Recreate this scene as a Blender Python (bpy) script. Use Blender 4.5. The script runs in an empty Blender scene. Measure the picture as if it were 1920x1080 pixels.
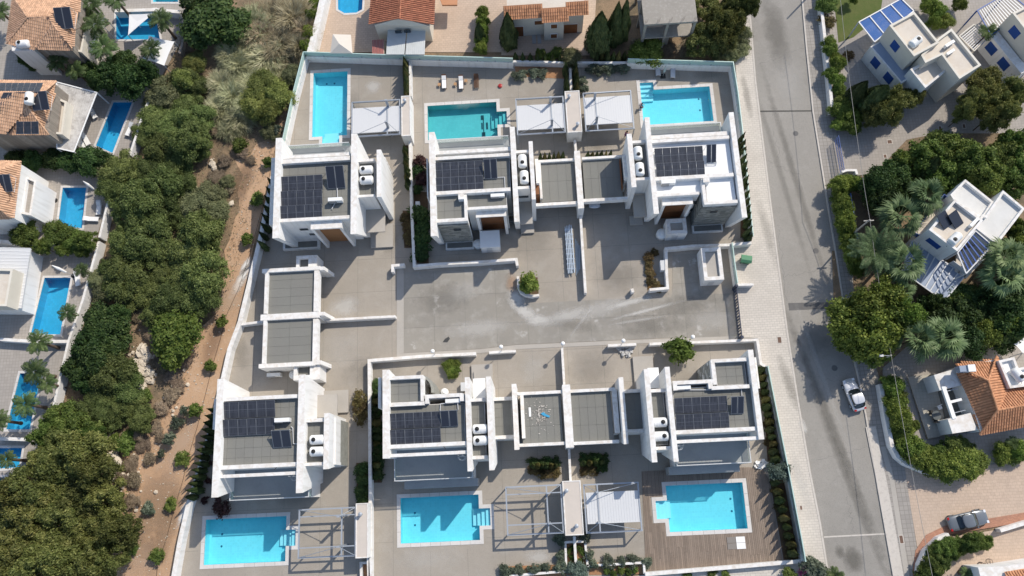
import bpy, math, random
import numpy as np
from mathutils import Vector, Matrix, Euler
from mathutils.geometry import tessellate_polygon
random.seed(7)
R = math.radians
SC = bpy.context.scene
COL = SC.collection

# ------------------------------------------------------------------ camera
CAMROT = Euler((R(14.70342), R(2.18429), R(-2.59574)), 'XYZ')
CAMH = 96.0
FPX = 1456.2225
cd = bpy.data.cameras.new('camera'); cd.sensor_width = 36; cd.lens = 36 * FPX / 1920
cd.clip_end = 2000; cd.clip_start = 1
cam = bpy.data.objects.new('camera', cd); COL.objects.link(cam)
cam.location = (0, 0, CAMH); cam.rotation_euler = CAMROT
SC.camera = cam
# ------------------------------------------------------------------ sky, sun, exposure
SUN_AZ, SUN_EL = R(44), R(45.5)
sdir = Vector((math.cos(SUN_AZ) * math.cos(SUN_EL), math.sin(SUN_AZ) * math.cos(SUN_EL), math.sin(SUN_EL)))
wd = bpy.data.worlds.new('World'); SC.world = wd; wd.use_nodes = True
nt = wd.node_tree; bg = nt.nodes['Background']
sky = nt.nodes.new('ShaderNodeTexSky'); sky.sky_type = 'NISHITA'; sky.sun_disc = False
sky.sun_elevation = SUN_EL; sky.sun_rotation = math.pi / 2 - SUN_AZ
nt.links.new(sky.outputs[0], bg.inputs[0]); bg.inputs[1].default_value = 0.15
sl = bpy.data.lights.new('sun', 'SUN'); sl.energy = 3.65; sl.angle = R(0.5); sl.color = (1, .925, .81)
so = bpy.data.objects.new('sun', sl); COL.objects.link(so)
so.rotation_euler = sdir.to_track_quat('Z', 'Y').to_euler(); so.location = (30, 30, 80)
SC.view_settings.view_transform = 'Standard'; SC.view_settings.look = 'None'
SC.view_settings.exposure = 0.2; SC.view_settings.gamma = 1; SC.view_settings.use_curve_mapping = False
SC.cycles.max_bounces = 6

# ------------------------------------------------------------------ helpers
_M = CAMROT.to_matrix()
def P(px, py, z=0.0):
    d = _M @ Vector(((px - 960) / FPX, (540 - py) / FPX, -1.0))
    t = (z - CAMH) / d.z
    return Vector((d.x * t, d.y * t, z))

def hexc(r, g, b): return (r, g, b, 1)

MATS = {}
def mat(name, base, rough=.8, noise=(), metal=0.0, bump=0.0, bscale=8.0, top=None, isl=0.0, spec=.3, brick=None, alpha=None, rnd=0.0, streak=0.0):
    """noise: list of (scale, lo, hi, colour, amount) world-space noise layers; brick: (w,h,mortarcolour,mortar,variation)"""
    if name in MATS: return MATS[name]
    m = bpy.data.materials.new(name); m.use_nodes = True
    t = m.node_tree; N = t.nodes; L = t.links
    b = N['Principled BSDF']
    b.inputs['Roughness'].default_value = rough; b.inputs['Metallic'].default_value = metal
    b.inputs['Specular IOR Level'].default_value = spec
    geo = N.new('ShaderNodeNewGeometry')
    col = N.new('ShaderNodeRGB'); col.outputs[0].default_value = (*base, 1); out = col.outputs[0]
    if brick:
        br = N.new('ShaderNodeTexBrick'); L.new(geo.outputs['Position'], br.inputs['Vector'])
        br.inputs['Scale'].default_value = 1; br.inputs['Brick Width'].default_value = brick[0]
        br.inputs['Row Height'].default_value = brick[1]; br.inputs['Mortar Size'].default_value = brick[3]
        br.inputs['Mortar Smooth'].default_value = .3; br.offset = brick[5] if len(brick) > 5 else .5
        v = brick[4]
        br.inputs['Color1'].default_value = (*[c * (1 - v) for c in base], 1)
        br.inputs['Color2'].default_value = (*[min(1, c * (1 + v)) for c in base], 1)
        br.inputs['Mortar'].default_value = (*brick[2], 1); out = br.outputs['Color']
    for (s, lo, hi, c, amt) in noise:
        n = N.new('ShaderNodeTexNoise'); n.inputs['Scale'].default_value = s
        n.inputs['Detail'].default_value = 5; n.inputs['Roughness'].default_value = .65
        L.new(geo.outputs['Position'], n.inputs['Vector'])
        mr = N.new('ShaderNodeMapRange'); mr.inputs[1].default_value = lo; mr.inputs[2].default_value = hi
        mr.inputs[3].default_value = 0; mr.inputs[4].default_value = amt
        L.new(n.outputs['Fac'], mr.inputs[0])
        mx = N.new('ShaderNodeMix'); mx.data_type = 'RGBA'
        L.new(mr.outputs[0], mx.inputs[0]); L.new(out, mx.inputs[6]); mx.inputs[7].default_value = (*c, 1)
        out = mx.outputs[2]
    if top:   # dust that settles on upward faces
        sx = N.new('ShaderNodeSeparateXYZ'); L.new(geo.outputs['True Normal'], sx.inputs[0])
        n = N.new('ShaderNodeTexNoise'); n.inputs['Scale'].default_value = top[1]; n.inputs['Detail'].default_value = 6
        n.inputs['Distortion'].default_value = 1.2
        L.new(geo.outputs['Position'], n.inputs['Vector'])
        mr = N.new('ShaderNodeMapRange'); mr.inputs[1].default_value = .42; mr.inputs[2].default_value = .68; mr.inputs[4].default_value = top[2]
        L.new(n.outputs['Fac'], mr.inputs[0])
        ad = N.new('ShaderNodeMath'); ad.operation = 'ADD'; ad.inputs[1].default_value = top[3]; L.new(mr.outputs[0], ad.inputs[0])
        g = N.new('ShaderNodeMath'); g.operation = 'GREATER_THAN'; g.inputs[1].default_value = .8; L.new(sx.outputs[2], g.inputs[0])
        mu = N.new('ShaderNodeMath'); mu.operation = 'MULTIPLY'; L.new(ad.outputs[0], mu.inputs[0]); L.new(g.outputs[0], mu.inputs[1])
        mx = N.new('ShaderNodeMix'); mx.data_type = 'RGBA'; L.new(mu.outputs[0], mx.inputs[0]); L.new(out, mx.inputs[6])
        mx.inputs[7].default_value = (*top[0], 1); out = mx.outputs[2]
    if streak:   # rain streaks running down upright faces
        mp = N.new('ShaderNodeMapping'); mp.inputs['Scale'].default_value = (2.2, 2.2, .22); L.new(geo.outputs['Position'], mp.inputs[0])
        n = N.new('ShaderNodeTexNoise'); n.inputs['Scale'].default_value = 1; n.inputs['Detail'].default_value = 6; L.new(mp.outputs[0], n.inputs['Vector'])
        mr = N.new('ShaderNodeMapRange'); mr.inputs[1].default_value = .5; mr.inputs[2].default_value = .72; mr.inputs[4].default_value = streak; L.new(n.outputs['Fac'], mr.inputs[0])
        mx = N.new('ShaderNodeMix'); mx.data_type = 'RGBA'; L.new(mr.outputs[0], mx.inputs[0]); L.new(out, mx.inputs[6]); mx.inputs[7].default_value = (.5, .48, .44, 1); out = mx.outputs[2]
    if isl or rnd:
        src = geo.outputs['Random Per Island']
        if rnd:
            oi = N.new('ShaderNodeObjectInfo'); src = oi.outputs['Random']
        k = isl or rnd
        mr = N.new('ShaderNodeMapRange'); mr.inputs[3].default_value = 1 - k; mr.inputs[4].default_value = 1 + k
        L.new(src, mr.inputs[0])
        hs = N.new('ShaderNodeHueSaturation'); L.new(mr.outputs[0], hs.inputs['Value']); L.new(out, hs.inputs['Color']); out = hs.outputs[0]
    L.new(out, b.inputs['Base Color'])
    if bump:
        n = N.new('ShaderNodeTexNoise'); n.inputs['Scale'].default_value = bscale; n.inputs['Detail'].default_value = 4
        L.new(geo.outputs['Position'], n.inputs['Vector'])
        bp = N.new('ShaderNodeBump'); bp.inputs['Strength'].default_value = bump; bp.inputs['Distance'].default_value = .05
        L.new(n.outputs['Fac'], bp.inputs['Height']); L.new(bp.outputs[0], b.inputs['Normal'])
    if alpha is not None: b.inputs['Alpha'].default_value = alpha
    MATS[name] = m
    return m

def leafmat(name, c1, c2, c3, trans=.35):
    m = bpy.data.materials.new(name); m.use_nodes = True
    t = m.node_tree; N = t.nodes; L = t.links; b = N['Principled BSDF']
    b.inputs['Roughness'].default_value = .6; b.inputs['Specular IOR Level'].default_value = .25
    geo = N.new('ShaderNodeNewGeometry')
    rp = N.new('ShaderNodeValToRGB'); e = rp.color_ramp.elements
    e[0].color = (*c1, 1); e[1].color = (*c3, 1); x = e.new(.55); x.color = (*c2, 1)
    n = N.new('ShaderNodeTexNoise'); n.inputs['Scale'].default_value = 1.1; n.inputs['Detail'].default_value = 3
    L.new(geo.outputs['Position'], n.inputs['Vector'])
    mm = N.new('ShaderNodeMath'); mm.operation = 'MULTIPLY_ADD'; mm.inputs[1].default_value = 1.3; mm.inputs[2].default_value = -.4
    L.new(n.outputs['Fac'], mm.inputs[0])
    ma = N.new('ShaderNodeMath'); ma.operation = 'MULTIPLY_ADD'; ma.inputs[1].default_value = .55
    L.new(geo.outputs['Random Per Island'], ma.inputs[0]); L.new(mm.outputs[0], ma.inputs[2])
    L.new(ma.outputs[0], rp.inputs[0])
    oi = N.new('ShaderNodeObjectInfo'); mr = N.new('ShaderNodeMapRange'); mr.inputs[3].default_value = .68; mr.inputs[4].default_value = 1.32
    L.new(oi.outputs['Random'], mr.inputs[0]); hs = N.new('ShaderNodeHueSaturation'); L.new(mr.outputs[0], hs.inputs['Value'])
    wn = N.new('ShaderNodeTexWhiteNoise'); wn.noise_dimensions = '1D'; L.new(oi.outputs['Random'], wn.inputs['W'])
    mh = N.new('ShaderNodeMapRange'); mh.inputs[3].default_value = .488; mh.inputs[4].default_value = .518; L.new(wn.outputs['Value'], mh.inputs[0]); L.new(mh.outputs[0], hs.inputs['Hue'])
    L.new(rp.outputs[0], hs.inputs['Color']); L.new(hs.outputs[0], b.inputs['Base Color'])
    tr = N.new('ShaderNodeBsdfTranslucent'); L.new(hs.outputs[0], tr.inputs[0])
    mx = N.new('ShaderNodeMixShader'); mx.inputs[0].default_value = trans
    L.new(b.outputs[0], mx.inputs[1]); L.new(tr.outputs[0], mx.inputs[2]); L.new(mx.outputs[0], N['Material Output'].inputs[0])
    MATS[name] = m
    return m

ORI = {}
def ori(o): return ORI.get(o.name, Vector((0, 0, 0))) if o else Vector((0, 0, 0))
def setp(o, label=None, cat=None, group=None, kind=None):
    if label: o['label'] = label
    if cat: o['category'] = cat
    if group: o['group'] = group
    if kind: o['kind'] = kind
    return o
def thing(name, label, cat, loc=(0, 0, 0), group=None, rz=0.0, s=1.0):
    o = bpy.data.objects.new(name, None); COL.objects.link(o); o.empty_display_size = .3
    o.location = loc; o.rotation_euler = (0, 0, rz)
    o.scale = s if isinstance(s, (tuple, list)) else (s, s, s)
    ORI[o.name] = Vector(loc)
    return setp(o, label, cat, group)

class MB:
    def __init__(s): s.v = []; s.f = []; s.m = []; s.cm = 0
    def add(s, vs, fs):
        k = len(s.v); s.v += [tuple(v) for v in vs]
        for f in fs: s.f.append(tuple(i + k for i in f)); s.m.append(s.cm)
    def box(s, a, b):
        x0, x1 = sorted((a[0], b[0])); y0, y1 = sorted((a[1], b[1])); z0, z1 = sorted((a[2], b[2]))
        s.add([(x0,y0,z0),(x1,y0,z0),(x1,y1,z0),(x0,y1,z0),(x0,y0,z1),(x1,y0,z1),(x1,y1,z1),(x0,y1,z1)],
              [(0,3,2,1),(4,5,6,7),(0,1,5,4),(1,2,6,5),(2,3,7,6),(3,0,4,7)]); return s
    def prism(s, poly, z0, z1, caps=True):
        poly = ccw([(p[0], p[1]) for p in poly]); n = len(poly)
        s.add([(x, y, z0) for x, y in poly] + [(x, y, z1) for x, y in poly],
              [(i, (i+1) % n, n + (i+1) % n, n + i) for i in range(n)] + ([tuple(range(n-1, -1, -1)), tuple(range(n, 2*n))] if caps else []))
        return s
    def hexa(s, bot, topp):      # two rings of equal length (3D points)
        n = len(bot)
        s.add(list(bot) + list(topp), [(i, (i+1) % n, n + (i+1) % n, n + i) for i in range(n)] + [tuple(range(n-1, -1, -1)), tuple(range(n, 2*n))])
        return s
    def face(s, pts): s.add(pts, [tuple(range(len(pts)))]); return s
    def tube(s, a, b, r, n=8, r2=None):
        a = Vector(a); b = Vector(b); d = (b - a)
        if d.length < 1e-6: return s
        q = d.to_track_quat('Z', 'Y'); r2 = r if r2 is None else r2
        A = [a + q @ Vector((r*math.cos(2*math.pi*i/n), r*math.sin(2*math.pi*i/n), 0)) for i in range(n)]
        B = [b + q @ Vector((r2*math.cos(2*math.pi*i/n), r2*math.sin(2*math.pi*i/n), 0)) for i in range(n)]
        return s.hexa(A, B)
    def lathe(s, c, prof, n=16, axis='Z'):
        rings = []
        for (r, h) in prof:
            ring = []
            for i in range(n):
                a = 2*math.pi*i/n; x, y = r*math.cos(a), r*math.sin(a)
                ring.append((c[0]+x, c[1]+y, c[2]+h) if axis == 'Z' else (c[0]+h, c[1]+x, c[2]+y))
            rings.append(ring)
        vs = [v for ring in rings for v in ring]; fs = []
        for k in range(len(prof)-1):
            for i in range(n): fs.append((k*n+i, k*n+(i+1) % n, (k+1)*n+(i+1) % n, (k+1)*n+i))
        fs.append(tuple(range(n-1, -1, -1))); fs.append(tuple(range((len(prof)-1)*n, len(prof)*n)))
        s.add(vs, fs); return s
    def mesh(s, name, mats, smooth=False, off=(0, 0, 0)):
        me = bpy.data.meshes.new(name)
        me.from_pydata([(v[0]-off[0], v[1]-off[1], v[2]-off[2]) for v in s.v], [], s.f)
        for m in (mats if isinstance(mats, (list, tuple)) else [mats]): me.materials.append(m)
        if any(s.m): me.polygons.foreach_set('material_index', s.m)
        if smooth: me.polygons.foreach_set('use_smooth', [True]*len(me.polygons))
        me.update(); return me
    def build(s, name, mats, parent=None, smooth=False, label=None, cat=None, group=None, kind=None):
        off = ori(parent) if parent else (Vector((0,0,0)))
        if parent is None and s.v and kind != 'structure':
            xs = [v[0] for v in s.v]; ys = [v[1] for v in s.v]; zs = [v[2] for v in s.v]
            off = Vector(((min(xs)+max(xs))/2, (min(ys)+max(ys))/2, min(zs)))
        o = bpy.data.objects.new(name, s.mesh(name, mats, smooth, off)); COL.objects.link(o)
        o.parent = parent
        if parent is None: o.location = off
        ORI[o.name] = Vector(off)
        return setp(o, label, cat, group, kind)
def inst(name, me, parent, loc, rz=0, s=(1, 1, 1), rx=0, ry=0, kind=None):
    o = bpy.data.objects.new(name, me); COL.objects.link(o); o.parent = parent
    l = Vector(loc) - ori(parent) if parent else Vector(loc)
    o.location = l; o.rotation_euler = (rx, ry, rz); o.scale = s
    ORI[o.name] = Vector(loc)
    if kind: o['kind'] = kind
    return o
def copytree(o, loc, rz=0, s=None, label=None, parent=None):
    c = o.copy(); COL.objects.link(c); c.location = loc; c.rotation_euler = (0, 0, rz)
    if s is not None: c.scale = s if isinstance(s, (tuple, list)) else (s, s, s)
    if label: c['label'] = label
    for ch in KIDS.get(o.name, ()):
        d = ch.copy(); COL.objects.link(d); d.parent = c
        for g in KIDS.get(ch.name, ()):
            e = g.copy(); COL.objects.link(e); e.parent = d
    return c
KIDS = {}
def regkids(o):
    ks = [x for x in COL.objects if x.parent == o]; KIDS[o.name] = ks
    for k in ks: KIDS[k.name] = [x for x in COL.objects if x.parent == k]
def ccw(p):
    a = sum(p[i][0]*p[(i+1) % len(p)][1] - p[(i+1) % len(p)][0]*p[i][1] for i in range(len(p)))
    return p if a > 0 else p[::-1]
def pw(pts, z=0): return [P(x, y, z) for x, y in pts]
def offset(poly, d):     # mitred offset outward for a ccw polygon of 2D points
    poly = ccw([(p[0], p[1]) for p in poly]); n = len(poly); out = []
    for i in range(n):
        a = Vector(poly[i-1]); b = Vector(poly[i]); c = Vector(poly[(i+1) % n])
        d1 = (b-a).normalized(); d2 = (c-b).normalized()
        n1 = Vector((d1.y, -d1.x)); n2 = Vector((d2.y, -d2.x)); m = (n1+n2)
        m = m / max(.3, (1 + n1.dot(n2)))
        out.append((b.x + m.x*d, b.y + m.y*d))
    return out
def sheet(polys, z):
    """outer polygon + holes -> MB flat faces facing up"""
    mb = MB(); loops = [[Vector((p[0], p[1], 0)) for p in q] for q in polys]
    flat = [v for l in loops for v in l]
    tris = tessellate_polygon(loops)
    vs = [(v.x, v.y, z) for v in flat]; fs = []
    for t in tris:
        a, b, c = [flat[i] for i in t]
        s = (b.x-a.x)*(c.y-a.y) - (b.y-a.y)*(c.x-a.x)
        if abs(s) < 1e-9: continue
        fs.append(tuple(t) if s > 0 else tuple(t[::-1]))
    mb.add(vs, fs); return mb
def ring(mb, outer, inner, z0, z1):   # closed kerb ring with equal vertex counts
    n = len(outer)
    vs = [(x, y, z1) for x, y in outer] + [(x, y, z1) for x, y in inner] + [(x, y, z0) for x, y in outer] + [(x, y, z0) for x, y in inner]
    fs = []
    for i in range(n):
        j = (i+1) % n
        fs += [(i, j, n+j, n+i), (2*n+i, 2*n+j, j, i), (n+i, n+j, 3*n+j, 3*n+i)]
    mb.add(vs, fs); return mb
def clip(poly, x0, y0, x1, y1):
    def cl(pts, f, g):
        out = []
        for i in range(len(pts)):
            a, b = pts[i-1], pts[i]
            if f(b):
                if not f(a): out.append(g(a, b))
                out.append(b)
            elif f(a): out.append(g(a, b))
        return out
    def ix(v): return lambda a, b: (v, a[1] + (b[1]-a[1])*(v-a[0])/(b[0]-a[0]))
    def iy(v): return lambda a, b: (a[0] + (b[0]-a[0])*(v-a[1])/(b[1]-a[1]), v)
    p = [(q[0], q[1]) for q in poly]
    for f, g in ((lambda q: q[0] >= x0, ix(x0)), (lambda q: q[0] <= x1, ix(x1)), (lambda q: q[1] >= y0, iy(y0)), (lambda q: q[1] <= y1, iy(y1))):
        p = cl(p, f, g)
        if len(p) < 3: return []
    q = []
    for a in p:
        if not q or (abs(a[0]-q[-1][0]) + abs(a[1]-q[-1][1])) > 1e-4: q.append(a)
    if len(q) > 1 and (abs(q[0][0]-q[-1][0]) + abs(q[0][1]-q[-1][1])) < 1e-4: q.pop()
    return q if len(q) >= 3 else []
def parea(p): return abs(sum(p[i][0]*p[(i+1) % len(p)][1] - p[(i+1) % len(p)][0]*p[i][1] for i in range(len(p))))/2
def wall_line(mb, pts, t, z0, z1):     # wall of thickness t along a polyline (world points), mitred
    pts = [Vector((p[0], p[1])) for p in pts]; L = []; Rr = []
    for i, p in enumerate(pts):
        ns = []
        if i > 0: d = (p-pts[i-1]).normalized(); ns.append(Vector((-d.y, d.x)))
        if i < len(pts)-1: d = (pts[i+1]-p).normalized(); ns.append(Vector((-d.y, d.x)))
        m = sum(ns, Vector((0, 0))); m = m / m.length if len(ns) == 1 else m / max(.35, 1 + ns[0].dot(ns[1]))
        L.append(p + m*t/2); Rr.append(p - m*t/2)
    n = len(pts); vs = [];
    for i in range(n): vs += [(L[i].x, L[i].y, z0), (Rr[i].x, Rr[i].y, z0), (Rr[i].x, Rr[i].y, z1), (L[i].x, L[i].y, z1)]
    fs = [(0, 1, 2, 3), (4*(n-1)+3, 4*(n-1)+2, 4*(n-1)+1, 4*(n-1))]
    for i in range(n-1):
        a = 4*i; b = a+4
        fs += [(a+3, a+2, b+2, b+3), (a, a+3, b+3, b), (a+2, a+1, b+1, b+2), (a+1, a, b, b+1)]
    mb.add(vs, fs); return mb
ORD = ['first', 'second', 'third', 'fourth', 'fifth', 'sixth', 'seventh', 'eighth', 'ninth', 'tenth', 'eleventh', 'twelfth', 'thirteenth', 'fourteenth', 'fifteenth', 'sixteenth', 'seventeenth', 'eighteenth', 'nineteenth', 'twentieth', 'twenty-first', 'twenty-second', 'twenty-third', 'twenty-fourth', 'twenty-fifth', 'twenty-sixth', 'twenty-seventh', 'twenty-eighth', 'twenty-ninth', 'thirtieth', 'thirty-first', 'thirty-second', 'thirty-third', 'thirty-fourth', 'thirty-fifth', 'thirty-sixth', 'thirty-seventh', 'thirty-eighth']

# ------------------------------------------------------------------ materials
white = mat('white_render', (.79, .785, .77), .85, [(.35, .45, .75, (.66, .65, .62), .3), (3, .5, .8, (.6, .58, .55), .12)], top=((.56, .49, .41), 1.3, .5, .22), streak=.4)
whitep = mat('white_paint', (.8, .8, .79), .7, [(1.2, .5, .8, (.6, .6, .58), .25)])
whitemetal = mat('white_metal', (.56, .565, .57), .45, [(2, .5, .8, (.5, .5, .48), .2)])
paving = mat('washed_aggregate', (.355, .315, .265), .9, [(.12, .4, .65, (.285, .255, .213), .8), (.5, .5, .72, (.40, .37, .325), .5), (2.2, .5, .75, (.27, .245, .215), .4), (9, .5, .7, (.21, .19, .17), .55), (.5, .62, .75, (.27, .24, .21), .4)], bump=.3, bscale=25)
road_conc = mat('road_concrete', (.29, .268, .232), .85, [(.15, .4, .65, (.24, .225, .2), .8), (.7, .5, .72, (.38, .36, .325), .6), (8, .5, .7, (.2, .19, .17), .35), (.35, .63, .7, (.55, .53, .5), .55)], rnd=.06)
conc_band = mat('pale_concrete', (.40, .37, .33), .85, [(.5, .45, .7, (.33, .31, .28), .5), (9, .5, .7, (.25, .23, .2), .3)])
asphalt = mat('worn_asphalt', (.305, .285, .255), .9, [(.08, .4, .65, (.25, .235, .21), .8), (.9, .5, .75, (.35, .33, .3), .45), (12, .5, .7, (.13, .125, .12), .5)], bump=.2, bscale=30)
walkm = mat('sidewalk_pavers', (.56, .515, .455), .9, [(.2, .4, .7, (.43, .39, .34), .6), (5, .5, .75, (.34, .31, .27), .3)], brick=(.6, .3, (.36, .33, .29), .02, .05))
walkg = mat('grey_block_pavers', (.33, .305, .275), .9, [(.2, .4, .7, (.26, .24, .22), .6), (5, .5, .75, (.24, .22, .19), .3)], brick=(.5, .5, (.2, .18, .16), .03, .08, 0))
kerbm = mat('kerb_stone', (.52, .48, .43), .85, [(3, .5, .75, (.32, .29, .26), .6)])
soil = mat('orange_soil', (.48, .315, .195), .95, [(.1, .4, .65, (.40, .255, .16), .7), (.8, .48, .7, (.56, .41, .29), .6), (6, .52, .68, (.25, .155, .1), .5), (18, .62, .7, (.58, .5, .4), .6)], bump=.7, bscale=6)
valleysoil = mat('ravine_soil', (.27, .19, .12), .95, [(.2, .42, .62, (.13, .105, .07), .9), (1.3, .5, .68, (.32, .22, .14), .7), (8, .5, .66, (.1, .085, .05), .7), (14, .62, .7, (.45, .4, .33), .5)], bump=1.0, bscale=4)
redsoil = mat('planter_soil', (.36, .19, .095), .95, [(2, .45, .7, (.22, .12, .07), .7), (14, .55, .7, (.5, .36, .25), .4)], bump=.5, bscale=9)
beigepave = mat('beige_stamped_paving', (.50, .385, .295), .85, [(.15, .4, .7, (.42, .33, .26), .7), (1.5, .5, .75, (.34, .26, .2), .35), (7, .52, .7, (.58, .47, .38), .5)], brick=(.5, .35, (.36, .28, .22), .02, .06))
greypave = mat('grey_patio_paving', (.36, .325, .29), .85, [(.2, .4, .7, (.29, .265, .24), .7), (4, .5, .75, (.24, .22, .2), .35)], brick=(.4, .4, (.25, .23, .2), .02, .07, 0))
redpave = mat('red_block_paving', (.40, .2, .13), .85, [(1, .4, .7, (.3, .17, .12), .5)], brick=(.22, .11, (.25, .15, .11), .01, .15))
lawnm = mat('lawn_grass', (.09, .12, .03), .95, [(.6, .4, .7, (.14, .14, .05), .8), (9, .45, .7, (.05, .08, .02), .6)], bump=.8, bscale=20)
roofpaver = mat('roof_paver', (.198, .196, .176), .9, [(.4, .4, .7, (.19, .185, .17), .6), (12, .5, .7, (.13, .125, .115), .4)], rnd=.03)
roofbase = mat('roof_felt', (.172, .168, .15), .95, [(1, .4, .7, (.1, .1, .09), .5)])
greymem = mat('terrace_floor', (.33, .34, .34), .8, [(.5, .4, .7, (.26, .27, .27), .6), (6, .55, .7, (.2, .2, .19), .3)])
stonem = mat('split_stone_cladding', (.27, .27, .24), .9, [(1.2, .4, .7, (.18, .18, .165), .7), (5, .5, .7, (.4, .39, .36), .5)], bump=1, bscale=9)
wooddoor = mat('brown_wood_door', (.20, .08, .03), .6, [(1.5, .4, .7, (.13, .05, .02), .6)])
plywood = mat('plywood_hoarding', (.34, .17, .075), .7, [(1.2, .4, .7, (.27, .13, .055), .6)])
glassm = mat('window_glass', (.03, .045, .055), .08, spec=.9)
glassrail = mat('balustrade_glass', (.55, .72, .70), .12, spec=.7, alpha=.35)
greenglass = mat('frosted_fence_glass', (.42, .56, .51), .3, [(1.5, .4, .7, (.5, .6, .56), .6)], spec=.5)
framemetal = mat('dark_window_frame', (.06, .06, .065), .5)
pvcell = mat('solar_cell', (.032, .034, .041), .3, spec=.6, brick=(.16, .8, (.075, .08, .1), .014, .3, 0))
pvframe = mat('panel_frame', (.24, .25, .265), .4, metal=.5)
collector = mat('collector_glass', (.028, .031, .042), .25, spec=.6)
tankm = mat('tank_plastic', (.76, .76, .74), .45, [(2, .5, .8, (.6, .6, .57), .3)])
blackp = mat('black_plastic', (.02, .02, .02), .5)
greymetal = mat('pergola_metal', (.34, .37, .41), .5, metal=.2, noise=[(2, .5, .8, (.25, .27, .3), .4)])
copem = mat('pool_coping_stone', (.60, .575, .545), .7, [(1.5, .4, .7, (.5, .475, .45), .6), (8, .55, .7, (.42, .4, .38), .3)], rnd=.06)
pooltile = mat('pool_mosaic', (.33, .74, .82), .4, [(.5, .4, .7, (.27, .69, .78), .6)], brick=(.3, .3, (.38, .77, .83), .02, .04, 0))
pooltile2 = mat('pool_mosaic_teal', (.2, .56, .56), .4, [(.5, .4, .7, (.14, .45, .46), .5)], brick=(.3, .3, (.2, .53, .53), .02, .04, 0))
pooltile3 = mat('pool_mosaic_blue', (.08, .44, .66), .4, [(.5, .4, .7, (.06, .38, .6), .5)], brick=(.3, .3, (.1, .4, .62), .02, .08, 0))
poolstep = mat('pool_step', (.55, .8, .86), .4)
deckm = mat('timber_deck', (.235, .185, .145), .75, [(1.2, .4, .7, (.195, .15, .115), .6), (9, .5, .7, (.3, .23, .18), .4)], isl=.16)
terracotta = mat('terracotta_tile', (.50, .245, .13), .8, [(1.5, .4, .7, (.42, .2, .1), .5)], isl=.2)
terralight = mat('pale_terracotta_tile', (.56, .35, .225), .8, [(1.5, .4, .7, (.48, .28, .17), .5)], isl=.2)
terrared = mat('red_terracotta_tile', (.34, .13, .075), .8, [(1.5, .4, .7, (.42, .18, .1), .5)], isl=.2)
bluepaint = mat('blue_paint', (.02, .075, .28), .5)
bluesheet = mat('blue_roof_sheet', (.055, .14, .38), .7, [(1, .4, .7, (.075, .17, .42), .5)], spec=.1)
slateblue = mat('grey_blue_roof_sheet', (.26, .31, .40), .45, [(1, .4, .7, (.21, .26, .34), .5)])
creamwall = mat('cream_render', (.64, .60, .52), .85, [(.6, .4, .7, (.55, .5, .42), .5)])
creamroof = mat('cream_roof_screed', (.60, .54, .46), .85, [(.6, .4, .7, (.5, .43, .35), .6), (3, .5, .7, (.66, .62, .56), .5)])
stonewall = mat('beige_stone_wall', (.27, .235, .20), .9, [(2, .4, .7, (.2, .175, .15), .6)], brick=(.5, .22, (.33, .3, .26), .02, .2), bump=.6)
concrete_raw = mat('raw_concrete', (.30, .275, .24), .9, [(.5, .4, .7, (.26, .24, .21), .7), (3, .5, .75, (.45, .42, .38), .5)])
trunkm = mat('bark', (.13, .095, .07), .95, [(5, .4, .7, (.07, .05, .035), .7)])
rockm = mat('limestone', (.58, .51, .41), .9, [(1.2, .4, .7, (.38, .31, .24), .7), (5, .5, .7, (.58, .52, .44), .5)], bump=1, bscale=3)
galv = mat('galvanised_steel', (.55, .62, .68), .35, metal=.5, noise=[(3, .4, .7, (.4, .47, .54), .5)])
greenp = mat('green_plastic', (.05, .16, .08), .5)
fabricw = mat('white_cushion', (.78, .77, .75), .9)
woodbrown = mat('brown_lounger_wood', (.11, .055, .03), .7)
woodtan = mat('tan_wood', (.42, .24, .12), .7)
def watermat(name, tint, g=.03):
    m = bpy.data.materials.new(name); m.use_nodes = True; t = m.node_tree; N = t.nodes; L = t.links
    for n in list(N):
        if n.type == 'BSDF_PRINCIPLED': N.remove(n)
    tr = N.new('ShaderNodeBsdfTransparent'); tr.inputs[0].default_value = (*tint, 1)
    gl = N.new('ShaderNodeBsdfGlossy'); gl.inputs['Roughness'].default_value = .04
    fr = N.new('ShaderNodeFresnel'); fr.inputs[0].default_value = 1.33
    nz = N.new('ShaderNodeTexNoise'); nz.inputs['Scale'].default_value = 3.5; nz.inputs['Detail'].default_value = 3
    geo = N.new('ShaderNodeNewGeometry'); L.new(geo.outputs['Position'], nz.inputs['Vector'])
    bp = N.new('ShaderNodeBump'); bp.inputs['Strength'].default_value = .6; bp.inputs['Distance'].default_value = .08
    L.new(nz.outputs['Fac'], bp.inputs['Height']); L.new(bp.outputs[0], gl.inputs['Normal'])
    mx = N.new('ShaderNodeMixShader'); L.new(fr.outputs[0], mx.inputs[0]); L.new(tr.outputs[0], mx.inputs[1]); L.new(gl.outputs[0], mx.inputs[2])
    L.new(mx.outputs[0], N['Material Output'].inputs[0]); MATS[name] = m; return m
water = watermat('pool_water', (.66, .95, 1))

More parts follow.
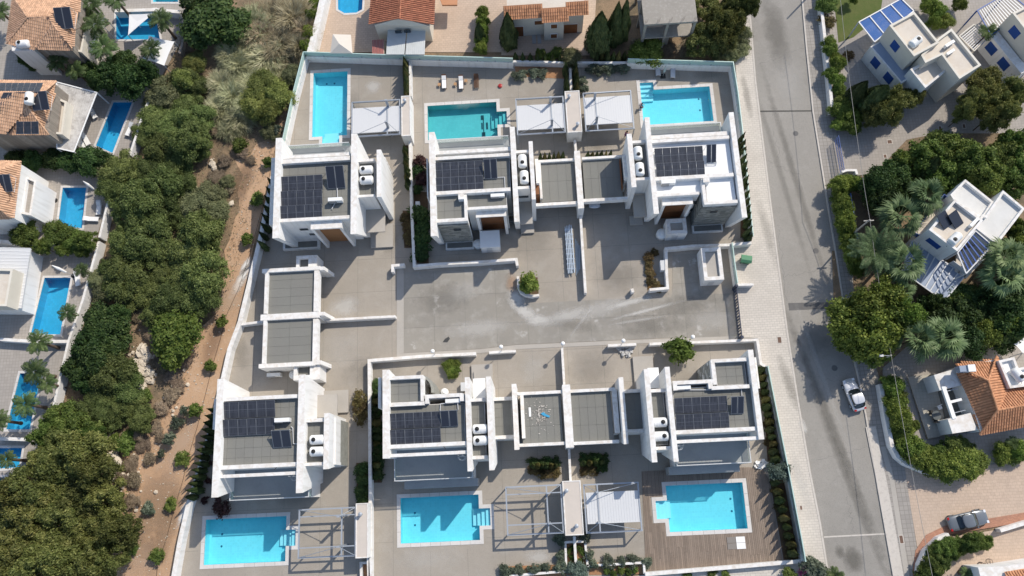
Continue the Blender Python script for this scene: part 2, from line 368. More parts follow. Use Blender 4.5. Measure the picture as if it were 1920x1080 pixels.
# ------------------------------------------------------------------ pools (outlines first: the ground has holes for them)
def rectpx(NW, SE, z=0):
    a = P(*NW, z); b = P(*SE, z); return (a.x, b.y, b.x, a.y)      # x0,y0,x1,y1
def notched(main, notch, side):
    x0, y0, x1, y1 = main; u0, v0, u1, v1 = notch
    if side == 'E': return [(x0,y0),(x1,y0),(x1,v0),(u1,v0),(u1,v1),(x1,v1),(x1,y1),(x0,y1)]
    if side == 'W': return [(x0,y0),(x1,y0),(x1,y1),(x0,y1),(x0,v1),(u0,v1),(u0,v0),(x0,v0)]
    if side == 'S': return [(x0,y0),(u0,y0),(u0,v0),(u1,v0),(u1,y0),(x1,y0),(x1,y1),(x0,y1)]
    if side == 'N': return [(x0,y0),(x1,y0),(x1,y1),(u1,y1),(u1,v1),(x0,v1)]
POOLS = []
def defpool(poly, label, tile, steps=None, cope=.45, cz=.05, frame=None): POOLS.append((ccw([(p[0], p[1]) for p in poly]), label, tile, steps, cope, cz, frame))
m_ = rectpx((588, 137.5), (650.5, 253.5)); n_ = rectpx((604.5, 252), (636, 268.5)); defpool(notched(m_, n_, 'S'), 'north-west villa pool with small step bay at its lower end', pooltile, ('S', n_))
m_ = rectpx((801.5, 199), (933.5, 255.5)); n_ = rectpx((932, 209.5), (951, 233)); defpool(notched(m_, n_, 'E'), 'teal pool of the north middle villa with dark bench lines in it', pooltile2, ('E', n_))
m_ = rectpx((1199.5, 170), (1338, 227)); n_ = rectpx((1199.5, 156), (1226, 171)); m_ = (n_[0], m_[1], m_[2], m_[3]); defpool(notched(m_, n_, 'N'), 'north-east villa pool with steps at its upper left corner', pooltile, ('N', n_))
m_ = rectpx((386.5, 974.5), (535, 1052.5)); n_ = rectpx((534, 993.5), (554, 1023)); defpool(notched(m_, n_, 'E'), 'south-west villa pool beside the slanting boundary wall', pooltile, ('E', n_))
m_ = rectpx((751, 934), (900, 1012.5)); n_ = rectpx((899, 953.5), (920, 985)); defpool(notched(m_, n_, 'E'), 'south middle villa pool with house shadow across it', pooltile, ('E', n_))
m_ = rectpx((1248, 911), (1402, 991)); n_ = rectpx((1229, 939.5), (1247, 972.5)); defpool(notched(m_, n_, 'W'), 'south-east villa pool set in the timber deck', pooltile, ('W', n_))
for pts, lb, tl in [
    ([(218,26),(291,18),(300,74),(218,74)], 'upper left neighbour pool half covered by a white shade sail', pooltile3),
    ([(213,192),(248,192),(211,287),(180,273)], 'long narrow blue pool under the left ravine trees', pooltile3),
    ([(118,352),(162,352),(154,428),(109,424)], 'blue pool between parasol and loungers on the left', pooltile3),
    ([(84,521),(133,521),(113,627),(58,627)], 'blue pool beside the white metal roof on the left', pooltile3),
    ([(38,700),(78,700),(56,805),(12,805)], 'blue pool overhung by palm fronds at the left edge', pooltile3),
    ([(-20,840),(42,840),(36,876),(-20,880)], 'blue pool cut by the left edge above the pine cluster', pooltile3),
    ([(-10,895),(30,895),(24,960),(-10,965)], 'blue pool showing through the pine crowns at lower left', pooltile3),
    ([(633,-30),(682,-30),(679,18),(668,24),(646,25),(634,18)], 'rounded deep blue pool at the top edge', pooltile3),
    ([(287,-12),(334,-12),(334,4),(287,4)], 'pale pool strip at the very top left edge', pooltile)]:
    defpool(pw(pts), lb, tl, None, .3)
holes = [offset(p[0], .02) for p in POOLS]

# ------------------------------------------------------------------ ground
inner = [q for q in holes]
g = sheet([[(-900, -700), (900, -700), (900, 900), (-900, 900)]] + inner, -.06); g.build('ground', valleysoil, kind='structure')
# orange soil strip, gently uneven
strip = pw([(560,190),(540,235),(515,285),(510,335),(480,440),(445,610),(415,715),(388,825),(352,955),(322,1100),(195,1100),(205,1040),(222,1000),(218,960),(238,940),(228,905),(240,880),(225,850),(262,820),(270,795),(300,780),(310,745),(335,720),(330,690),(352,670),(350,640),(392,600),(408,585),(420,560),(416,530),(425,500),(420,470),(430,450),(440,410),(450,395),(445,360),(455,330),(440,300),(470,290),(480,270),(500,262),(520,240),(525,215)])
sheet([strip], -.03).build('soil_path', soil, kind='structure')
COMP = pw([(571,103),(760,107),(960,112),(1176,111),(1376,116),(1391,247),(1409,453),(1369,454),(1381,535),(1392,632),(1421,634),(1428,685),(1436,687),(1503,1053),(1208,1075),(1000,1096),(800,1110),(320,1110),(327,1080),(356,955),(392,820),(418,713),(447,607),(487,440),(505,385),(513,330),(531,275)])
def inside(pt, poly):
    c = False; x, y = pt[0], pt[1]
    for i in range(len(poly)):
        a, b = poly[i-1], poly[i]
        if (a[1] > y) != (b[1] > y) and x < (b[0]-a[0])*(y-a[1])/(b[1]-a[1]) + a[0]: c = not c
    return c
ph = [h for h in holes if inside(h[0], COMP)]
sheet([COMP] + ph, .0).build('courtyard_paving', paving, kind='structure')
# internal road: concrete slabs with joints
ROADP = pw([(757,511),(860,506),(957,500),(961,545),(968,560),(985,569),(1118,562),(1186,559.5),(1258,557),(1261,550),(1261,478),(1305,475),(1310.5,543),(1320,551),(1379,550),(1390,632),(1260,633),(968,646),(900,654),(757,662)], .02)
rd = sheet([ROADP], .012).build('road', roofbase, kind='structure')
xs = [v.x for v in ROADP]; ys = [v.y for v in ROADP]
x = min(xs)
while x < max(xs):
    y = min(ys) - .6
    while y < max(ys):
        q = clip(ROADP, x + .01, y + .01, x + 3.935, y + 3.935)
        if len(q) >= 3 and parea(q) > .3: MB().prism(q, .0, .03).build('slab', road_conc, rd)
        y += 3.95
    x += 3.95
for pts in ([(744,500),(757,500),(757,662),(744,663)], [(744,663),(900,655),(968,647),(1260,634.5),(1418,629),(1420,634),(1260,641),(968,655),(900,662),(744,673)]):
    MB().prism(pw(pts), .005, .034).build('concrete_band', conc_band, kind='structure')
# street
WE = [(1396,-60),(1400,0),(1407,40),(1416,151),(1438,330),(1457,480),(1476,625),(1497,759),(1518,884),(1537,980),(1553,1080),(1563,1140)]
EE = [(1497,-60),(1504,0),(1513,100),(1524.5,211),(1535.5,280),(1549,365.5),(1564.7,459),(1580,560),(1603.6,683),(1623,777),(1648,924),(1675.5,1080),(1686,1140)]
sheet([pw(WE) + pw(EE)[::-1]], -.05).build('street_asphalt', asphalt, kind='structure')
lw = pw([(1376,-60),(1376,-10),(1376,60),(1378,116),(1391,247),(1409,451),(1369,454),(1381,535),(1392,632),(1421,634),(1428,685),(1436,687),(1503,1053),(1450,1060),(1208,1078),(1000,1100),(990,1140),(1563,1140)])
sheet([lw[:1] + lw[1:] + pw(WE)[::-1][1:]], .06).build('sidewalk', walkm, kind='structure')
mb = MB(); wall_line(mb, pw(WE), .22, -.06, .09); k_ = mb.build('kerb', kerbm, kind='structure')
mb = MB(); wall_line(mb, pw(EE), .2, -.06, .09); mb.build('kerb', kerbm, kind='structure')
RW = [(1534,-60),(1541,18),(1555.6,155.6),(1562,209),(1578,300),(1590,420),(1602,560),(1628,640),(1652,722),(1673,838),(1695,866),(1700,905),(1728,1085),(1738,1140)]
sheet([pw(EE) + pw(RW)[::-1]], .06).build('sidewalk', walkg, kind='structure')
mb = MB(); wall_line(mb, pw([(1655,838),(1672,900),(1700,1080),(1710,1140)]), .55, .03, .072); mb.build('concrete_band', conc_band, kind='structure')
mb = MB(); wall_line(mb, pw([(1632,800),(1655,915),(1684,1080),(1695,1140)]), 1.2, .03, .066); mb.build('concrete_band', kerbm, kind='structure')
# joints and patches across the street
for a, b, w, m in [((1422,208.5),(1522,207.5),.22,blackp), ((1545,1007),(1659,1001),.16,kerbm)]:
    mb = MB(); wall_line(mb, pw([a, b]), w, -.05, -.04); mb.build('road_joint', m, kind='structure')
patch = mat('asphalt_patch', (.13, .125, .12), .9, [(2, .4, .7, (.16, .155, .15), .6)])
MB().prism(pw([(1478,568),(1566,566),(1568,578),(1480,582)]), -.05, -.044).build('road_patch', patch, kind='structure')
# right side paved areas
sheet([pw([(1562,209),(1700,190),(1990,130),(1990,300),(1760,250),(1700,262),(1640,325),(1600,330),(1580,320)])], .01).build('driveway_paving', greypave, kind='structure')
sheet([pw([(1545,-40),(1990,-40),(1990,135),(1700,195),(1563,205),(1545,60)])], .0).build('garden_ground', greypave, kind='structure')
sheet([pw([(1560,-40),(1660,-40),(1650,30),(1600,70),(1572,80)])], .02).build('lawn', lawnm, kind='structure')
sheet([pw([(1695,866),(1738,884),(1777,891),(1846,873),(1990,855),(1990,960),(1920,975),(1769,998),(1738,1010),(1722,1037),(1722,1140),(1738,1140),(1700,905)])], .03).build('driveway_paving', beigepave, kind='structure')
mb = MB(); wall_line(mb, pw([(1722,1140),(1719,1070),(1724,1036),(1742,1010),(1775,994),(1830,985),(1990,958)]), 1.0, .03, .10); mb.build('brick_path', redpave, kind='structure')
sheet([pw([(1735,1140),(1735,1050),(1760,1010),(1990,975),(1990,1140)])], .02).build('patio_paving', beigepave, kind='structure')
sheet([pw([(1655,690),(1700,650),(1990,640),(1990,870),(1846,872),(1777,889),(1738,880),(1700,862),(1675,838),(1655,730)])], .0).build('patio_paving', greypave, kind='structure')
# top yards and left yards
sheet([pw([(607,-80),(940,-80),(940,98),(585,98)]) ] + [h for h in holes if inside(h[0], pw([(607,-80),(940,-80),(940,98),(585,98)]))], .01).build('patio_paving', beigepave, kind='structure')
sheet([pw([(940,-80),(1122,-80),(1112,104),(940,104)])], .01).build('driveway_paving', beigepave, kind='structure')
LY = pw([(-160,-80),(352,-80),(346,26),(338,80),(305,140),(280,195),(247,290),(236,300),(203,372),(180,450),(155,570),(120,720),(96,800),(40,900),(-20,980),(-160,980)])
sheet([LY] + [h for h in holes if inside(h[0], LY)], .01).build('patio_paving', greypave, kind='structure')

# ------------------------------------------------------------------ pool things
def poolthing(i, spec):
    poly, label, tile, steps, cope, cz, frame = spec
    n = len(poly); cx = sum(p[0] for p in poly)/n; cy = sum(p[1] for p in poly)/n
    t = thing('swimming_pool', label, 'swimming pool', (cx, cy, 0), 'swimming pools')
    D = -1.35
    b = MB(); b.add([(x, y, D) for x, y in poly] + [(x, y, .03) for x, y in poly], [tuple(range(n))] + [(j, n + j, n + (j+1) % n, (j+1) % n) for j in range(n)])
    b.build('basin', tile, t)
    MB().add; w = MB(); w.face([(x, y, -.12) for x, y in poly]); w.build('water', water, t)
    o = offset(poly, cope)
    # coping: separate stones along each side
    c = MB(); ring(c, offset(poly, cope), poly, -.02, cz - .012); c.build('coping_bed', roofbase, t)
    for j in range(n):
        a, b2 = Vector(poly[j]), Vector(poly[(j+1) % n]); A, B = Vector(o[j]), Vector(o[(j+1) % n])
        k = max(1, round((b2-a).length / 1.25))
        for q in range(k):
            f0, f1 = q/k, (q+1)/k; e = .012 / max(.5, (b2-a).length)
            dd = (b2-a).normalized(); nn = Vector((dd.y, -dd.x))*cope; i0, i1 = a.lerp(b2, f0+e), a.lerp(b2, f1-e)
            pts = [A if q == 0 else i0+nn, B if q == k-1 else i1+nn, b2 if q == k-1 else i1, a if q == 0 else i0]
            MB().prism(pts, -.02, cz).build('coping', copem, t)
    if steps:
        sd, (u0, v0, u1, v1) = steps
        for q in range(4):
            z = -.3 - q*.26; s = MB(); z0 = D
            if sd == 'E': L = (u1-u0)+.9; s.box((u1 - (q+1)*L/4, v0, z0), (u1 - q*L/4, v1, z))
            if sd == 'W': L = (u1-u0)+.9; s.box((u0 + q*L/4, v0, z0), (u0 + (q+1)*L/4, v1, z))
            if sd == 'S': L = (v1-v0)+.6; s.box((u0, v0 + q*L/4, z0), (u1, v0 + (q+1)*L/4, z))
            if sd == 'N': L = (v1-v0)+.9; s.box((u0+.02, v1 - q*L/4, z0), (u1, v1 - (q+1)*L/4, z))
            s.build('step', tile if tile is pooltile2 else poolstep, t)
    if 'teal' in label:
        s = MB()
        for a, b2 in [((900,208),(906,216)), ((904,212),(907,246)), ((910,221.5),(914,234)), ((901,222),(904,234)), ((902,240),(909,248))]:
            x0, y0, x1, y1 = rectpx(a, b2); s.box((x0, y0, D), (x1, y1, D + .05))
        s.build('floor_line', mat('dark_mosaic', (.01, .06, .08), .5), t)
    elif tile is pooltile:
        xs = [p[0] for p in poly]; ys = [p[1] for p in poly]
        for k in (0, 1):
            s = MB(); xx = min(xs) + 1.5 if steps and steps[0] == 'E' else max(xs) - 1.3; yy = min(ys) + (max(ys)-min(ys))*(.38 + .27*k)
            if steps and steps[0] == 'S': xx = min(xs) + 1.5 + k*1.1; yy = max(ys) - 1.0
            s.lathe((xx, yy, D), [(.13, 0), (.13, .03), (.06, .05)], 10); s.build('drain', mat('drain_cover', (.03, .16, .25), .5), t)
for i, s in enumerate(POOLS): poolthing(i, s)

# timber deck (south-east villa): boards run north-south, joined but real boards
DECK = pw([(1203,884),(1217,883),(1405,876),(1430,880),(1442,900),(1467,1050),(1470,1058),(1211,1073)])
b = MB(); bp_ = POOLS[5]; ob = offset(bp_[0], .45)
xs = [v.x for v in DECK]; ys = [v.y for v in DECK]; x = min(xs)
px0, px1 = min(p[0] for p in ob), max(p[0] for p in ob)
def ysplit(xm):       # y spans of pool outline at x
    hits = []
    for i in range(len(ob)):
        a, c = ob[i-1], ob[i]
        if (a[0] > xm) != (c[0] > xm): hits.append(a[1] + (c[1]-a[1])*(xm-a[0])/(c[0]-a[0]))
    return sorted(hits)
while x < max(xs):
    h = ysplit(x + .1) or ysplit(x+.22); segs = [(min(ys)-1, max(ys)+1)] if not h else [(min(ys)-1, h[0]), (h[-1], max(ys)+1)]
    for (s0, s1) in segs:
        cut = s0
        while cut < s1:
            nx = min(s1, cut + random.choice((2.4, 3.0, 3.6)))
            q = clip(DECK, x + .012, cut, x + .198, nx - .012)
            if q: b.prism(q, .002, .045)
            cut = nx
    x += .21
dk = b.build('timber_deck', deckm, kind='structure'); 

# paving joints: recessed-looking fillets, laid in segments that skip pools, road and everything outside
pj = MB(); PO = [offset(q[0], .6) for q in POOLS]
x0, x1 = min(v.x for v in COMP), max(v.x for v in COMP); y0, y1 = min(v.y for v in COMP), max(v.y for v in COMP)
def okp(x, y): return inside((x, y), COMP) and not inside((x, y), ROADP) and not inside((x, y), DECK) and not any(inside((x, y), q) for q in PO)
k = x0
while k < x1:
    y = y0
    while y < y1:
        if okp(k, y) and okp(k, y+.5): pj.box((k-.012, y, -.02), (k+.012, y+.5, .003))
        y += .5
    k += 4.4
k = y0+1.3
while k < y1:
    x = x0
    while x < x1:
        if okp(x, k) and okp(x+.5, k): pj.box((x, k-.012, -.02), (x+.5, k+.012, .0035))
        x += .5
    k += 4.4
pj.build('paving_joint', roofbase, kind='structure')
# stains: thin irregular sheets with ragged transparent edges
SM = {}
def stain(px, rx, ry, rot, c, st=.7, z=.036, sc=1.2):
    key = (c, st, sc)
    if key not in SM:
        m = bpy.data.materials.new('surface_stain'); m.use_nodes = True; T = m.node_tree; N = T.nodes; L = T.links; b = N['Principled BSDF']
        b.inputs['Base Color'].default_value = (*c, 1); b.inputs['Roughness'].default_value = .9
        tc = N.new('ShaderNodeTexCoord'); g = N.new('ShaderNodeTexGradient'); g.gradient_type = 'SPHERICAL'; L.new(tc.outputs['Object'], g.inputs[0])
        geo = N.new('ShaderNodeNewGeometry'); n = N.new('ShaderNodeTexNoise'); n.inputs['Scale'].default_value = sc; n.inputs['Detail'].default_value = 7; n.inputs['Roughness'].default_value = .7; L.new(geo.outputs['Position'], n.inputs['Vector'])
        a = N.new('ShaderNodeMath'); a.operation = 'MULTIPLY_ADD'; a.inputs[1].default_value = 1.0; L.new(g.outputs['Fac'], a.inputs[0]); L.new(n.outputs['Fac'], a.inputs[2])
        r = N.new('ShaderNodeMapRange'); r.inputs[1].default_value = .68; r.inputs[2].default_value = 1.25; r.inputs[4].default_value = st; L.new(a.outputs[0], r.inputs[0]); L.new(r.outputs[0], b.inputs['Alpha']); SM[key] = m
    me = MB().face([(-1, -1, 0), (1, -1, 0), (1, 1, 0), (-1, 1, 0)]).mesh('surface_stain', SM[key]); o = bpy.data.objects.new('surface_stain', me); COL.objects.link(o)
    p = P(*px, z); o.location = p; o.scale = (rx, ry, 1); o.rotation_euler = (0, 0, R(rot)); o['kind'] = 'structure'
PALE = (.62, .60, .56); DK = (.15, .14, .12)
zz = .037
for px, rx, ry, rot, c, st in [((985,585),3.2,1.2,-38,PALE,.7), ((1012,600),3.4,1.2,-8,PALE,.65), ((1065,592),5,1.3,12,PALE,.5), ((1130,578),5.5,1.5,14,PALE,.35), ((1220,580),7,.35,12,PALE,.6), ((1200,600),5,.3,6,PALE,.5), ((1090,603),4,.3,50,PALE,.4), ((870,545),4,2,20,PALE,.3), ((968,560),1.6,2.0,30,PALE,.8), ((1180,567),5,.6,12,PALE,.6), ((900,615),6,1.6,5,PALE,.4), ((1290,570),6,2,10,DK,.25), ((830,560),5,3,0,DK,.22), ((1230,610),6,2,0,DK,.25), ((960,530),1.2,1.8,0,(.45,.3,.2),.5), ((1340,600),4,2,0,PALE,.25), ((1075,610),5,1.2,-10,DK,.2)]:
    stain(px, rx, ry, rot, c, st, zz); zz += .0015
zz = .008
for px, rx, ry, rot, c, st in [((645,575),3.0,2.0,10,PALE,.5), ((700,162),1.6,1.5,0,PALE,.5), ((690,700),4,3,0,DK,.2), ((1000,450),4,4,0,DK,.16), ((1160,520),4,3,0,DK,.2), ((560,930),4,2,0,DK,.2), ((800,1045),5,2,0,PALE,.2), ((1010,1045),2.2,1.2,0,PALE,.5), ((620,650),5,4,0,PALE,.2), ((870,190),3,1.5,0,PALE,.2), ((1110,690),4,3,0,DK,.18), ((730,450),1.5,3,0,DK,.25), ((1330,140),3,1,0,DK,.2), ((450,660),1.5,3,10,DK,.22), ((1000,690),2,3,0,PALE,.2), ((660,210),2,4,0,DK,.18), ((1120,270),4,1.2,0,DK,.25)]:
    stain(px, rx, ry, rot, c, st, zz, .9); zz += .0015
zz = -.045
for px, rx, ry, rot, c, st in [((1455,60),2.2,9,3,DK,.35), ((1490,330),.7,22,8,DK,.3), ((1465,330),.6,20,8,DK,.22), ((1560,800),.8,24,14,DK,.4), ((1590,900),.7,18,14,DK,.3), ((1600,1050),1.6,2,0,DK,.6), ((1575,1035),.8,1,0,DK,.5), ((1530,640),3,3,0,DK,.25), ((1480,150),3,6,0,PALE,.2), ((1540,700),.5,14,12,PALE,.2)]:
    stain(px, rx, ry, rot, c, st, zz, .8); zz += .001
zz = .068
for px, rx, ry, rot, c, st in [((1480,720),1,5,12,DK,.3), ((1506,800),.6,1.4,10,PALE,.6), ((1440,440),1,7,8,DK,.2), ((1400,180),.7,5,4,DK,.25), ((1500,900),1,5,12,PALE,.3)]:
    stain(px, rx, ry, rot, c, st, zz, 1.0); zz += .001

for px, rx, ry, rot in (((452,525),.9,4.2,-28), ((460,500),.7,2.0,-25), ((346,960),.8,2.6,-22)): stain(px, rx, ry, rot, (.72, .70, .67), 1.0, -.02, 1.5)
for px, rx, ry, rot, c in (((455,340),2,5,-15,(.2,.13,.08)), ((430,560),3,4,-20,(.55,.4,.28)), ((290,950),4,6,-15,(.32,.22,.14)), ((340,830),2,7,-20,(.55,.41,.3)), ((270,1040),4,4,0,(.5,.37,.27)), ((310,990),2,8,-15,(.36,.24,.15)), ((400,640),1.5,6,-15,(.3,.19,.12))): stain(px, rx, ry, rot, c, .5, -.015+rx*.001, .8)

ck = MB(); rr = random.Random(21)
for a, b in (((1440,300),(1500,330)), ((1470,520),(1555,500)), ((1500,700),(1590,720)), ((1530,860),(1630,840)), ((1425,120),(1505,90)), ((1460,430),(1475,560)), ((1590,930),(1600,1000)), ((1450,240),(1462,300))):
    p = P(*a, 0); q = P(*b, 0); n = 16; prev = p
    for k in range(1, n+1):
        c = p.lerp(q, k/n)+Vector((rr.uniform(-.25, .25), rr.uniform(-.25, .25), 0)); w = rr.uniform(.012, .03); wall_line(ck, [prev, c], w, -.052, -.0465); prev = c
ck.build('road_crack', patch, kind='structure')
for a in ((1492,250), (1530,470), (1565,690)):
    p = P(*a, 0); m_ = MB(); m_.lathe((p.x, p.y, -.06), [(.36, 0), (.36, .018)], 20); m_.build('manhole_cover', patch, label={1492: 'manhole cover in the upper street', 1530: 'manhole cover midway down the street', 1565: 'manhole cover in the street above the parked hatchback'}[a[0]]+', round and dark', cat='manhole cover')
# ------------------------------------------------------------------ villas
ZF, ZP, ZR = 8.2, 7.9, 7.3
paverme = MB().box((-.5, -.5, 0), (.5, .5, .04)).mesh('roof_paver', roofpaver)
def ext(NW, SE, z): a = P(*NW, z); b = P(*SE, z); return a.x, b.y, b.x, a.y     # x0,y0,x1,y1
ZC = [0]
def zj(z):       # a millimetre or so apart, so that crossing copings never share a plane
    ZC[0] = (ZC[0]+5) % 17; return z + ZC[0]*.0016
def bx(par, name, NW, SE, z1, z0=0, m=None, label=None):
    z1 = zj(z1); x0, y0, x1, y1 = ext(NW, SE, z1); o = MB().box((x0, y0, z0), (x1, y1, z1)).build(name, m or white, par)
    if label: o['label'] = label
    return o
def bar(par, name, W, E, t, z1, z0, m=None, d='S'):   # E-W bar from the top-left px of its upper edge to its right end
    z1 = zj(z1); a = P(*W, z1); b = P(*E, z1); y = (a.y + b.y)/2
    return MB().box((a.x, y - t, z0), (b.x, y, z1)).build(name, m or white, par)
def nsbar(par, name, N, S, t, z1, z0, m=None):        # N-S bar, px on its left top edge
    z1 = zj(z1); a = P(*N, z1); b = P(*S, z1); x = (a.x + b.x)/2
    return MB().box((x, b.y, z0), (x + t, a.y, z1)).build(name, m or white, par)
def fin(par, N, S, w, nb=0, sb=1.2, z=ZF, z0=0, name='fin_wall'):
    z = zj(z); a = P(*N, z); b = P(*S, z); x = (a.x + b.x)/2; y1, y0 = a.y, b.y
    poly = [(y0 + sb, z0), (y1 - nb, z0), (y1, z), (y0, z)]
    mb = MB(); mb.hexa([(x + w, y, zz) for y, zz in poly][::-1], [(x, y, zz) for y, zz in poly][::-1])
    return mb.build(name, white, par)
def pavers(par, x0, y0, x1, y1, z, size=1.05, sy_=None):
    nx = max(1, round((x1-x0)/size)); ny = max(1, round((y1-y0)/(sy_ or size))); sx = (x1-x0)/nx; sy = (y1-y0)/ny
    for i in range(nx):
        for j in range(ny):
            inst('roof_paver', paverme, par, (x0+(i+.5)*sx, y0+(j+.5)*sy, z + random.uniform(-.004, .004)), 0, (sx-.02, sy-.02, 1))
def roof(par, NW, SE, z=ZR, pav=True, z0=0, body=white):
    x0, y0, x1, y1 = ext(NW, SE, z)
    e = .06
    MB().box((x0-e, y0-e, z0), (x1+e, y1+e, z-.04)).build('body', body, par)
    if pav:
        MB().box((x0, y0, z-.04), (x1, y1, z-.02)).build('roof', roofbase, par); pavers(par, x0, y0, x1, y1, z-.02)
    else: MB().box((x0, y0, z-.04), (x1, y1, z)).build('roof', whitep, par)
def rail(par, pts, z0, h=1.0, t=.03):
    mb = MB(); wall_line(mb, pts, t, z0, z0+h); g = mb.build('balustrade', glassrail, par)
    mb = MB(); wall_line(mb, pts, .09, z0+h, z0+h+.05); mb.build('handrail', whitemetal, g)
def window(par, c, w, h, face='S', m=glassm):
    """window on a wall facing south/north at world centre c"""
    x, y, z = c; sg = -1 if face == 'S' else 1
    f = MB().box((x-w/2-.06, y, z-h/2-.06), (x+w/2+.06, y+sg*.05, z+h/2+.06)).build('window', framemetal, par)
    MB().box((x-w/2, y+sg*.04, z-h/2), (x+w/2, y+sg*.06, z+h/2)).build('pane', m, f)
def planks_door(par, x0, x1, y, z0, z1, m, n=6, face=-1):
    d = MB().box((x0, y, z0), (x1, y+face*.08, z1)).build('door', m, par)
    for i in range(n):
        zz0 = z0+(z1-z0)*i/n+.02; zz1 = z0+(z1-z0)*(i+1)/n-.02
        MB().box((x0+.05, y+face*.08, zz0), (x1-.05, y+face*.11, zz1)).build('panel', m, d)
    return d
def stoneface(par, x0, x1, y, z0, z1, face=-1, axis='x'):
    mb = MB(); rows = max(1, int((z1-z0)/.22)); rr = random.Random(int(x0*100+y*31))
    for r_ in range(rows):
        a = x0 + rr.uniform(-.5, 0)
        while a < x1:
            l = rr.uniform(.4, .9); p = rr.uniform(.03, .1); s0 = max(x0, a); s1 = min(x1, a+l-.02); zz = z0+(z1-z0)*r_/rows; zt = z0+(z1-z0)*(r_+1)/rows-.015
            if s1 > s0+.03:
                if axis == 'x': mb.box((s0, y, zz), (s1, y+face*p, zt))
                else: mb.box((y, s0, zz), (y+face*p, s1, zt))
            a += l
    return mb.build('stone_cladding', mat('ledge_stone', (.27, .27, .245), .9, [(3, .4, .7, (.2, .2, .18), .5)], isl=.3), par, kind='stuff')
def villa(label, px): return thing('villa', label, 'house', P(*px, 0), 'white villas of the walled compound')
solm = None
def solar_array(label, NW, SE, nc, nr, z=7.4, tilt=13):
    global solm
    x0, y0, x1, y1 = ext(NW, SE, z+.35); mw = (x1-x0)/nc; md = (y1-y0)/nr
    if solm is None:
        b = MB(); b.box((-.5, -.5, 0), (.5, .5, .035)); b.cm = 1
        b.box((-.475, -.485, .036), (.475, -.008, .04)); b.box((-.475, .008, .036), (.475, .485, .04))
        solm = b.mesh('module', [pvframe, pvcell])
    t = thing('solar_array', label, 'solar panels', ((x0+x1)/2, (y0+y1)/2, z-.15), 'roof solar arrays'); L = md*.93/math.cos(R(tilt))
    for r_ in range(nr):
        yc = y1-(r_+.5)*md
        for c in range(nc):
            inst('module', solm, t, (x0+(c+.5)*mw, yc, z+.15+L/2*math.sin(R(tilt))), 0, (mw*.975, L, 1), rx=R(tilt))
        for yy, zz in ((yc-L*.42, .18), (yc+L*.42, .18+L*.84*math.sin(R(tilt)))):
            MB().box((x0, yy-.03, z+zz-.09), (x1, yy+.03, z+zz-.04)).build('rail', pvframe, t)
            for xx in (x0+.1, (x0+x1)/2, x1-.1): MB().box((xx-.03, yy-.03, z-.15), (xx+.03, yy+.03, z+zz-.06)).build('strut', pvframe, t)
    return t
def collectors(label, NW, SE, z=7.2):
    x0, y0, x1, y1 = ext(NW, SE, z+.6); t = thing('solar_collector', label, 'solar heater', ((x0+x1)/2, (y0+y1)/2, z), 'solar water collectors')
    L = (y1-y0)/math.cos(R(30)); h = (y1-y0)*math.tan(R(30)); w = (x1-x0)/2
    for k in (0, 1):
        b = MB(); b.box((-w/2+.02, -L/2, 0), (w/2-.02, L/2, .08)); b.cm = 1; b.box((-w/2+.07, -L/2+.05, .081), (w/2-.07, L/2-.05, .086))
        inst('panel', b.mesh('panel', [pvframe, collector]), t, (x0+w*(k+.5), (y0+y1)/2, z+.25+h/2), rx=R(30))
    for xx in (x0+.05, x1-.05):
        s = MB(); s.tube((xx, y1, z), (xx, y1, z+.25+h), .03, 6); s.tube((xx, y0, z), (xx, y0, z+.25), .03, 6); s.tube((xx, y0, z+.03), (xx, y1, z+.03), .03, 6); s.build('frame', whitemetal, t)
    for k in range(2):
        s = MB(); p0 = Vector((x0+.3+k*.8, y0-.1, z+.06)); a = random.uniform(0, 6)
        for q in range(14):
            a += random.uniform(-.9, .9); p1 = p0+Vector((math.cos(a)*.2, math.sin(a)*.16-.03, 0)); s.tube(p0, p1, .03, 5); p0 = p1
        s.build('hose', mat('brown_hose', (.14, .08, .05), .6), t)
    return t
# hot-water / cold-water tank prototype, along x
def mk_tank():
    t = thing('water_tank', 'white ribbed water tank', 'water tank', (0, 0, 0), 'white roof water tanks')
    pr = [(.25, -.85), (.42, -.8), (.52, -.7), (.55, -.6)]
    for k in range(7): a = -.5+k*.17; pr += [(.55, a-.03), (.525, a), (.55, a+.03)]
    pr += [(.55, .6), (.52, .7), (.42, .8), (.25, .85)]
    MB().lathe((0, 0, .62), pr, 22, 'X').build('body', tankm, t, smooth=True)
    l = MB().lathe((-.3, 0, 1.1), [(.24, -.05), (.24, .1), (.2, .12), (.2, .13)], 16).build('lid', blackp, t)
    MB().lathe((-.3, 0, 1.225), [(.1, 0), (.1, .06), (.05, .08)], 12).build('knob', blackp, l)
    MB().box((-.55, -.4, 0), (-.4, .4, .25)).build('foot', tankm, t); MB().box((.4, -.4, 0), (.55, .4, .25)).build('foot', tankm, t)
    MB().tube((-.8, 0, .3), (-1.15, 0, .1), .03, 6).build('pipe', blackp, t)
    regkids(t); return t
TANK = mk_tank(); tank_used = [0]
def tank(label, px, rz, z=7.3):
    p = P(*px, z+.6); p.z = z
    if not tank_used[0]: tank_used[0] = 1; TANK.location = p; TANK.rotation_euler = (0, 0, rz); TANK['label'] = label; return TANK
    return copytree(TANK, p, rz, label=label)
def mk_ac():
    t = thing('air_conditioner', 'white air-conditioning unit', 'air conditioner', (0, 0, 0), 'roof air-conditioning units')
    MB().box((-.85, -.18, .12), (.85, .26, .95)).build('casing', tankm, t)
    MB().box((-.8, -.26, .15), (.1, -.18, .9)).build('fan_grille', mat('grey_grille', (.3, .3, .3), .6), t)
    for x in (-.7, .7): MB().box((x-.06, -.25, 0), (x+.06, .3, .12)).build('foot', greymetal, t)
    regkids(t); return t
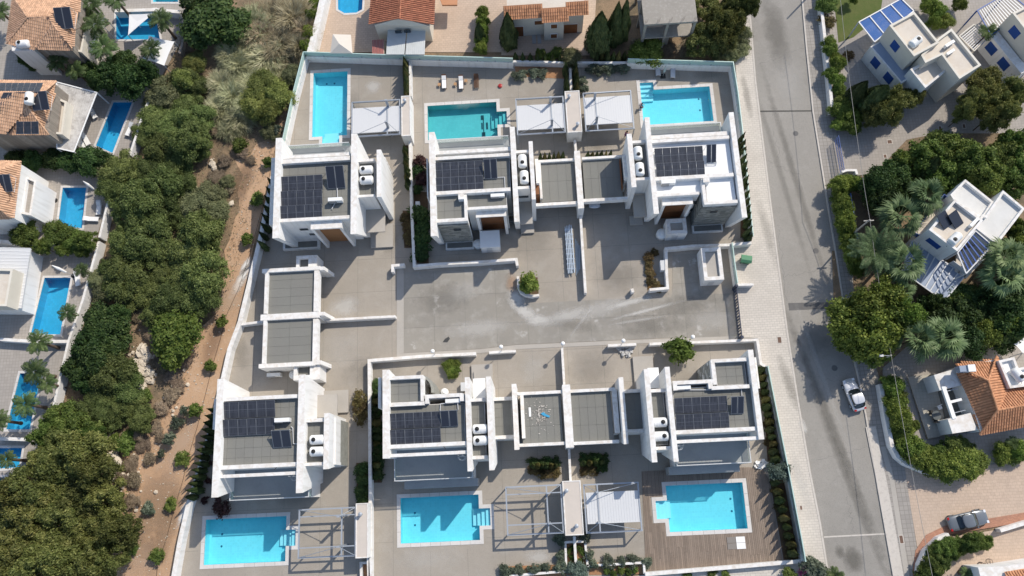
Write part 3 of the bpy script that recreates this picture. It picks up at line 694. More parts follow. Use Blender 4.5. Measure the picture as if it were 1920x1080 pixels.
AC = mk_ac(); ac_used = [0]
def ac(label, px, rz=0, z=7.3, s=1.0):
    p = P(*px, z+.9); p.z = z
    if not ac_used[0]: ac_used[0] = 1; AC.location = p; AC.rotation_euler = (0, 0, rz); AC['label'] = label; AC.scale = (s,)*3; return AC
    return copytree(AC, p, rz, s, label)
def platform(par, NW, SE, canNW, canSE, steps='S'):
    bx(par, 'porch_step', NW, SE, .35, 0, conc_band)
    x0, y0, x1, y1 = ext(canNW, canSE, 3.1); MB().box((x0, y0, 2.85), (x1, y1, 3.1)).build('porch_canopy', conc_band, par)
def cage_ladder(par, px, z0=3.7, z1=7.8):
    p = P(*px, z1); mb = MB(); r = .4
    for s in (-.25, .25): mb.tube((p.x+s, p.y, z0), (p.x+s, p.y, z1+.6), .025, 6)
    for k in range(8):
        z = z0+.3+k*.45; mb.tube((p.x-.25, p.y, z), (p.x+.25, p.y, z), .015, 5)
        if k > 2:
            pts = [Vector((p.x+.42*math.cos(a), p.y-.05-.42*math.sin(a), z)) for a in np.linspace(0, math.pi, 7)]
            for a, b in zip(pts, pts[1:]): mb.tube(a, b, .018, 5)
    mb.build('cage_ladder', whitemetal, par)

# --- villa 1: north-west -------------------------------------------------------
v = villa('white villa at the upper left of the compound, roof with fifteen-panel solar array', (600, 400))
fin(v, (516.2,259), (511.7,446.7), .75, 0, 1.4); fin(v, (657.8,251), (658,439), .72, .3, 2.3)
bx(v, 'screen_panel', (509,296), (512,421), 6.8, .5)
fin(v, (702.5,281), (710,369), .55, .3, 0); 
roof(v, (527,301), (656,412)); bar(v, 'parapet', (527,300), (656,291.5), .55, ZP, 6.75); bar(v, 'parapet', (527,293), (656,285), .4, ZP-.25, 7.1); bar(v, 'parapet', (523,411), (655.3,403), .42, ZP, 0)
# terrace to the north
x0, y0, x1, y1 = ext((543,279), (657,300), 3.7); MB().box((x0, y0-1.0, 0), (x1, y1, 3.65)).build('body', white, v); MB().box((x0, y0-1.0, 3.65), (x1, y1, 3.67)).build('terrace_floor', greymem, v)
rail(v, [(x0+.05, y0), (x0+.05, y1-.05), (x1, y1-.05)], 3.67)
cage_ladder(v, (650, 282))
# front: tall plywood-covered door between two white frames, small windows, planter
a = P(523, 416.9, ZP); fy = a.y
xa = P(594, 425, 6).x; xb = P(641, 422, 6).x
planks_door(v, xa, xb, fy-.02, 0, 6.8, plywood); 
for xx in (xa-.35, xb): MB().box((xx, fy-.95, 0), (xx+.35, fy-.01, 7.1)).build('door_frame', white, v)
MB().box((xa-.35, fy-.95, 7.1), (xb+.35, fy-.01, 7.4)).build('door_frame', white, v)
for px, z in (((570,427), 5.0), ((588,442), 3.0)): q = P(*px, z); window(v, (q.x, fy-.02, z), .9, .5)
q = P(572, 462, .5); MB().box((q.x-2.9, fy-1.1, 0), (q.x+1.9, fy-.01, .55)).build('planter', white, v); MB().box((q.x-2.6, fy-.9, .55), (q.x+1.6, fy-.1, .57)).build('planter_bed', roofbase, v)
# tank recess, stair bay, stone wall
roof(v, (669,303), (702,366), 6.75); bar(v, 'parapet', (668,299), (702,297), .35, 7.4, 0); bar(v, 'parapet', (669,366), (702,364), .3, 7.4, 0)
bx(v, 'slot_wall', (716,296), (722.5,366), 5.2, 0); bx(v, 'slot_cap', (710,295), (722,299), 5.22, 0); bx(v, 'slot_cap', (712,363), (722,367), 5.22, 0)
x0, y0, x1, y1 = ext((722,300), (724,368), 5.0); stoneface(v, y0, y1, x0+.02, 0, 5.0, 1, 'y'); MB().box((x0-1.4, y0, 0), (x0, y1, 3.4)).build('body', white, v)
platform(v, (695,421), (737,462.5), (683.5,390), (722,434))
solar_array('fifteen-panel solar array, three rows of five, on the upper left villa', (525.5,332), (603.8,410), 5, 3)
collectors('twin dark collectors on the upper left villa roof, right of the solar array', (614,318), (647,350))
ac('white box unit on the upper left villa roof below the collectors', (628,374))
tank('upper of two white tanks on the upper left villa', (687,319), 0, 6.75); tank('lower of two white tanks on the upper left villa', (687.5,338), 0, 6.75)
# --- villa 2: north middle -----------------------------------------------------
v = villa('white villa with brown wooden door at the upper middle of the compound', (880, 400))
fin(v, (803,248), (808.6,442.8), .72, 0, 1.6); fin(v, (955.8,238), (964,416), .62, .2, 1.9); fin(v, (991,265), (997,374), .5, 0, 0, z=7.8)
bx(v, 'screen_panel', (799.5,297), (802.5,370), 6.8, .5)
roof(v, (813.5,296), (957,357)); bar(v, 'parapet', (812.8,294), (957,287), .42, ZP, 6.75); bar(v, 'parapet', (813,283), (957,276), .45, ZP-.2, 7.0); bar(v, 'parapet', (813.6,359), (957,351.5), .45, ZP, 0)
x0, y0, x1, y1 = ext((819,268), (955,290), 3.7); MB().box((x0, y0-1.0, 0), (x1, y1, 3.65)).build('body', white, v); MB().box((x0, y0-1.0, 3.65), (x1, y1, 3.67)).build('terrace_floor', greymem, v)
rail(v, [(x0+.05, y0), (x0+.05, y1-.05), (x1, y1-.05)], 3.67); cage_ladder(v, (950, 262))
roof(v, (815,364), (870,411)); bar(v, 'parapet', (816,412), (877,407), .42, ZP, 0); nsbar(v, 'parapet', (869.5,365), (871.5,408), .33, ZP, 6.75)
bx(v, 'chimney', (859,364), (870,373), 8.2, 7.1)
roof(v, (877,363), (950,386), 7.1, z0=3); bar(v, 'parapet', (876,388), (951,385), .35, 7.6, 0)
sy = P(816, 419, ZP).y; x0 = P(817, 416, ZP).x; x1 = P(877, 412, ZP).x
stoneface(v, x0, x1, sy-.01, .6, 7.1); window(v, (P(858,425,5).x, sy-.08, 5.5), .8, .6)
MB().box((x0+.3, sy-1.0, 0), (x1+.1, sy-.01, .55)).build('planter', white, v); MB().box((x0+.5, sy-.85, .55), (x1-.1, sy-.15, .57)).build('planter_bed', roofbase, v)
fy = P(876, 392, 7.6).y; xa = P(898, 400, 6.3).x; xb = P(944, 398, 6.3).x
planks_door(v, xa, xb, fy-.02, 0, 6.3, wooddoor)
for xx in (xa-.35, xb): MB().box((xx, fy-.9, 0), (xx+.35, fy-.01, 6.75)).build('door_frame', white, v)
MB().box((xa-.35, fy-.9, 6.75), (xb+.35, fy-.01, 6.9)).build('door_frame', white, v)
for px, z in (((886.5,402), 5.0), ((890,420), 2.2), ((958,398), 5.0), ((959,417), 2.4)): q = P(*px, z); window(v, (q.x, fy-.02, z), .8, .8)
roof(v, (965,287), (991,350), 6.75); bar(v, 'parapet', (965,282), (991,281), .35, 7.4, 0); bar(v, 'parapet', (968,350), (994,348), .35, 7.4, 0)
q = P(981, 369, 5); sy2 = P(968, 354.5, 7.4).y; window(v, (q.x, sy2-.02, 4.8), 1.2, .5)
platform(v, (974,379), (1002,436), (972,379), (999,419))
bx(v, 'slot_wall', (1003,298), (1011.5,343), 5.0, 0); bx(v, 'timber_slats', (1003,343), (1011.5,364), 4.3, 0, wooddoor)
solar_array('twelve-panel solar array on the villa with the stone wall, upper middle', (813.8,306), (907,357), 6, 2)
collectors('twin collectors right of the upper middle villa solar array', (907,304), (933,332))
ac('white unit on the lower roof edge of the upper middle villa', (933,366), 0, 6.75)
tank('upper of two white tanks on the upper middle villa', (979.5,303), math.pi/2, 6.75); tank('lower of two white tanks on the upper middle villa', (983,333), math.pi/2, 6.75)
# --- villa 3: north-east (mirrored, white painted roofs) -----------------------
v = villa('villa with white painted roofs at the upper right corner of the compound', (1300, 380))
fin(v, (1175.5,251), (1184,351), .6, 0, 0, z=7.5); fin(v, (1208.5,220), (1225.8,401), .62, .2, 1.9); fin(v, (1367.5,210.6), (1390,408), .62, 0, 1.6)
bx(v, 'screen_panel', (1378,256), (1390,331), 7.5, .5)
roof(v, (1219,265), (1375,332), pav=False); bar(v, 'parapet', (1219,262), (1367,254), .42, ZP, 6.75); bar(v, 'parapet', (1219,254), (1366,246), .5, ZP-.2, 7.0); bar(v, 'parapet', (1224,333), (1375,323), .45, ZP, 0)
x0, y0, x1, y1 = ext((1218,243), (1352,265), 3.7); MB().box((x0, y0-1.0, 0), (x1, y1, 3.65)).build('body', white, v); MB().box((x0, y0-1.0, 3.65), (x1, y1, 3.67)).build('terrace_floor', greymem, v)
rail(v, [(x0, y1-.05), (x1-.05, y1-.05), (x1-.05, y0)], 3.67)
roof(v, (1322,331), (1380,378), pav=False); bar(v, 'parapet', (1320,377.5), (1383,374.5), .4, ZP, 0); nsbar(v, 'parapet', (1315,336), (1319,380), .38, ZP, 6.75)
bx(v, 'chimney', (1318,334), (1331,341), 8.2, 7.1)
roof(v, (1229,337), (1314,361), 7.1, pav=False, z0=3); bar(v, 'parapet', (1232,363), (1311,360), .35, 7.6, 0)
sy = P(1320, 384, ZP).y; x0 = P(1319, 384, ZP).x; x1 = P(1385, 382, ZP).x
stoneface(v, x0, x1, sy-.01, .6, 7.1); stoneface(v, sy, sy+2.6, x0-.01, 0, 7.1, -1, 'y'); window(v, (P(1336,396,5).x, sy-.08, 5.5), .8, .6)
MB().box((x0, sy-1.0, 0), (x1-.3, sy-.01, .55)).build('planter', white, v); MB().box((x0+.2, sy-.85, .55), (x1-.5, sy-.15, .57)).build('planter_bed', roofbase, v)
fy = P(1232, 369, 7.6).y; xa = P(1245, 375, 6.3).x; xb = P(1291, 373, 6.3).x
planks_door(v, xa, xb, fy-.02, 0, 6.3, wooddoor)
for xx in (xa-.35, xb): MB().box((xx, fy-.9, 0), (xx+.35, fy-.01, 6.75)).build('door_frame', white, v)
MB().box((xa-.35, fy-.9, 6.75), (xb+.35, fy-.01, 6.9)).build('door_frame', white, v)
for px, z in (((1302,375), 5.0), ((1293,394), 2.4)): q = P(*px, z); window(v, (q.x, fy-.02, z), .8, .8)
roof(v, (1187,272), (1213,333), 6.75); bar(v, 'parapet', (1184,264), (1212,262), .35, 7.4, 0); bar(v, 'parapet', (1190,333), (1218,332), .35, 7.4, 0)
q = P(1200, 356, 5); window(v, (q.x, P(1190,337,7.4).y-.02, 4.8), 1.2, .5)
platform(v, (1180,405), (1206,420), (1185.5,366), (1212,406))
bx(v, 'slot_wall', (1168,290), (1178,332), 5.0, 0); bx(v, 'timber_slats', (1162,297), (1168,352), 3.9, 0, wooddoor)
solar_array('twelve-panel solar array on the white painted roof at upper right', (1226,279), (1323,330), 6, 2)
collectors('twin collectors on the white painted roof, right of its solar array', (1322,276), (1344,302))
ac('grey-white unit on the narrow white roof above the brown door, upper right', (1253.5,341), 0, 7.0)
tank('upper of two white tanks on the upper right villa', (1196,288), math.pi/2, 6.75); tank('lower of two white tanks on the upper right villa', (1199.5,318), math.pi/2, 6.75)
# --- villa 4: south-west --------------------------------------------------------
v = villa('white villa at the lower left of the compound with slanting end walls', (490, 830))
fin(v, (407.5,710.8), (396.4,933), .75, .5, 1.2); fin(v, (559.4,702.5), (555.5,924.7), .75, .6, 1.2)
bx(v, 'screen_panel', (401.5,748), (404,805), 6.8, .5)
fin(v, (607.5,774.7), (606,880), .6, 0, 1.0, z=7.8)
roof(v, (414,752), (556,872)); bar(v, 'parapet', (414.4,747), (557.5,738), .42, ZP, 0); bar(v, 'parapet', (410,873.5), (556,866), .45, ZP, 0)
bar(v, 'parapet', (413,891), (556,883), .36, ZP, 7.2)
x0, y0, x1, y1 = ext((438,900), (584,932), 3.7); MB().box((x0, y0, 0), (x1, y1+2.5, 3.65)).build('body', white, v); MB().box((x0, y0, 3.65), (x1, y1+2.5, 3.67)).build('terrace_floor', greymem, v)
rail(v, [(x0+.05, y1+1), (x0+.05, y0+.05), (x1-.05, y0+.05), (x1-.05, y1)], 3.67); cage_ladder(v, (548, 893))
roof(v, (570,792), (607,866), 6.75); bar(v, 'parapet', (568,786), (608,783), .4, 7.4, 0); bar(v, 'parapet', (568,868), (608,866), .35, 7.4, 0)
bx(v, 'slot_wall', (622.5,784), (629,871), 5.5, 0); bx(v, 'slot_cap', (614,784), (629,788), 5.52, 0); bx(v, 'slot_cap', (614,866), (629,871), 5.52, 0)
x0, y0, x1, y1 = ext((629,785), (631,871), 5.3); MB().box((x0-1.6, y0, 0), (x0, y1, 3.4)).build('body', white, v)
sb = MB(); sb.hexa([(x0, y0, 0), (x0+.25, y0, 0), (x0+.25, y1, 0), (x0, y1, 0)], [(x0, y0, 5.1), (x0+.05, y0, 5.1), (x0+.05, y1, 5.1), (x0, y1, 5.1)]); sb.build('battered_wall', stonem, v)
bx(v, 'porch_step', (607,733), (653,773), .35, 0, conc_band); x0, y0, x1, y1 = ext((591,741), (632.5,781), 3.1); MB().box((x0, y0, 2.85), (x1, y1, 3.1)).build('porch_canopy', conc_band, v)
solar_array('twelve-panel solar array on the lower left villa roof', (414.4,754), (514.5,814.5), 6, 2)
collectors('twin collectors on the lower left villa, below the white box unit', (512,808), (546,837))
ac('white box unit on the lower left villa roof', (528.5,788))
tank('upper of two white tanks on the lower left villa', (595,824.5), 0, 6.75); tank('lower of two white tanks on the lower left villa', (595,846.5), 0, 6.75)
# --- villa 5: south middle ------------------------------------------------------
v = villa('white villa at the lower middle of the compound with a curved stone bay', (800, 790))
fin(v, (717.5,693.6), (717.2,860), .78, .4, .3); fin(v, (871.7,707.5), (876.3,884), .55, .3, 1.2); fin(v, (911,706), (917.5,882), .55, .3, 1.2); fin(v, (959.7,720), (964,843.6), .55, 0, .6, z=5.0)
bx(v, 'screen_panel', (709,708), (714,765), 6.8, .5)
roof(v, (728,711), (787,752)); bar(v, 'parapet', (727,706), (793,703), .38, ZP, 0); nsbar(v, 'parapet', (787.5,708), (789.5,752), .36, ZP, 6.75); bar(v, 'parapet', (727,756.5), (796,752), .42, ZP, 6.75)
roof(v, (728,763), (872,830)); bar(v, 'parapet', (726,834.5), (874.5,827), .42, ZP, 0); bar(v, 'parapet', (728,852), (875,844), .36, ZP, 7.2)
bar(v, 'parapet', (796,741), (867,736), .42, ZP, 0); nsbar(v, 'parapet', (796,742), (798,757), .42, ZP, 6.75); nsbar(v, 'parapet', (861,738), (863,752), .5, ZP, 6.75)
x0, y0, x1, y1 = ext((742,860), (888,896), 3.7); MB().box((x0, y0, 0), (x1, y1+3, 3.65)).build('body', white, v); MB().box((x0, y0, 3.65), (x1, y1+3, 3.67)).build('terrace_floor', greymem, v)
MB().box((x0+.8, y0-.9, 0), (x1+.4, y0-.01, 2.6)).build('window_bay', greymem, v)
rail(v, [(x0+.05, y1), (x0+.05, y0+.05), (x1-.05, y0+.05), (x1-.05, y1)], 3.67); cage_ladder(v, (864, 854))
roof(v, (881.5,752), (911,853), 6.75); bar(v, 'parapet', (881,747.5), (911,745.5), .36, 7.4, 0); bar(v, 'parapet', (884,856), (915,853), .36, 7.4, 0)
roof(v, (921.5,750), (961,815), 3.2); bar(v, 'parapet', (918,746), (960,743), .4, 3.6, 0); bar(v, 'parapet', (922,817.5), (964,815), .4, 3.6, 0)
cw = [P(x, y, 6.0) for x, y in ((794,707),(800,709),(805,713),(809,720),(811,728),(811,736))]
for s in range(14): mb = MB(); wall_line(mb, cw, .28+.05*(s % 2), s*.43, s*.43+.42); mb.build('stone_course', mat('ledge_stone', (.3, .3, .27), .9, [(3, .4, .7, (.2, .2, .18), .5)]), v)
bx(v, 'porch_step', (883.6,684), (925.5,745), .35, 0, conc_band); bx(v, 'porch_step', (888,697), (922,712), .55, .35, conc_band); x0, y0, x1, y1 = ext((887,710), (911,747), 3.1); MB().box((x0, y0, 2.85), (x1, y1, 3.1)).build('porch_canopy', whitep, v)
solar_array('twelve-panel solar array on the lower middle villa roof', (725.8,775), (827,832), 6, 2)
collectors('twin collectors at the right end of the lower middle solar array', (826.5,771), (859,798))
ac('white box unit by the parapet of the lower middle villa', (849,752), 0, 6.75)
tank('upper of two white tanks on the lower middle villa', (900,804.5), 0, 6.75); tank('lower of two white tanks on the lower middle villa', (901,826), 0, 6.75)
# --- villa 6: south-east ---------------------------------------------------------
v = villa('white villa at the lower right of the compound beside the street hedge', (1340, 770))
fin(v, (1205.6,692), (1223.8,867), .6, .3, 1.2); fin(v, (1245.6,688), (1264,866), .55, .3, 1.2); fin(v, (1159.7,707.5), (1169.6,833), .55, 0, .6, z=5.0); fin(v, (1401,656), (1424,824), .6, .4, .3)
bx(v, 'screen_panel', (1414.5,670), (1425,728), 6.8, .5)
roof(v, (1341,678), (1400,719)); bar(v, 'parapet', (1333,674), (1402,670), .38, ZP, 0); nsbar(v, 'parapet', (1332.5,675), (1337,721), .42, ZP, 0); bar(v, 'parapet', (1334,724.5), (1406,720), .42, ZP, 6.75)
roof(v, (1262,729), (1416,802)); bar(v, 'parapet', (1266,807), (1417,800), .42, ZP, 0); bar(v, 'parapet', (1268,825), (1424,818), .36, ZP, 7.2)
bar(v, 'parapet', (1261.4,715), (1336,710.5), .42, ZP, 0); nsbar(v, 'parapet', (1261.5,716), (1263,732), .45, ZP, 6.75); nsbar(v, 'parapet', (1327,712), (1329,729), .5, ZP, 6.75)
q0 = P(1333, 674, ZP); stoneface(v, P(1336,721,ZP).y, q0.y, q0.x-.01, 0, 7.1, -1, 'y')
x0, y0, x1, y1 = ext((1262,830), (1405,868), 3.7); MB().box((x0, y0, 0), (x1, y1+3, 3.65)).build('body', white, v); MB().box((x0, y0, 3.65), (x1, y1+3, 3.67)).build('terrace_floor', greymem, v)
MB().box((x0-.6, y0-.9, 0), (x1-.9, y0-.01, 2.6)).build('window_bay', greymem, v)
rail(v, [(x0+.05, y1), (x0+.05, y0+.05), (x1-.05, y0+.05), (x1-.05, y1+1)], 3.67); cage_ladder(v, (1276, 835))
roof(v, (1220,736), (1252,833), 6.75); bar(v, 'parapet', (1217,730), (1250,728), .36, 7.4, 0); bar(v, 'parapet', (1226,838), (1260,836), .36, 7.4, 0)
roof(v, (1170,736), (1212,803), 3.2); bar(v, 'parapet', (1168,731), (1211,728), .4, 3.6, 0); bar(v, 'parapet', (1176,806), (1222,803), .4, 3.6, 0)
bx(v, 'porch_step', (1186,669), (1229,728), .35, 0, conc_band); x0, y0, x1, y1 = ext((1214,690), (1238,727), 3.1); MB().box((x0, y0, 2.85), (x1, y1, 3.1)).build('porch_canopy', whitep, v)
solar_array('twelve-panel solar array on the lower right villa roof', (1262.8,746), (1369,803), 6, 2)
collectors('twin collectors at the right end of the lower right solar array', (1368,745), (1396,774))
ac('white box unit in the roof recess of the lower right villa', (1281,727), 0, 6.75)
tank('upper of two white tanks on the lower right villa', (1237,792), math.pi, 6.75); tank('lower of two white tanks on the lower right villa', (1239.5,818), math.pi, 6.75)

for lb, pts in (('white pipe run on the upper left villa roof', [(632,352),(633,372),(622,392)]), ('white pipe frame on the upper middle villa roof', [(907,334),(946,332),(947,354)]), ('white pipe frame on the lower left villa roof', [(546,800),(549,803),(550,832),(566,833)]), ('white pipe run on the lower middle villa roof', [(825,770),(826,757),(858,755),(859,768)]), ('white pipe run on the lower right villa roof', [(1275,731),(1355,731),(1390,729),(1391,742)]), ('white pipe run on the white painted roof', [(1325,308),(1343,308),(1344,303)])):
    w = [P(x, y, 7.5) for x, y in pts]; mb = MB()
    for a, b in zip(w, w[1:]): mb.tube(a, b, .05, 6)
    for a in w: mb.tube((a.x, a.y, 7.25), a, .04, 6)
    mb.build('roof_pipe', whitemetal, label=lb, cat='pipe')
# ------------------------------------------------------------------ carports and garages
def carport(label, cells, sz=(1.05, 2.3), grp='flat-roofed carports'):
    t = thing('carport', label, 'carport', P(*cells[0][0], 0), grp)
    for (NW, SE) in cells:
        x0, y0, x1, y1 = ext(NW, SE, 2.95)
        MB().box((x0, y0, 2.65), (x1, y1, 2.93)).build('roof', roofbase, t); pavers(t, x0, y0, x1, y1, 2.93, *sz)
    return t
t = carport('grey carport roof between the two upper right villas, left half', [((1011,304), (1081,376))]); 
bar(t, 'parapet', (1008,300.5), (1080,296), .33, 3.35, 2.5); bar(t, 'parapet', (1004,383), (1084,375), .4, 3.35, 2.5)
nsbar(t, 'back_wall', (1010,300), (1012,372), .3, 3.3, 0); bar(t, 'back_wall', (1012,303), (1080,299), .25, 2.6, 0)
t = carport('grey carport roof beside the brown slatted screen, right half', [((1091.5,299), (1168,369))])
bar(t, 'parapet', (1091,295), (1168,290), .33, 3.35, 2.5); bar(t, 'parapet', (1094,374.5), (1177,367), .4, 3.35, 2.5)
bar(t, 'back_wall', (1091,297), (1168,293), .25, 2.6, 0)
t = thing('party_wall', 'thick white beam wall between the two upper carport roofs', 'wall', P(1085, 340, 0), 'carport party walls')
nsbar(t, 'beam', (1078,283), (1082.5,391), .75, 3.7, 0)
t = carport('carport roof littered with rubble and blue sheeting', [((976,737), (1056,828))])
bar(t, 'parapet', (969.5,735.5), (1054,731.5), .36, 3.4, 2.5); bar(t, 'parapet', (973,832), (1060,828), .36, 3.4, 2.5); nsbar(t, 'parapet', (975,738), (979,822), .4, 3.4, 0); bx(t, 'slot_floor', (968,745), (974,815), 2.0, 0, roofbase)
t = carport('plain grey carport roof right of the lower central beam wall', [((1069,733), (1152,828))])
bar(t, 'parapet', (1068,730.5), (1153,726.5), .36, 3.4, 2.5); bar(t, 'parapet', (1075,829), (1161,824), .36, 3.4, 2.5); nsbar(t, 'parapet', (1146,730), (1154,812), .6, 3.4, 0)
t = thing('party_wall', 'thick white beam wall between the two lower carport roofs', 'wall', P(1060, 780, 0), 'carport party walls')
nsbar(t, 'beam', (1054,721.5), (1061,839.5), .95, 3.7, 0)
t = carport('upper of the two flat garage roofs by the left boundary wall', [((502,511), (589,586))], (3.3, 1.05))
bar(t, 'parapet', (491.4,505), (600,498), .48, 3.4, 0); nsbar(t, 'parapet', (496.5,510), (495,588), .42, 3.4, 0); nsbar(t, 'parapet', (588.5,507), (588.5,584), .62, 3.4, 2.4); bar(t, 'parapet', (488.6,591), (599,583), .75, 3.4, 0)
for a, b in (((599,500), (614,516)), ((599,585), (612,600))):
    p = P(*a, 3.4); q = P(b[0], b[1], 2.9); MB().hexa([(p.x, p.y-.45, 0), (p.x+1.0, p.y-.45, 0), (p.x+1.0, p.y, 0), (p.x, p.y, 0)], [(p.x, p.y-.45, 3.4), (p.x+.6, p.y-.45, 3.4), (p.x+.6, p.y, 3.4), (p.x, p.y, 3.4)]).build('end_wall', white, t)
x0, y0, x1, y1 = ext((555.5,480), (594,503), 3.0); mb = MB(); ring(mb, [(x0,y0),(x1,y0),(x1,y1),(x0,y1)], [(x0+.4,y0+.1),(x1-1.1,y0+.1),(x1-1.1,y1-.4),(x0+.4,y1-.4)], 0, 3.0); mb.build('store_wall', white, t); MB().box((x0+.4, y0+.1, 0), (x1-1.1, y1-.4, 2.5)).build('store_roof', roofbase, t)
t = carport('lower of the two flat garage roofs by the left boundary wall', [((500,601), (586,680))], (3.3, 1.05))
nsbar(t, 'parapet', (493.5,601), (491.5,682), .42, 3.4, 0); nsbar(t, 'parapet', (586.5,598), (586,678), .62, 3.4, 2.4); bar(t, 'parapet', (485,684), (591,676), .5, 3.4, 0)
p = P(591, 676, 3.4); MB().hexa([(p.x, p.y-.5, 0), (p.x+1.1, p.y-.5, 0), (p.x+1.1, p.y, 0), (p.x, p.y, 0)], [(p.x, p.y-.5, 3.4), (p.x+.7, p.y-.5, 3.4), (p.x+.7, p.y, 3.4), (p.x, p.y, 3.4)]).build('end_wall', white, t)
x0, y0, x1, y1 = ext((551,683), (599,711), 3.0); mb = MB(); ring(mb, [(x0,y0),(x1,y0),(x1,y1),(x0,y1)], [(x0+.4,y0+.6),(x1-1.2,y0+.6),(x1-1.2,y1-.2),(x0+.4,y1-.2)], 0, 3.0); mb.build('store_wall', white, t); MB().box((x0+.4, y0+.6, 0), (x1-1.2, y1-.2, 2.4)).build('store_roof', roofbase, t)
ac('white unit on the ground behind the lower garage', (513,703), 0, .1)
# rubble heap on the carport roof
rb = MB(); rr = random.Random(3); c = P(1012, 773, 3)
for k in range(150):
    a = rr.uniform(0, 6.28); d = abs(rr.gauss(0, 1.0)); x = c.x+d*math.cos(a)*.9; y = c.y+d*math.sin(a)*1.3; s = rr.uniform(.03, .09)
    rb.box((x-s, y-s*.6, 2.97), (x+s, y+s*.6, 2.97+s*.7))
rb.build('rubble', mat('rubble_bits', (.42, .39, .35), .9, isl=.35), label='pale builder rubble scattered on the left lower carport roof', cat='rubble', kind='stuff')
bs = MB(); p0 = P(1014, 777, 3.02)
for k, (dx, dy) in enumerate([(0, 0), (.35, -.05), (.7, -.3), (1.0, -.45), (1.25, -.4)]):
    pass
pts = [(0, .1), (.35, .25), (.6, .0), (1.1, -.25), (.95, -.42), (.5, -.25), (.2, -.1)]
bs.prism([(p0.x+x, p0.y+y) for x, y in pts], 3.0, 3.09); bs.build('plastic_sheet', mat('blue_sheet', (.05, .3, .5), .5), label='crumpled blue plastic sheet on the rubble-strewn carport roof', cat='sheet')
bd = MB(); x0, y0, x1, y1 = ext((991,764), (996,781), 3.1); bd.box((x0, y0, 2.98), (x1, y1, 3.06)); bd.build('board', fabricw, label='white board lying left of the rubble on the carport roof', cat='board')

# ------------------------------------------------------------------ service huts
def hut(label, NW, SE, z, recess=True):
    x0, y0, x1, y1 = ext(NW, SE, z); t = thing('pump_house', label, 'hut', ((x0+x1)/2, (y0+y1)/2, 0), 'small white service huts')
    if recess:
        mb = MB(); e = .45; ring(mb, [(x0,y0),(x1,y0),(x1,y1),(x0,y1)], [(x0+e,y0+e),(x1-e,y0+e),(x1-e,y1-e),(x0+e,y1-e)], 0, z); mb.build('wall', white, t)
        MB().box((x0+e, y0+e, 0), (x1-e, y1-e, z-.35)).build('roof', conc_band, t)
    else:
        MB().box((x0, y0, 0), (x1, y1, z-.12)).build('wall', white, t); MB().box((x0-.05, y0-.05, z-.12), (x1+.05, y1+.05, z)).build('roof', whitep, t)
    MB().box((x0+(x1-x0)*.3, y0-.04, .1), (x0+(x1-x0)*.3+.7, y0-.002, min(1.9, z-.3))).build('door', whitemetal, t)
    return t
hut('solid white hut below the upper middle villa door', (900,434), (937,462), 2.4, False)
hut('white hut with recessed roof below the upper right villa door', (1249,411), (1289,437), 2.6)
hut('long white bin store at the gate with recessed pale roof', (1314,465), (1358,524), 2.7)
def roundtank(label, px, r=.62, h=1.0):
    p = P(*px, h); t = thing('round_tank', label, 'water tank', (p.x, p.y, 0), 'round ground tanks')
    MB().lathe((p.x, p.y, 0), [(r, 0), (r, h*.8), (r*.8, h*.97), (r*.35, h)], 20).build('body', tankm, t, smooth=True)
    MB().lathe((p.x, p.y, h), [(r*.35, 0), (r*.35, .08), (r*.3, .1)], 14).build('lid', whitep, t)
roundtank('round white tank left of the solid white hut', (896,456)); roundtank('round white tank left of the recessed-roof hut', (1241.5,437), .7)
roundtank('round white tank beside the lower garage store', (549,702), .55); roundtank('round white tank behind the lower middle villa parapet', (833,735), .5, .9)

# ------------------------------------------------------------------ boundary and garden walls
def gwall(label, pts, t=.35, z=1.2, m=None, z0=0, name='boundary_wall', cap=None, grp='white garden walls'):
    w = [P(x, y, z) for x, y in pts]; r = thing(name, label, 'wall', (w[0].x, w[0].y, 0), grp)
    mb = MB(); wall_line(mb, w, t, z0, z); mb.build('wall', m or white, r)
    if cap == 'glass':
        mb = MB(); wall_line(mb, w, .06, z, z+.9); g = mb.build('glass_screen', greenglass, r)
        mb = MB(); wall_line(mb, w, .12, z+.9, z+.95); mb.build('handrail', greenglass, g)
        d = 0
        for a, b in zip(w, w[1:]):
            n = max(1, int((b-a).length/2.4))
            for k in range(n):
                q = a.lerp(b, k/n); MB().box((q.x-.06, q.y-.1, z), (q.x+.06, q.y+.1, z+.25)).build('clamp', greymetal, r)
    return r
gwall('glass-topped boundary wall along the upper left villas', [(572.5,104),(750,110),(862,113),(962,116)], .3, 1.5, cap='glass')
gwall('low white wall behind the upper cypress row', [(962,114.5),(1060,117),(1176,117)], .3, 1.1)
gwall('glass-topped wall around the upper right pool garden', [(1176,117),(1372,123),(1381,180),(1389,247),(1409,447)], .3, 1.4, cap='glass')
gwall('slanting glass-topped wall beside the upper left pool', [(572.5,104),(553,180),(535,262),(524,305)], .3, 1.5, cap='glass')
gwall('slanting white boundary wall beside the garages', [(511,330),(500,385),(490,437),(450,602),(430,655),(417,714)], .55, 1.3)
gwall('slanting white boundary wall beside the lower left villa', [(417,714),(398,790),(388,830),(366,905),(352,950),(338,1010),(322,1100)], .55, 1.3)
gwall('short white wall joining the garage to the boundary', [(452,608),(492,603)], .3, 1.1)
gwall('white wall right of the garages between two driveways', [(610,600),(741,593)], .3, 1.1)
gwall('short L-shaped white wall at the upper driveway mouth', [(758,496),(736,498),(736,510)], .35, 1.1)
gwall('long dividing wall between the two upper left pool gardens', [(768.5,108),(769.5,180)], .3, 1.3)
gwall('dividing wall below the pergola pier, upper left', [(768.5,262),(771,380),(776.5,499),(820,495),(900,491),(968,486),(970,498)], .35, 1.2)
gwall('planted dividing wall between the upper middle and right gardens', [(1069,122),(1071,170)], .3, 1.3)
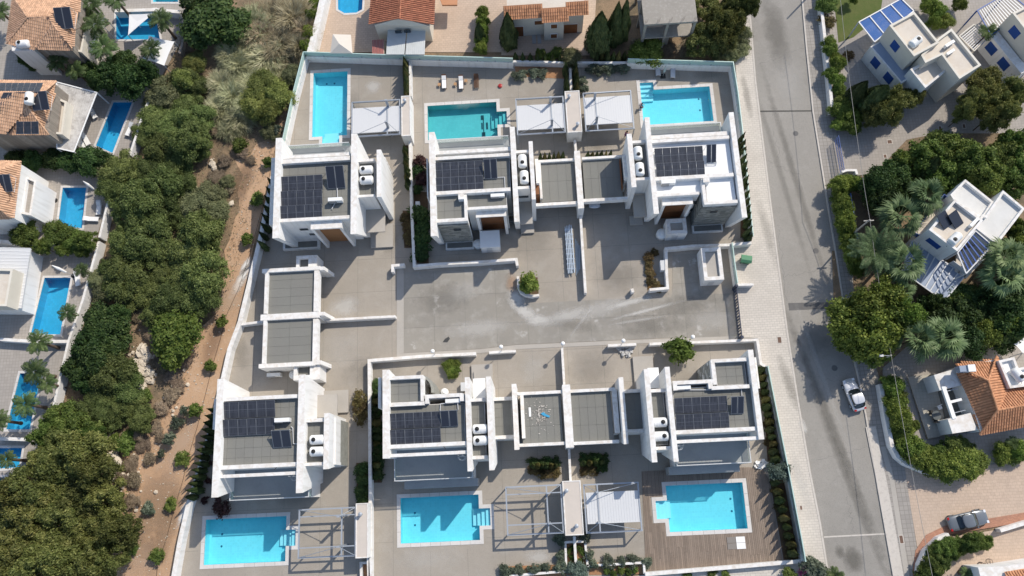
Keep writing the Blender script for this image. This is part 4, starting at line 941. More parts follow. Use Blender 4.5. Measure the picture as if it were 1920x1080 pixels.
gwall('short wall under the upper right pergola pier', [(1078,262),(1080,284)], .3, 1.3)
gwall('straight wall dividing the two upper driveways', [(1088.5,402),(1093,475),(1098,549)], .32, 1.2)
gwall('wall enclosing the bin store and villa garden', [(1250,512),(1252,540),(1218,543)], .32, 1.2)
gwall('wall along the top of the bin yard', [(1250,512),(1249,466),(1300,461),(1368,459),(1409,455)], .35, 1.2)
gwall('short glass-topped wall beside the green bin', [(1370,459),(1375,500),(1380,534)], .25, 1.1, cap='glass')
gwall('short white wall at the gate pier', [(1382,534),(1413,533)], .3, 1.1)
gwall('left and top wall of the lower middle villa plot', [(694,1110),(694,920),(693,780),(692,676),(790,668),(892,663)], .38, 1.2)
gwall('freestanding white wall piece left of the lower lamp', [(917,661),(967,658)], .32, 1.0)
gwall('thin wall between the two lower driveways', [(1054,653),(1058,722)], .28, 1.2)
gwall('freestanding white wall piece with stone debris beside it', [(1140,648),(1193,645.5)], .32, 1.0)
gwall('wall along the top of the lower right villa plot', [(1218,645),(1420,637),(1427,682),(1436,688)], .32, 1.2)
gwall('glass-topped street wall beside the timber deck', [(1436,688),(1456,790),(1478,900),(1499,1012),(1506,1052)], .25, 1.3, cap='glass')
gwall('low white wall at the bottom of the timber deck', [(1506,1052),(1380,1063),(1210,1077)], .4, .9)
gwall('thin wall below the lower central beam wall', [(1067,842),(1070,903)], .28, 1.2)
gwall('white kerb wall around the lower right planting bed', [(1100,1061),(1207,1055),(1209,1076)], .25, .7)
gwall('white kerb wall around the central planting bed', [(1062,1072),(1060,1017),(1097,1015),(1102,1062)], .25, .7)
gwall('middle wall in the central planting bed', [(1077,1006),(1081,1075)], .3, 1.1)
gwall('white kerb wall of the lower middle planting bed', [(955,1080),(1062,1071)], .25, .7)
gwall('end wall of the lower left planting strip', [(677,1082),(676,1056),(692,1055)], .25, .7)
gwall('wall below the lower left pergola pier', [(690,1046),(692,1110)], .3, 1.2)
gwall('curved white planter wall round the leafy shrub', [(971,518),(972,538),(977,548),(986,553),(998,555),(1011,553)], .3, .8)
gwall('gate post wall at the lower garden mouth', [(1185,541),(1187,548)], .35, 1.0)

# gate: dark sliding gate of vertical bars
w0 = P(1381, 536, 1.7); w1 = P(1391.5, 632, 1.7); t = thing('sliding_gate', 'dark sliding gate at the compound entrance, half in shadow', 'gate', (w0.x, w0.y, 0)); gm = mat('dark_gate_metal', (.03, .04, .07), .5)
mb = MB(); wall_line(mb, [w0, w1], .09, 1.6, 1.7); mb.build('top_rail', gm, t); mb = MB(); wall_line(mb, [w0, w1], .09, .1, .2); mb.build('bottom_rail', gm, t)
for k in range(18):
    a = w0.lerp(w1, (k+.15)/18); b = w0.lerp(w1, (k+.72)/18) if k % 3 else w0.lerp(w1, (k+.5)/18)
    mb = MB(); wall_line(mb, [a, b], .05, .2, 1.6); mb.build('slat', gm, t)
for k in (0, 1):
    a = w0.lerp(w1, k); MB().box((a.x-.15, a.y-.15, 0), (a.x+.15, a.y+.15, 1.9)).build('post', gm, t)

# ------------------------------------------------------------------ pergolas and piers
louvme = MB().box((-.5, -.5, 0), (.5, .5, .03)).mesh('louver', whitemetal)
def pergola(label, NW, SE, louv=None, mast=None, cross=(), z=2.7, pier='E'):
    x0, y0, x1, y1 = ext(NW, SE, z); t = thing('pergola', label, 'pergola', ((x0+x1)/2, (y0+y1)/2, 0), 'steel pergolas by the pools'); w = .16
    for yy in (y0, y1-w): MB().box((x0, yy, z-.2), (x1, yy+w, z)).build('beam', greymetal, t)
    for xx in (x0, x1-w): MB().box((xx, y0+w, z-.2), (xx+w, y1-w, z)).build('beam', greymetal, t)
    for k, f in cross:
        if k == 'x': xx = x0+(x1-x0)*f; MB().box((xx, y0+w, z-.18), (xx+w, y1-w, z+.003)).build('beam', greymetal, t)
        else: yy = y0+(y1-y0)*f; MB().box((x0+w, yy, z-.17), (x1-w, yy+w*.8, z-.006)).build('beam', greymetal, t)
    px = x0 if pier == 'E' else x1
    for yy in (y0+.1, y1-.1): MB().box((px-.07 if pier == 'W' else px+.02, yy-.06, 0), (px-.07+.12 if pier == 'W' else px+.14, yy+.06, z-.2)).build('post', greymetal, t)
    if mast:
        for fy in (.82, .22):
            xx = x0+(x1-x0)*mast; yy = y0+(y1-y0)*fy
            MB().hexa([(xx-.1, yy-.1, 0), (xx+.1, yy-.1, 0), (xx+.1, yy+.1, 0), (xx-.1, yy+.1, 0)], [(xx-.22, yy-.09, z+1.7), (xx+.12, yy-.09, z+1.7), (xx+.12, yy+.09, z+1.7), (xx-.22, yy+.09, z+1.7)]).build('mast', greymetal, t)
            for cx, cy in ((x0+.1, y1-.1 if fy > .5 else y0+.1), (x1-.1, y1-.1 if fy > .5 else y0+.1)):
                MB().tube((xx, yy, z+1.6), (cx, cy, z), .035, 6).build('cable', greymetal, t)
    if louv:
        a = P(*louv[0], z); b = P(*louv[1], z); n = int((b.x-a.x)/.3); s = (b.x-a.x)/n
        for k in range(n): inst('louver', louvme, t, (a.x+(k+.5)*s, (a.y+b.y)/2, z-.1), 0, (s*1.0, a.y-b.y, 1), ry=R(4))
        MB().box((a.x, b.y-.08, z-.2), (b.x, b.y, z-.02)).build('gutter', whitemetal, t)
    return t
pergola('louvred pergola right of the upper left pool', (659,191), (751,252), ((661,203), (750,244)), .76, [('x', .72)])
pergola('louvred pergola right of the teal pool', (966,185), (1061,248), ((967.5,198), (1059.5,238)), .73, [('x', .72)])
pergola('louvred pergola left of the upper right pool', (1092.5,174), (1190,241), ((1095,183), (1188,228)), .24, [('x', .24)], pier='W')
pergola('bare steel pergola right of the lower left pool', (560,955), (667,1043), None, .76, [('x', .74), ('y', .83), ('y', .2)])
pergola('bare steel pergola right of the lower middle pool', (947,912.5), (1058,1000), None, .76, [('x', .72), ('y', .82), ('y', .2)])
pergola('louvred pergola left of the timber deck', (1093,908), (1205,996), ((1098,924), (1202,977)), .24, [('x', .24)], pier='W')
def pier(label, NW, SE, vents, z=2.9):
    x0, y0, x1, y1 = ext(NW, SE, z); t = thing('barbecue_pier', label, 'outbuilding', ((x0+x1)/2, (y0+y1)/2, 0), 'flat-topped piers between the pergolas')
    mb = MB(); e = .12; ring(mb, [(x0,y0),(x1,y0),(x1,y1),(x0,y1)], [(x0+e,y0+e),(x1-e,y0+e),(x1-e,y1-e),(x0+e,y1-e)], 0, z); mb.build('wall', white, t)
    MB().box((x0+e, y0+e, z-.2), (x1-e, y1-e, z-.05)).build('roof', mat('pale_screed', (.55, .49, .43), .9, [(1.2, .4, .7, (.48, .43, .38), .5)]), t)
    for v_ in vents:
        p = P(*v_, z+.35); c = MB(); c.tube((p.x, p.y, z-.06), (p.x, p.y, z+.55), .17, 10); k = c.build('chimney_pipe', greymetal, t)
        MB().lathe((p.x, p.y, z+.58), [(.24, 0), (.24, .05), (.05, .12)], 12).build('cowl', greymetal, k)
pier('flat pier with one pipe right of the upper left pergola', (752,180), (770,254), [(759,189)])
pier('broad flat pier with two pipes between the upper pergolas', (1058.6,171), (1092,247), [(1067,181), (1083,233)])
pier('flat pier at the right end of the lower left pergola', (667,944), (690,1046), [(676,964)])
pier('broad flat pier with two pipes between the lower pergolas', (1054,902), (1095,1003), [(1062,920), (1081,986)])

# ------------------------------------------------------------------ lamps, bin, loungers, small things
def mk_lamp():
    t = thing('garden_lamp', 'white globe lamp', 'lamp', (0, 0, 0), 'white globe lamps along the internal road')
    MB().lathe((0, 0, 0), [(.12, 0), (.12, .04), (.06, .08)], 12).build('base', whitemetal, t)
    MB().lathe((0, 0, .04), [(.045, 0), (.04, 2.9)], 10).build('pole', whitemetal, t)
    MB().lathe((0, 0, 2.9), [(.05, 0), (.16, .05), (.24, .16), (.26, .28), (.22, .4), (.13, .49), (.03, .52)], 16).build('globe', mat('opal_globe', (.82, .82, .8), .3), t, smooth=True)
    regkids(t); return t
LP = mk_lamp()
for i, (px, lb) in enumerate([((817,666), 'white globe lamp on the wall above the bright green shrub'), ((941.7,658), 'white globe lamp on the short freestanding wall'), ((1054.2,652), 'white globe lamp at the head of the thin driveway wall'), ((1164.5,647), 'white globe lamp beside the debris pile'), ((1291,640), 'white globe lamp right of the lower leafy shrub')]):
    p = P(*px, .3)
    if i == 0: LP.location = (p.x, p.y, 0); LP['label'] = lb
    else: copytree(LP, (p.x, p.y, 0), 0, label=lb)
def mk_lounger(m, frame, cush=True):
    t = thing('sun_lounger', 'lounger', 'sun lounger', (0, 0, 0), 'sun loungers by the upper pools')
    f = MB()
    for x in (-.34, .28): f.box((x, -1.0, .28), (x+.06, 1.0, .34))
    f.build('frame', frame, t)
    for x in (-.3, .3):
        for y in (-.85, .6): MB().box((x-.03, y-.03, 0), (x+.03, y+.03, .28)).build('leg', frame, t)
    for k in range(10):
        y = -.95+k*.13; MB().box((-.28, y, .34), (.28, y+.09, .36)).build('slat', frame, t)
    b = MB(); b.hexa([(-.3, .35, .35), (.3, .35, .35), (.3, 1.0, .7), (-.3, 1.0, .7)], [(-.3, .33, .4), (.3, .33, .4), (.3, .98, .75), (-.3, .98, .75)]); b.build('backrest', frame, t)
    if cush:
        c = MB(); c.box((-.29, -.98, .37), (.29, .33, .47)); c.hexa([(-.29, .34, .42), (.29, .34, .42), (.29, .8, .66), (-.29, .8, .66)], [(-.29, .3, .52), (.29, .3, .52), (.29, .76, .76), (-.29, .76, .76)]); c.build('cushion', m, t)
    regkids(t); return t
l1 = mk_lounger(fabricw, woodbrown); p = P(832.7, 154, .3); l1.location = (p.x, p.y, 0); l1['label'] = 'leftmost cushioned lounger with brown frame above the teal pool'
p = P(864.5, 155, .3); copytree(l1, (p.x, p.y, 0), 0, label='cushioned brown lounger in the middle of three above the teal pool')
l2 = mk_lounger(fabricw, woodbrown, False); p = P(893, 153, .3); l2.location = (p.x, p.y, 0); l2['label'] = 'bare dark wooden lounger right of the two cushioned ones'
l3 = mk_lounger(mat('grey_stripe_cushion', (.5, .5, .52), .9, [(6, .4, .7, (.66, .66, .68), .8)]), whitemetal); p = P(1233, 130, .3); l3.location = (p.x, p.y, 0); l3['label'] = 'grey-white lounger left of the umbrella base by the glass wall'
p = P(1261.5, 134, .3); copytree(l3, (p.x, p.y, 0), R(-6), label='grey-white lounger right of the umbrella base by the glass wall')
def side_table(px, lb):
    p = P(*px, .4); t = thing('side_table', lb, 'side table', (p.x, p.y, 0), 'small tan side tables'); MB().box((p.x-.2, p.y-.2, .36), (p.x+.2, p.y+.2, .4)).build('table_top', woodtan, t)
    for a in (-.16, .16):
        for b in (-.16, .16): MB().box((p.x+a-.02, p.y+b-.02, 0), (p.x+a+.02, p.y+b+.02, .36)).build('leg', woodtan, t)
side_table((823.5,158), 'tan side table left of the leftmost lounger'); side_table((853.5,157), 'tan side table left of the middle lounger'); side_table((873.5,151), 'tan side table right of the middle lounger')
p = P(1243, 143, 0); t = thing('closed_parasol', 'closed grey parasol on a dark base between two loungers', 'parasol', (p.x, p.y, 0))
MB().box((p.x-.35, p.y-.35, 0), (p.x+.35, p.y+.35, .08)).build('base', blackp, t); MB().tube((p.x, p.y, .08), (p.x, p.y, 2.9), .03, 8).build('pole', greymetal, t); MB().lathe((p.x, p.y, 1.1), [(.08, 0), (.16, .3), (.13, 1.0), (.03, 1.75)], 10).build('canopy', mat('grey_canvas', (.42, .43, .42), .9), t)
# green wheelie bin, lying beside the wall
p = P(1397.5, 488, .5); t = thing('waste_bin', 'green wheeled waste bin on the pale pavement by the gate', 'bin', (p.x, p.y, 0), rz=R(-12))
MB().hexa([(-.5,-.35,.12),(.5,-.35,.12),(.5,.35,.12),(-.5,.35,.12)], [(-.62,-.45,1.05),(.62,-.45,1.05),(.62,.45,1.05),(-.62,.45,1.05)]).mesh
def lp(o, mbx, name, m, smooth=False):
    me = mbx.mesh(name, m, smooth); c = bpy.data.objects.new(name, me); COL.objects.link(c); c.parent = o; return c
lp(t, MB().hexa([(-.5,-.35,.12),(.5,-.35,.12),(.5,.35,.12),(-.5,.35,.12)], [(-.62,-.45,1.05),(.62,-.45,1.05),(.62,.45,1.05),(-.62,.45,1.05)]), 'body', greenp)
lp(t, MB().hexa([(-.68,-.5,1.06),(.68,-.5,1.06),(.68,.5,1.06),(-.68,.5,1.06)], [(-.66,-.2,1.3),(.66,-.2,1.3),(.66,.25,1.3),(-.66,.25,1.3)]), 'lid', mat('green_lid', (.09, .24, .13), .5))
for x in (-.5, .5):
    for y in (-.3, .3): lp(t, MB().tube((x-.05, y, .09), (x+.05, y, .09), .09, 10), 'wheel', blackp)
# manhole frames on deck and pavement
def cover(label, NW, SE, z, m, halves=None):
    x0, y0, x1, y1 = ext(NW, SE, z); t = thing('access_cover', label, 'access cover', ((x0+x1)/2, (y0+y1)/2, z), 'access covers')
    if halves:
        xm = (x0+x1)/2
        for a, b, mm in ((x0, xm, halves[0]), (xm, x1, halves[1])):
            for c, d in ((y0, (y0+y1)/2), ((y0+y1)/2, y1)): MB().box((a+.02, c+.02, z-.03), (b-.02, d-.02, z+.03)).build('leaf', mm, t)
    else:
        mb = MB(); ring(mb, [(x0,y0),(x1,y0),(x1,y1),(x0,y1)], [(x0+.09,y0+.09),(x1-.09,y0+.09),(x1-.09,y1-.09),(x0+.09,y1-.09)], z-.03, z+.02); mb.build('frame', kerbm, t); MB().box((x0+.09, y0+.09, z-.03), (x1-.09, y1-.09, z+.01)).build('lid', m, t)
rust = mat('rusty_iron', (.13, .08, .06), .8, [(6, .4, .7, (.2, .12, .08), .6)])
cover('pair of hatch leaves, grey and white, in the timber deck', (1362,1007), (1399,1029), .05, whitep, (mat('grey_hatch', (.22, .2, .18), .7), whitep))
cover('square rusty cover in the pale street pavement', (1456,631), (1467,644), .07, rust); cover('rusty cover in the lower right grey pavement', (1684,1003), (1696,1020), .08, rust)
cover('small round-cornered cover in the pale pavement by the deck', (1498,947), (1506,957), .07, rust)
cover('square cover in the drive of the blue-shuttered houses, upper right', (1662,262), (1674,270), .02, rust); cover('cover in the shade of the upper right drive', (1758,236), (1767,245), .02, rust); cover('cover below the garden wall in the upper right drive', (1803,232), (1812,241), .02, rust); cover('rightmost cover in the shaded upper right drive', (1866,231), (1876,241), .02, rust)
cover('rusty cover at the bottom of the sunlit upper right drive', (1655,289), (1664,297), .02, rust)
# bundle of steel scaffold parts on the drive
p = P(1070, 465, .3); t = thing('scaffold_stack', 'stack of galvanised scaffold frames on the upper middle driveway', 'scaffolding', (p.x, p.y, 0)); rr = random.Random(5)
x0, y0, x1, y1 = ext((1058,424), (1079,508), .8)
for L_ in range(3):
    for k in range(5):
        xx = x0+.12+k*(x1-x0-.24)/4+rr.uniform(-.04, .04); s = MB(); d0 = rr.uniform(-.3, .3)
        s.box((xx-.05, y0+d0, .1+L_*.22), (xx+.05, y1+d0, .2+L_*.22)); s.build('beam', galv, t)
    for k in range(9):
        yy = y0+.4+k*(y1-y0-.8)/8; MB().box((x0, yy-.03, .2+L_*.22), (x1, yy+.03, .24+L_*.22)).build('cross_bar', galv, t)
for k in range(5):
    xx = x1+.1+k*.13; MB().tube((xx, y0-.4+k*.2, .06+(k%2)*.12), (xx+.25, y1-1.6-k*.3, .06+(k%2)*.12), .05, 7).build('pole', galv, t)
# utility boxes, debris
def cab(label, px, s=(.5, .8, 1.0)):
    p = P(*px, s[2]); t = thing('utility_cabinet', label, 'cabinet', (p.x, p.y, 0), 'white utility cabinets'); MB().box((p.x-s[0]/2, p.y-s[1]/2, 0), (p.x+s[0]/2, p.y+s[1]/2, s[2]-.06)).build('body', whitep, t); MB().box((p.x-s[0]/2-.03, p.y-s[1]/2-.03, s[2]-.06), (p.x+s[0]/2+.03, p.y+s[1]/2+.03, s[2])).build('lid', whitemetal, t)
cab('white cabinet beside the brown planting strip', (1243,497), (.55, 1.25, 1.1)); cab('white cabinet on the dividing wall left of the upper middle villa', (783,386), (.5, 1.2, 1.1)); cab('white cabinet left of the porch of the lower middle villa', (868,725), (.5, 1.0, .8))
dm = mat('grey_sheeting', (.5, .49, .47), .8, [(5, .4, .7, (.35, .34, .33), .7)])
def debris(label, pts, n=50, seed=1, m=dm):
    w = pw(pts); rr = random.Random(seed); x0 = min(v.x for v in w); x1 = max(v.x for v in w); y0 = min(v.y for v in w); y1 = max(v.y for v in w); mb = MB()
    while n:
        x = rr.uniform(x0, x1); y = rr.uniform(y0, y1)
        if not inside((x, y), w): continue
        n -= 1; s = rr.uniform(.1, .3); a = rr.uniform(0, 3); z = rr.uniform(.05, .3)
        q = [(x+s*math.cos(a+k*1.57)*rr.uniform(.6, 1.2), y+s*math.sin(a+k*1.57)*rr.uniform(.6, 1.2), z+rr.uniform(-.05, .12)) for k in range(4)]
        mb.hexa([(u, v_, 0.03) for u, v_, _ in q], q)
    mb.build('debris_heap', m, label=label, cat='debris', kind='stuff')
debris('crumpled grey sheeting below the short lower wall', [(1153,650),(1191,649),(1183,663),(1175,672),(1165,664)], 45, 1)
debris('white crumpled bags beside the blue-grey shrub', [(1413,866),(1428,862),(1438,866),(1432,878),(1425,882),(1414,874)], 30, 2, fabricw)
# ------------------------------------------------------------------ neighbouring houses
def tileface(par, pts, m, rows=.42, cols=.30):
    """clay-tiled roof slope: real overlapping half-round tiles over a planar polygon of 3D points"""
    pts = [Vector(p) for p in pts]; n = Vector((0, 0, 0))
    for i in range(len(pts)):
        a, b = pts[i], pts[(i+1) % len(pts)]; n += Vector(((a.y-b.y)*(a.z+b.z), (a.z-b.z)*(a.x+b.x), (a.x-b.x)*(a.y+b.y)))
    n.normalize(); n = -n if n.z < 0 else n
    u = Vector((0, 0, 1)).cross(n); u.normalize(); v = n.cross(u)       # v points up the slope
    o = pts[0]; q = [((p-o).dot(u), (p-o).dot(v)) for p in pts]
    base = MB(); base.face([o+u*a+v*b-n*.02 for a, b in q]); bo = base.build('roof_slope', m, par)
    mb = MB(); u0, u1 = min(a for a, _ in q), max(a for a, _ in q); v0, v1 = min(b for _, b in q), max(b for _, b in q)
    vv = v0
    while vv < v1:
        uu = u0
        while uu < u1:
            if inside((uu+cols/2, vv+rows/2), q):
                w = cols*.46; prof = [(-w, 0), (-w*.55, .075), (w*.55, .075), (w, 0)]; c = uu+cols/2; j = random.uniform(-.015, .015)
                vs = []
                for (k, lift, sc) in ((vv-.03+j, .045, 1.0), (vv+rows, .01, .86)):
                    for a, h in prof: vs.append(o+u*(c+a*sc)+v*k+n*(h*sc+lift))
                mb.add(vs, [(0, 1, 5, 4), (1, 2, 6, 5), (2, 3, 7, 6), (3, 2, 1, 0)])
            uu += cols
        vv += rows
    t = mb.build('roof_tiles', m, par, kind='stuff'); return bo
def ridge(par, a, b, m, r=.13):
    a = Vector(a); b = Vector(b); n = max(1, int((b-a).length/.45))
    mb = MB()
    for k in range(n): mb.tube(a.lerp(b, k/n), a.lerp(b, (k+1)/n+.02/max(n, 1)), r*1.08, 8, r*.92)
    mb.build('ridge_tiles', m, par, kind='stuff')
def W3(p, z): return P(p[0], p[1], z)
def para(A, B, C, z):         # parallelogram corners from three px points at height z
    a, b, c = P(*A, z), P(*B, z), P(*C, z); ab = b-a; n = Vector((-ab.y, ab.x)).normalized(); d = (c-a).x*n.x+(c-a).y*n.y
    n3 = Vector((n.x*d, n.y*d, 0)); return [a, b, b+n3, a+n3]
def boxhouse(par, name, q, z0, z1, m=None, roofm=None, par_h=.45, t=.28):
    q2 = ccw([(p[0], p[1]) for p in q]); inn = offset(q2, -t)
    mb = MB(); ring(mb, q2, inn, z0, z1); mb.build(name, m or white, par)
    MB().prism(inn, z0, z1-par_h).build('roof_floor', roofm or creamroof, par)
def wallwin(par, a, b, f, z, w, h, m, out=1, shutter=True):
    """window/shutter on the wall running a->b at fraction f"""
    a = Vector((a[0], a[1])); b = Vector((b[0], b[1])); d = (b-a).normalized(); n = Vector((d.y, -d.x))*out; c = a.lerp(b, f)
    def slab(w_, h_, o0, o1):
        return [Vector((*(c+d*s*w_/2+n*o), z+zz*h_/2)) for o in (o0,) for s, zz in ((-1,-1),(1,-1),(1,1),(-1,1))], [Vector((*(c+d*s*w_/2+n*o1), z+zz*h_/2)) for s, zz in ((-1,-1),(1,-1),(1,1),(-1,1))]
    A, B = slab(w, h, .0, .05); mb = MB(); mb.hexa(A, B); wdw = mb.build('window', m, par)
    if shutter:
        for k in range(5):
            A = [Vector((*(c+d*s*w*.42+n*.05), z-h*.42+k*h*.18+e)) for s, e in ((-1,0),(1,0),(1,h*.13),(-1,h*.13))]; B = [p+Vector((n.x*.03, n.y*.03, 0)) for p in A]
            MB().hexa(A, B).build('slat', m, wdw)
    else:
        A, B = slab(w*.86, h*.86, .051, .056); MB().hexa(A, B).build('pane', glassm, wdw)
def slatroof(par, q, z, n, m, bm, nb=3, th=.05, gap=.5, name='slat'):
    """flat pergola: n slats running q0->q1 direction spaced along q0->q3; nb beams across"""
    q = [Vector((p[0], p[1], z)) for p in q]
    for k in range(n):
        f0 = (k+.0)/n; f1 = (k+gap)/n
        MB().prism([q[0].lerp(q[3], f0), q[1].lerp(q[2], f0), q[1].lerp(q[2], f1), q[0].lerp(q[3], f1)], z-th, z).build(name, m, par)
    for k in range(nb+1):
        f0 = k/nb; a = q[0].lerp(q[1], f0); b = q[3].lerp(q[2], f0); mb = MB(); wall_line(mb, [a, b], .14, z+.001, z+.1); mb.build('beam', bm, par)
    for a, b in ((q[0], q[1]), (q[3], q[2])):
        mb = MB(); wall_line(mb, [a, b], .14, z+.003, z+.09); mb.build('beam', bm, par)
    for p in q: MB().box((p.x-.07, p.y-.07, 0), (p.x+.07, p.y+.07, z-th)).build('post', bm, par)

# blue-shuttered house, upper right
h = thing('blue_shuttered_house', 'white house with blue shutters and blue corrugated pergola, upper right', 'house', P(1720, 90, 0))
tw = para((1667.6,47.2), (1713.9,105.6), (1713.9,21.3), 6.6); boxhouse(h, 'tower_wall', tw, 0, 6.6, creamwall)
mn = [W3(p, 6.2) for p in ((1760,71),(1784,53),(1840,122),(1799,148),(1766,103),(1735,118),(1727,103))]; boxhouse(h, 'main_wall', mn, 0, 6.2, creamwall)
lw2 = [W3(p, 5.0) for p in ((1706.5,129.6),(1760,101),(1777,131),(1735,165))]; boxhouse(h, 'low_wall', lw2, 0, 5.0, white)
wg = para((1632,87.5), (1690,156), (1668,60), 3.2); q2 = [(p[0], p[1]) for p in wg]; mb = MB().prism(q2, 0, 3.2); mb.build('wing_wall', white, h)
MB().prism(offset(q2, -.2), 3.2, 3.22).build('terrace_floor', slateblue, h)
for f, in ((.3,), (.72,)): wallwin(h, wg[0], wg[1], f, 1.9, 1.3, 1.5, bluepaint, 1)
wallwin(h, tw[0], tw[1], .45, 5.0, 1.2, 1.4, bluepaint, 1)
p = P(1722, 77, 6.8); tk = MB().lathe((0, 0, 0), [(.3, -.9), (.5, -.75), (.55, -.5), (.55, .5), (.5, .75), (.3, .9)], 18, 'X')
def simpletank(label, px, z, rz):
    p = P(*px, z+.6); o = bpy.data.objects.new('water_tank', None); COL.objects.link(o); o.location = (p.x, p.y, z); o.rotation_euler = (0, 0, rz); setp(o, label, 'water tank')
    return [copytree(TANK, (p.x, p.y, z), rz, label=label), bpy.data.objects.remove(o)][0]
simpletank('cream tank lying on the roof of the blue-shuttered house', (1716,79), 6.0, R(215))
ac('air-conditioning unit on the right roof of the blue-shuttered house', (1783,80), R(30), 5.7, .8); ac('small unit below another on the roof of the blue-shuttered house', (1785,95), R(30), 5.7, .7)
pg = thing('blue_pergola', 'blue corrugated pergola roof with white beams, upper right', 'pergola', P(1660, 40, 0))
q = [W3(p, 3.4) for p in ((1610,41.7),(1689.5,-2),(1713,21),(1639.4,79))]; slatroof(pg, q, 3.4, 24, bluesheet, whitemetal, 4, gap=.8)
# second blue-shuttered house
h = thing('blue_shuttered_house', 'second white house with blue shutters, cut by the upper right frame edge', 'house', P(1900, 90, 0))
tw = para((1898,24), (1950,90), (1940,-10), 6.6); boxhouse(h, 'tower_wall', tw, 0, 6.6, creamwall)
wg = para((1856,65), (1915,138), (1868,55), 3.3); MB().prism([(p[0], p[1]) for p in wg], 0, 3.3).build('wing_wall', white, h)
for f in (.22, .62): wallwin(h, wg[0], wg[1], f, 2.0, 1.5, 1.5, bluepaint, 1)
wallwin(h, tw[0], tw[1], .35, 5.0, 1.4, 1.4, bluepaint, 1)
pg = thing('slatted_pergola', 'white and blue slatted pergola at the top right corner', 'pergola', P(1870, 20, 0))
q = [W3(p, 3.3) for p in ((1832,20),(1890,-14),(1930,18),(1858,66))]; slatroof(pg, [q[0], q[3], q[2], q[1]], 3.3, 15, whitemetal, bluepaint, 1, gap=.35)
pg = thing('slatted_pergola', 'lower brown-shaded slatted pergola left of the second blue-shuttered house', 'pergola', P(1825, 70, 0))
q = [W3(p, 2.6) for p in ((1798,68),(1826,46),(1856,66),(1826,96))]; slatroof(pg, q, 2.6, 9, whitemetal, creamwall, 1, gap=.35)
# house among the palms
h = thing('white_roof_house', 'white flat-roofed house with blue pergolas among the palms, right', 'house', P(1800, 440, 0))
tw = para((1741.7,430.7), (1795,471.3), (1791.5,374), 7.0); boxhouse(h, 'tower_wall', tw, 0, 7.0, white); wallwin(h, tw[0], tw[1], .42, 5.2, 1.7, 1.0, bluepaint, 1)
r1 = [W3(p, 5.4) for p in ((1810,336),(1864,379),(1843,412),(1792,380),(1782,365))]; boxhouse(h, 'rear_wall', r1, 0, 5.4, white, mat('pale_roof_membrane', (.62, .61, .58), .8, [(1, .4, .7, (.52, .51, .48), .5)]))
r2 = [W3(p, 5.8) for p in ((1880.6,356.6),(1922,391),(1870,458.5),(1826,425),(1842,402),(1848,404))]; boxhouse(h, 'side_wall', r2, 0, 5.8, white, MATS['pale_roof_membrane'])
bal = [W3(p, 3.4) for p in ((1764,369),(1775,378),(1722,446),(1708,440))]; MB().prism(bal, 3.1, 3.4).build('balcony', creamroof, h)
mb = MB(); wall_line(mb, [bal[1], bal[0], bal[3], bal[2]], .06, 3.4, 4.3); mb.build('balcony_rail', bluepaint, h)
simpletank('white tank on the tower roof among the palms', (1790,448), 6.4, R(40)); ac('white unit at the corner of the tower roof among the palms', (1829,416), R(40), 6.4, .8)
c_ = thing('solar_collector', 'solar collector with dark panel on the tower roof among the palms', 'solar heater', P(1785, 410, 6.4)); a = P(1775, 428, 7.2)
for dx in (0, 1.3):
    mb = MB(); mb.hexa([(a.x+dx, a.y, 6.6), (a.x+dx+1.1, a.y+.7, 6.6), (a.x+dx+.1, a.y+2.2, 7.4), (a.x+dx-1.0, a.y+1.5, 7.4)], [(a.x+dx, a.y, 6.68), (a.x+dx+1.1, a.y+.7, 6.68), (a.x+dx+.1, a.y+2.2, 7.48), (a.x+dx-1.0, a.y+1.5, 7.48)]); mb.build('panel', collector, c_)
pg = thing('blue_pergola', 'dark blue slatted pergola on the upper balcony among the palms', 'pergola', P(1825, 475, 0)); q = [W3(p, 5.6) for p in ((1828.5,433),(1860,460),(1811,513),(1795,474))]; slatroof(pg, q, 5.6, 7, bluepaint, whitemetal, 1, gap=.28)
MB().prism([W3(p, 3.0) for p in ((1795,474),(1850,452),(1862,470),(1812,522),(1790,508))], 2.7, 3.0).build('balcony', creamroof, h)
mb = MB(); wall_line(mb, [W3((1782,492), 3.3), W3((1813,514), 3.3), W3((1858,470), 3.3)], .07, 3.0, 4.0); mb.build('balcony_rail', whitemetal, h)
pg = thing('metal_roof_pergola', 'grey-blue ribbed metal canopy below the house among the palms', 'pergola', P(1765, 520, 0)); q = [W3(p, 2.9) for p in ((1709,452),(1690,508),(1770,565),(1810,516))]
slatroof(pg, [q[0], q[3], q[2], q[1]], 2.9, 1, slateblue, whitemetal, 9, gap=1.0)
# terracotta house lower right
h = thing('terracotta_house', 'low house with orange clay-tiled hip roof, lower right', 'house', P(1860, 740, 0)); E_, R_ = 3.6, 5.3
e = lambda x, y: W3((x, y), E_); r = lambda x, y: W3((x, y), R_)
for f in ([e(1791,682), e(1837,815.5), r(1871,769), r(1853,713), r(1818,697)], [e(1837,815.5), e(1990,786), r(1990,748), r(1871,769)], [e(1791,682), r(1818,697), r(1853,713), e(1869,668)], [e(1869,668), r(1853,713), r(1871,769), e(1890,726)], [r(1871,769), r(1990,748), e(1990,712), e(1890,727)]): tileface(h, f, terracotta)
for a, b in ((r(1818,697), r(1853,713)), (r(1853,713), r(1871,769)), (r(1871,769), r(1990,748)), (r(1871,769), e(1837,815)), (r(1853,713), e(1869,668)), (r(1871,769), e(1889,727))): ridge(h, a, b, terracotta)
MB().prism([W3(p, 3.4) for p in ((1797,687),(1840,809),(1990,780),(1990,700),(1893,720),(1866,674))], 0, 3.4).build('wall', white, h)
MB().prism([W3(p, 3.2) for p in ((1751,703),(1796,690),(1805,722),(1762,732))], 0, 3.2).build('bay_wall', white, h)
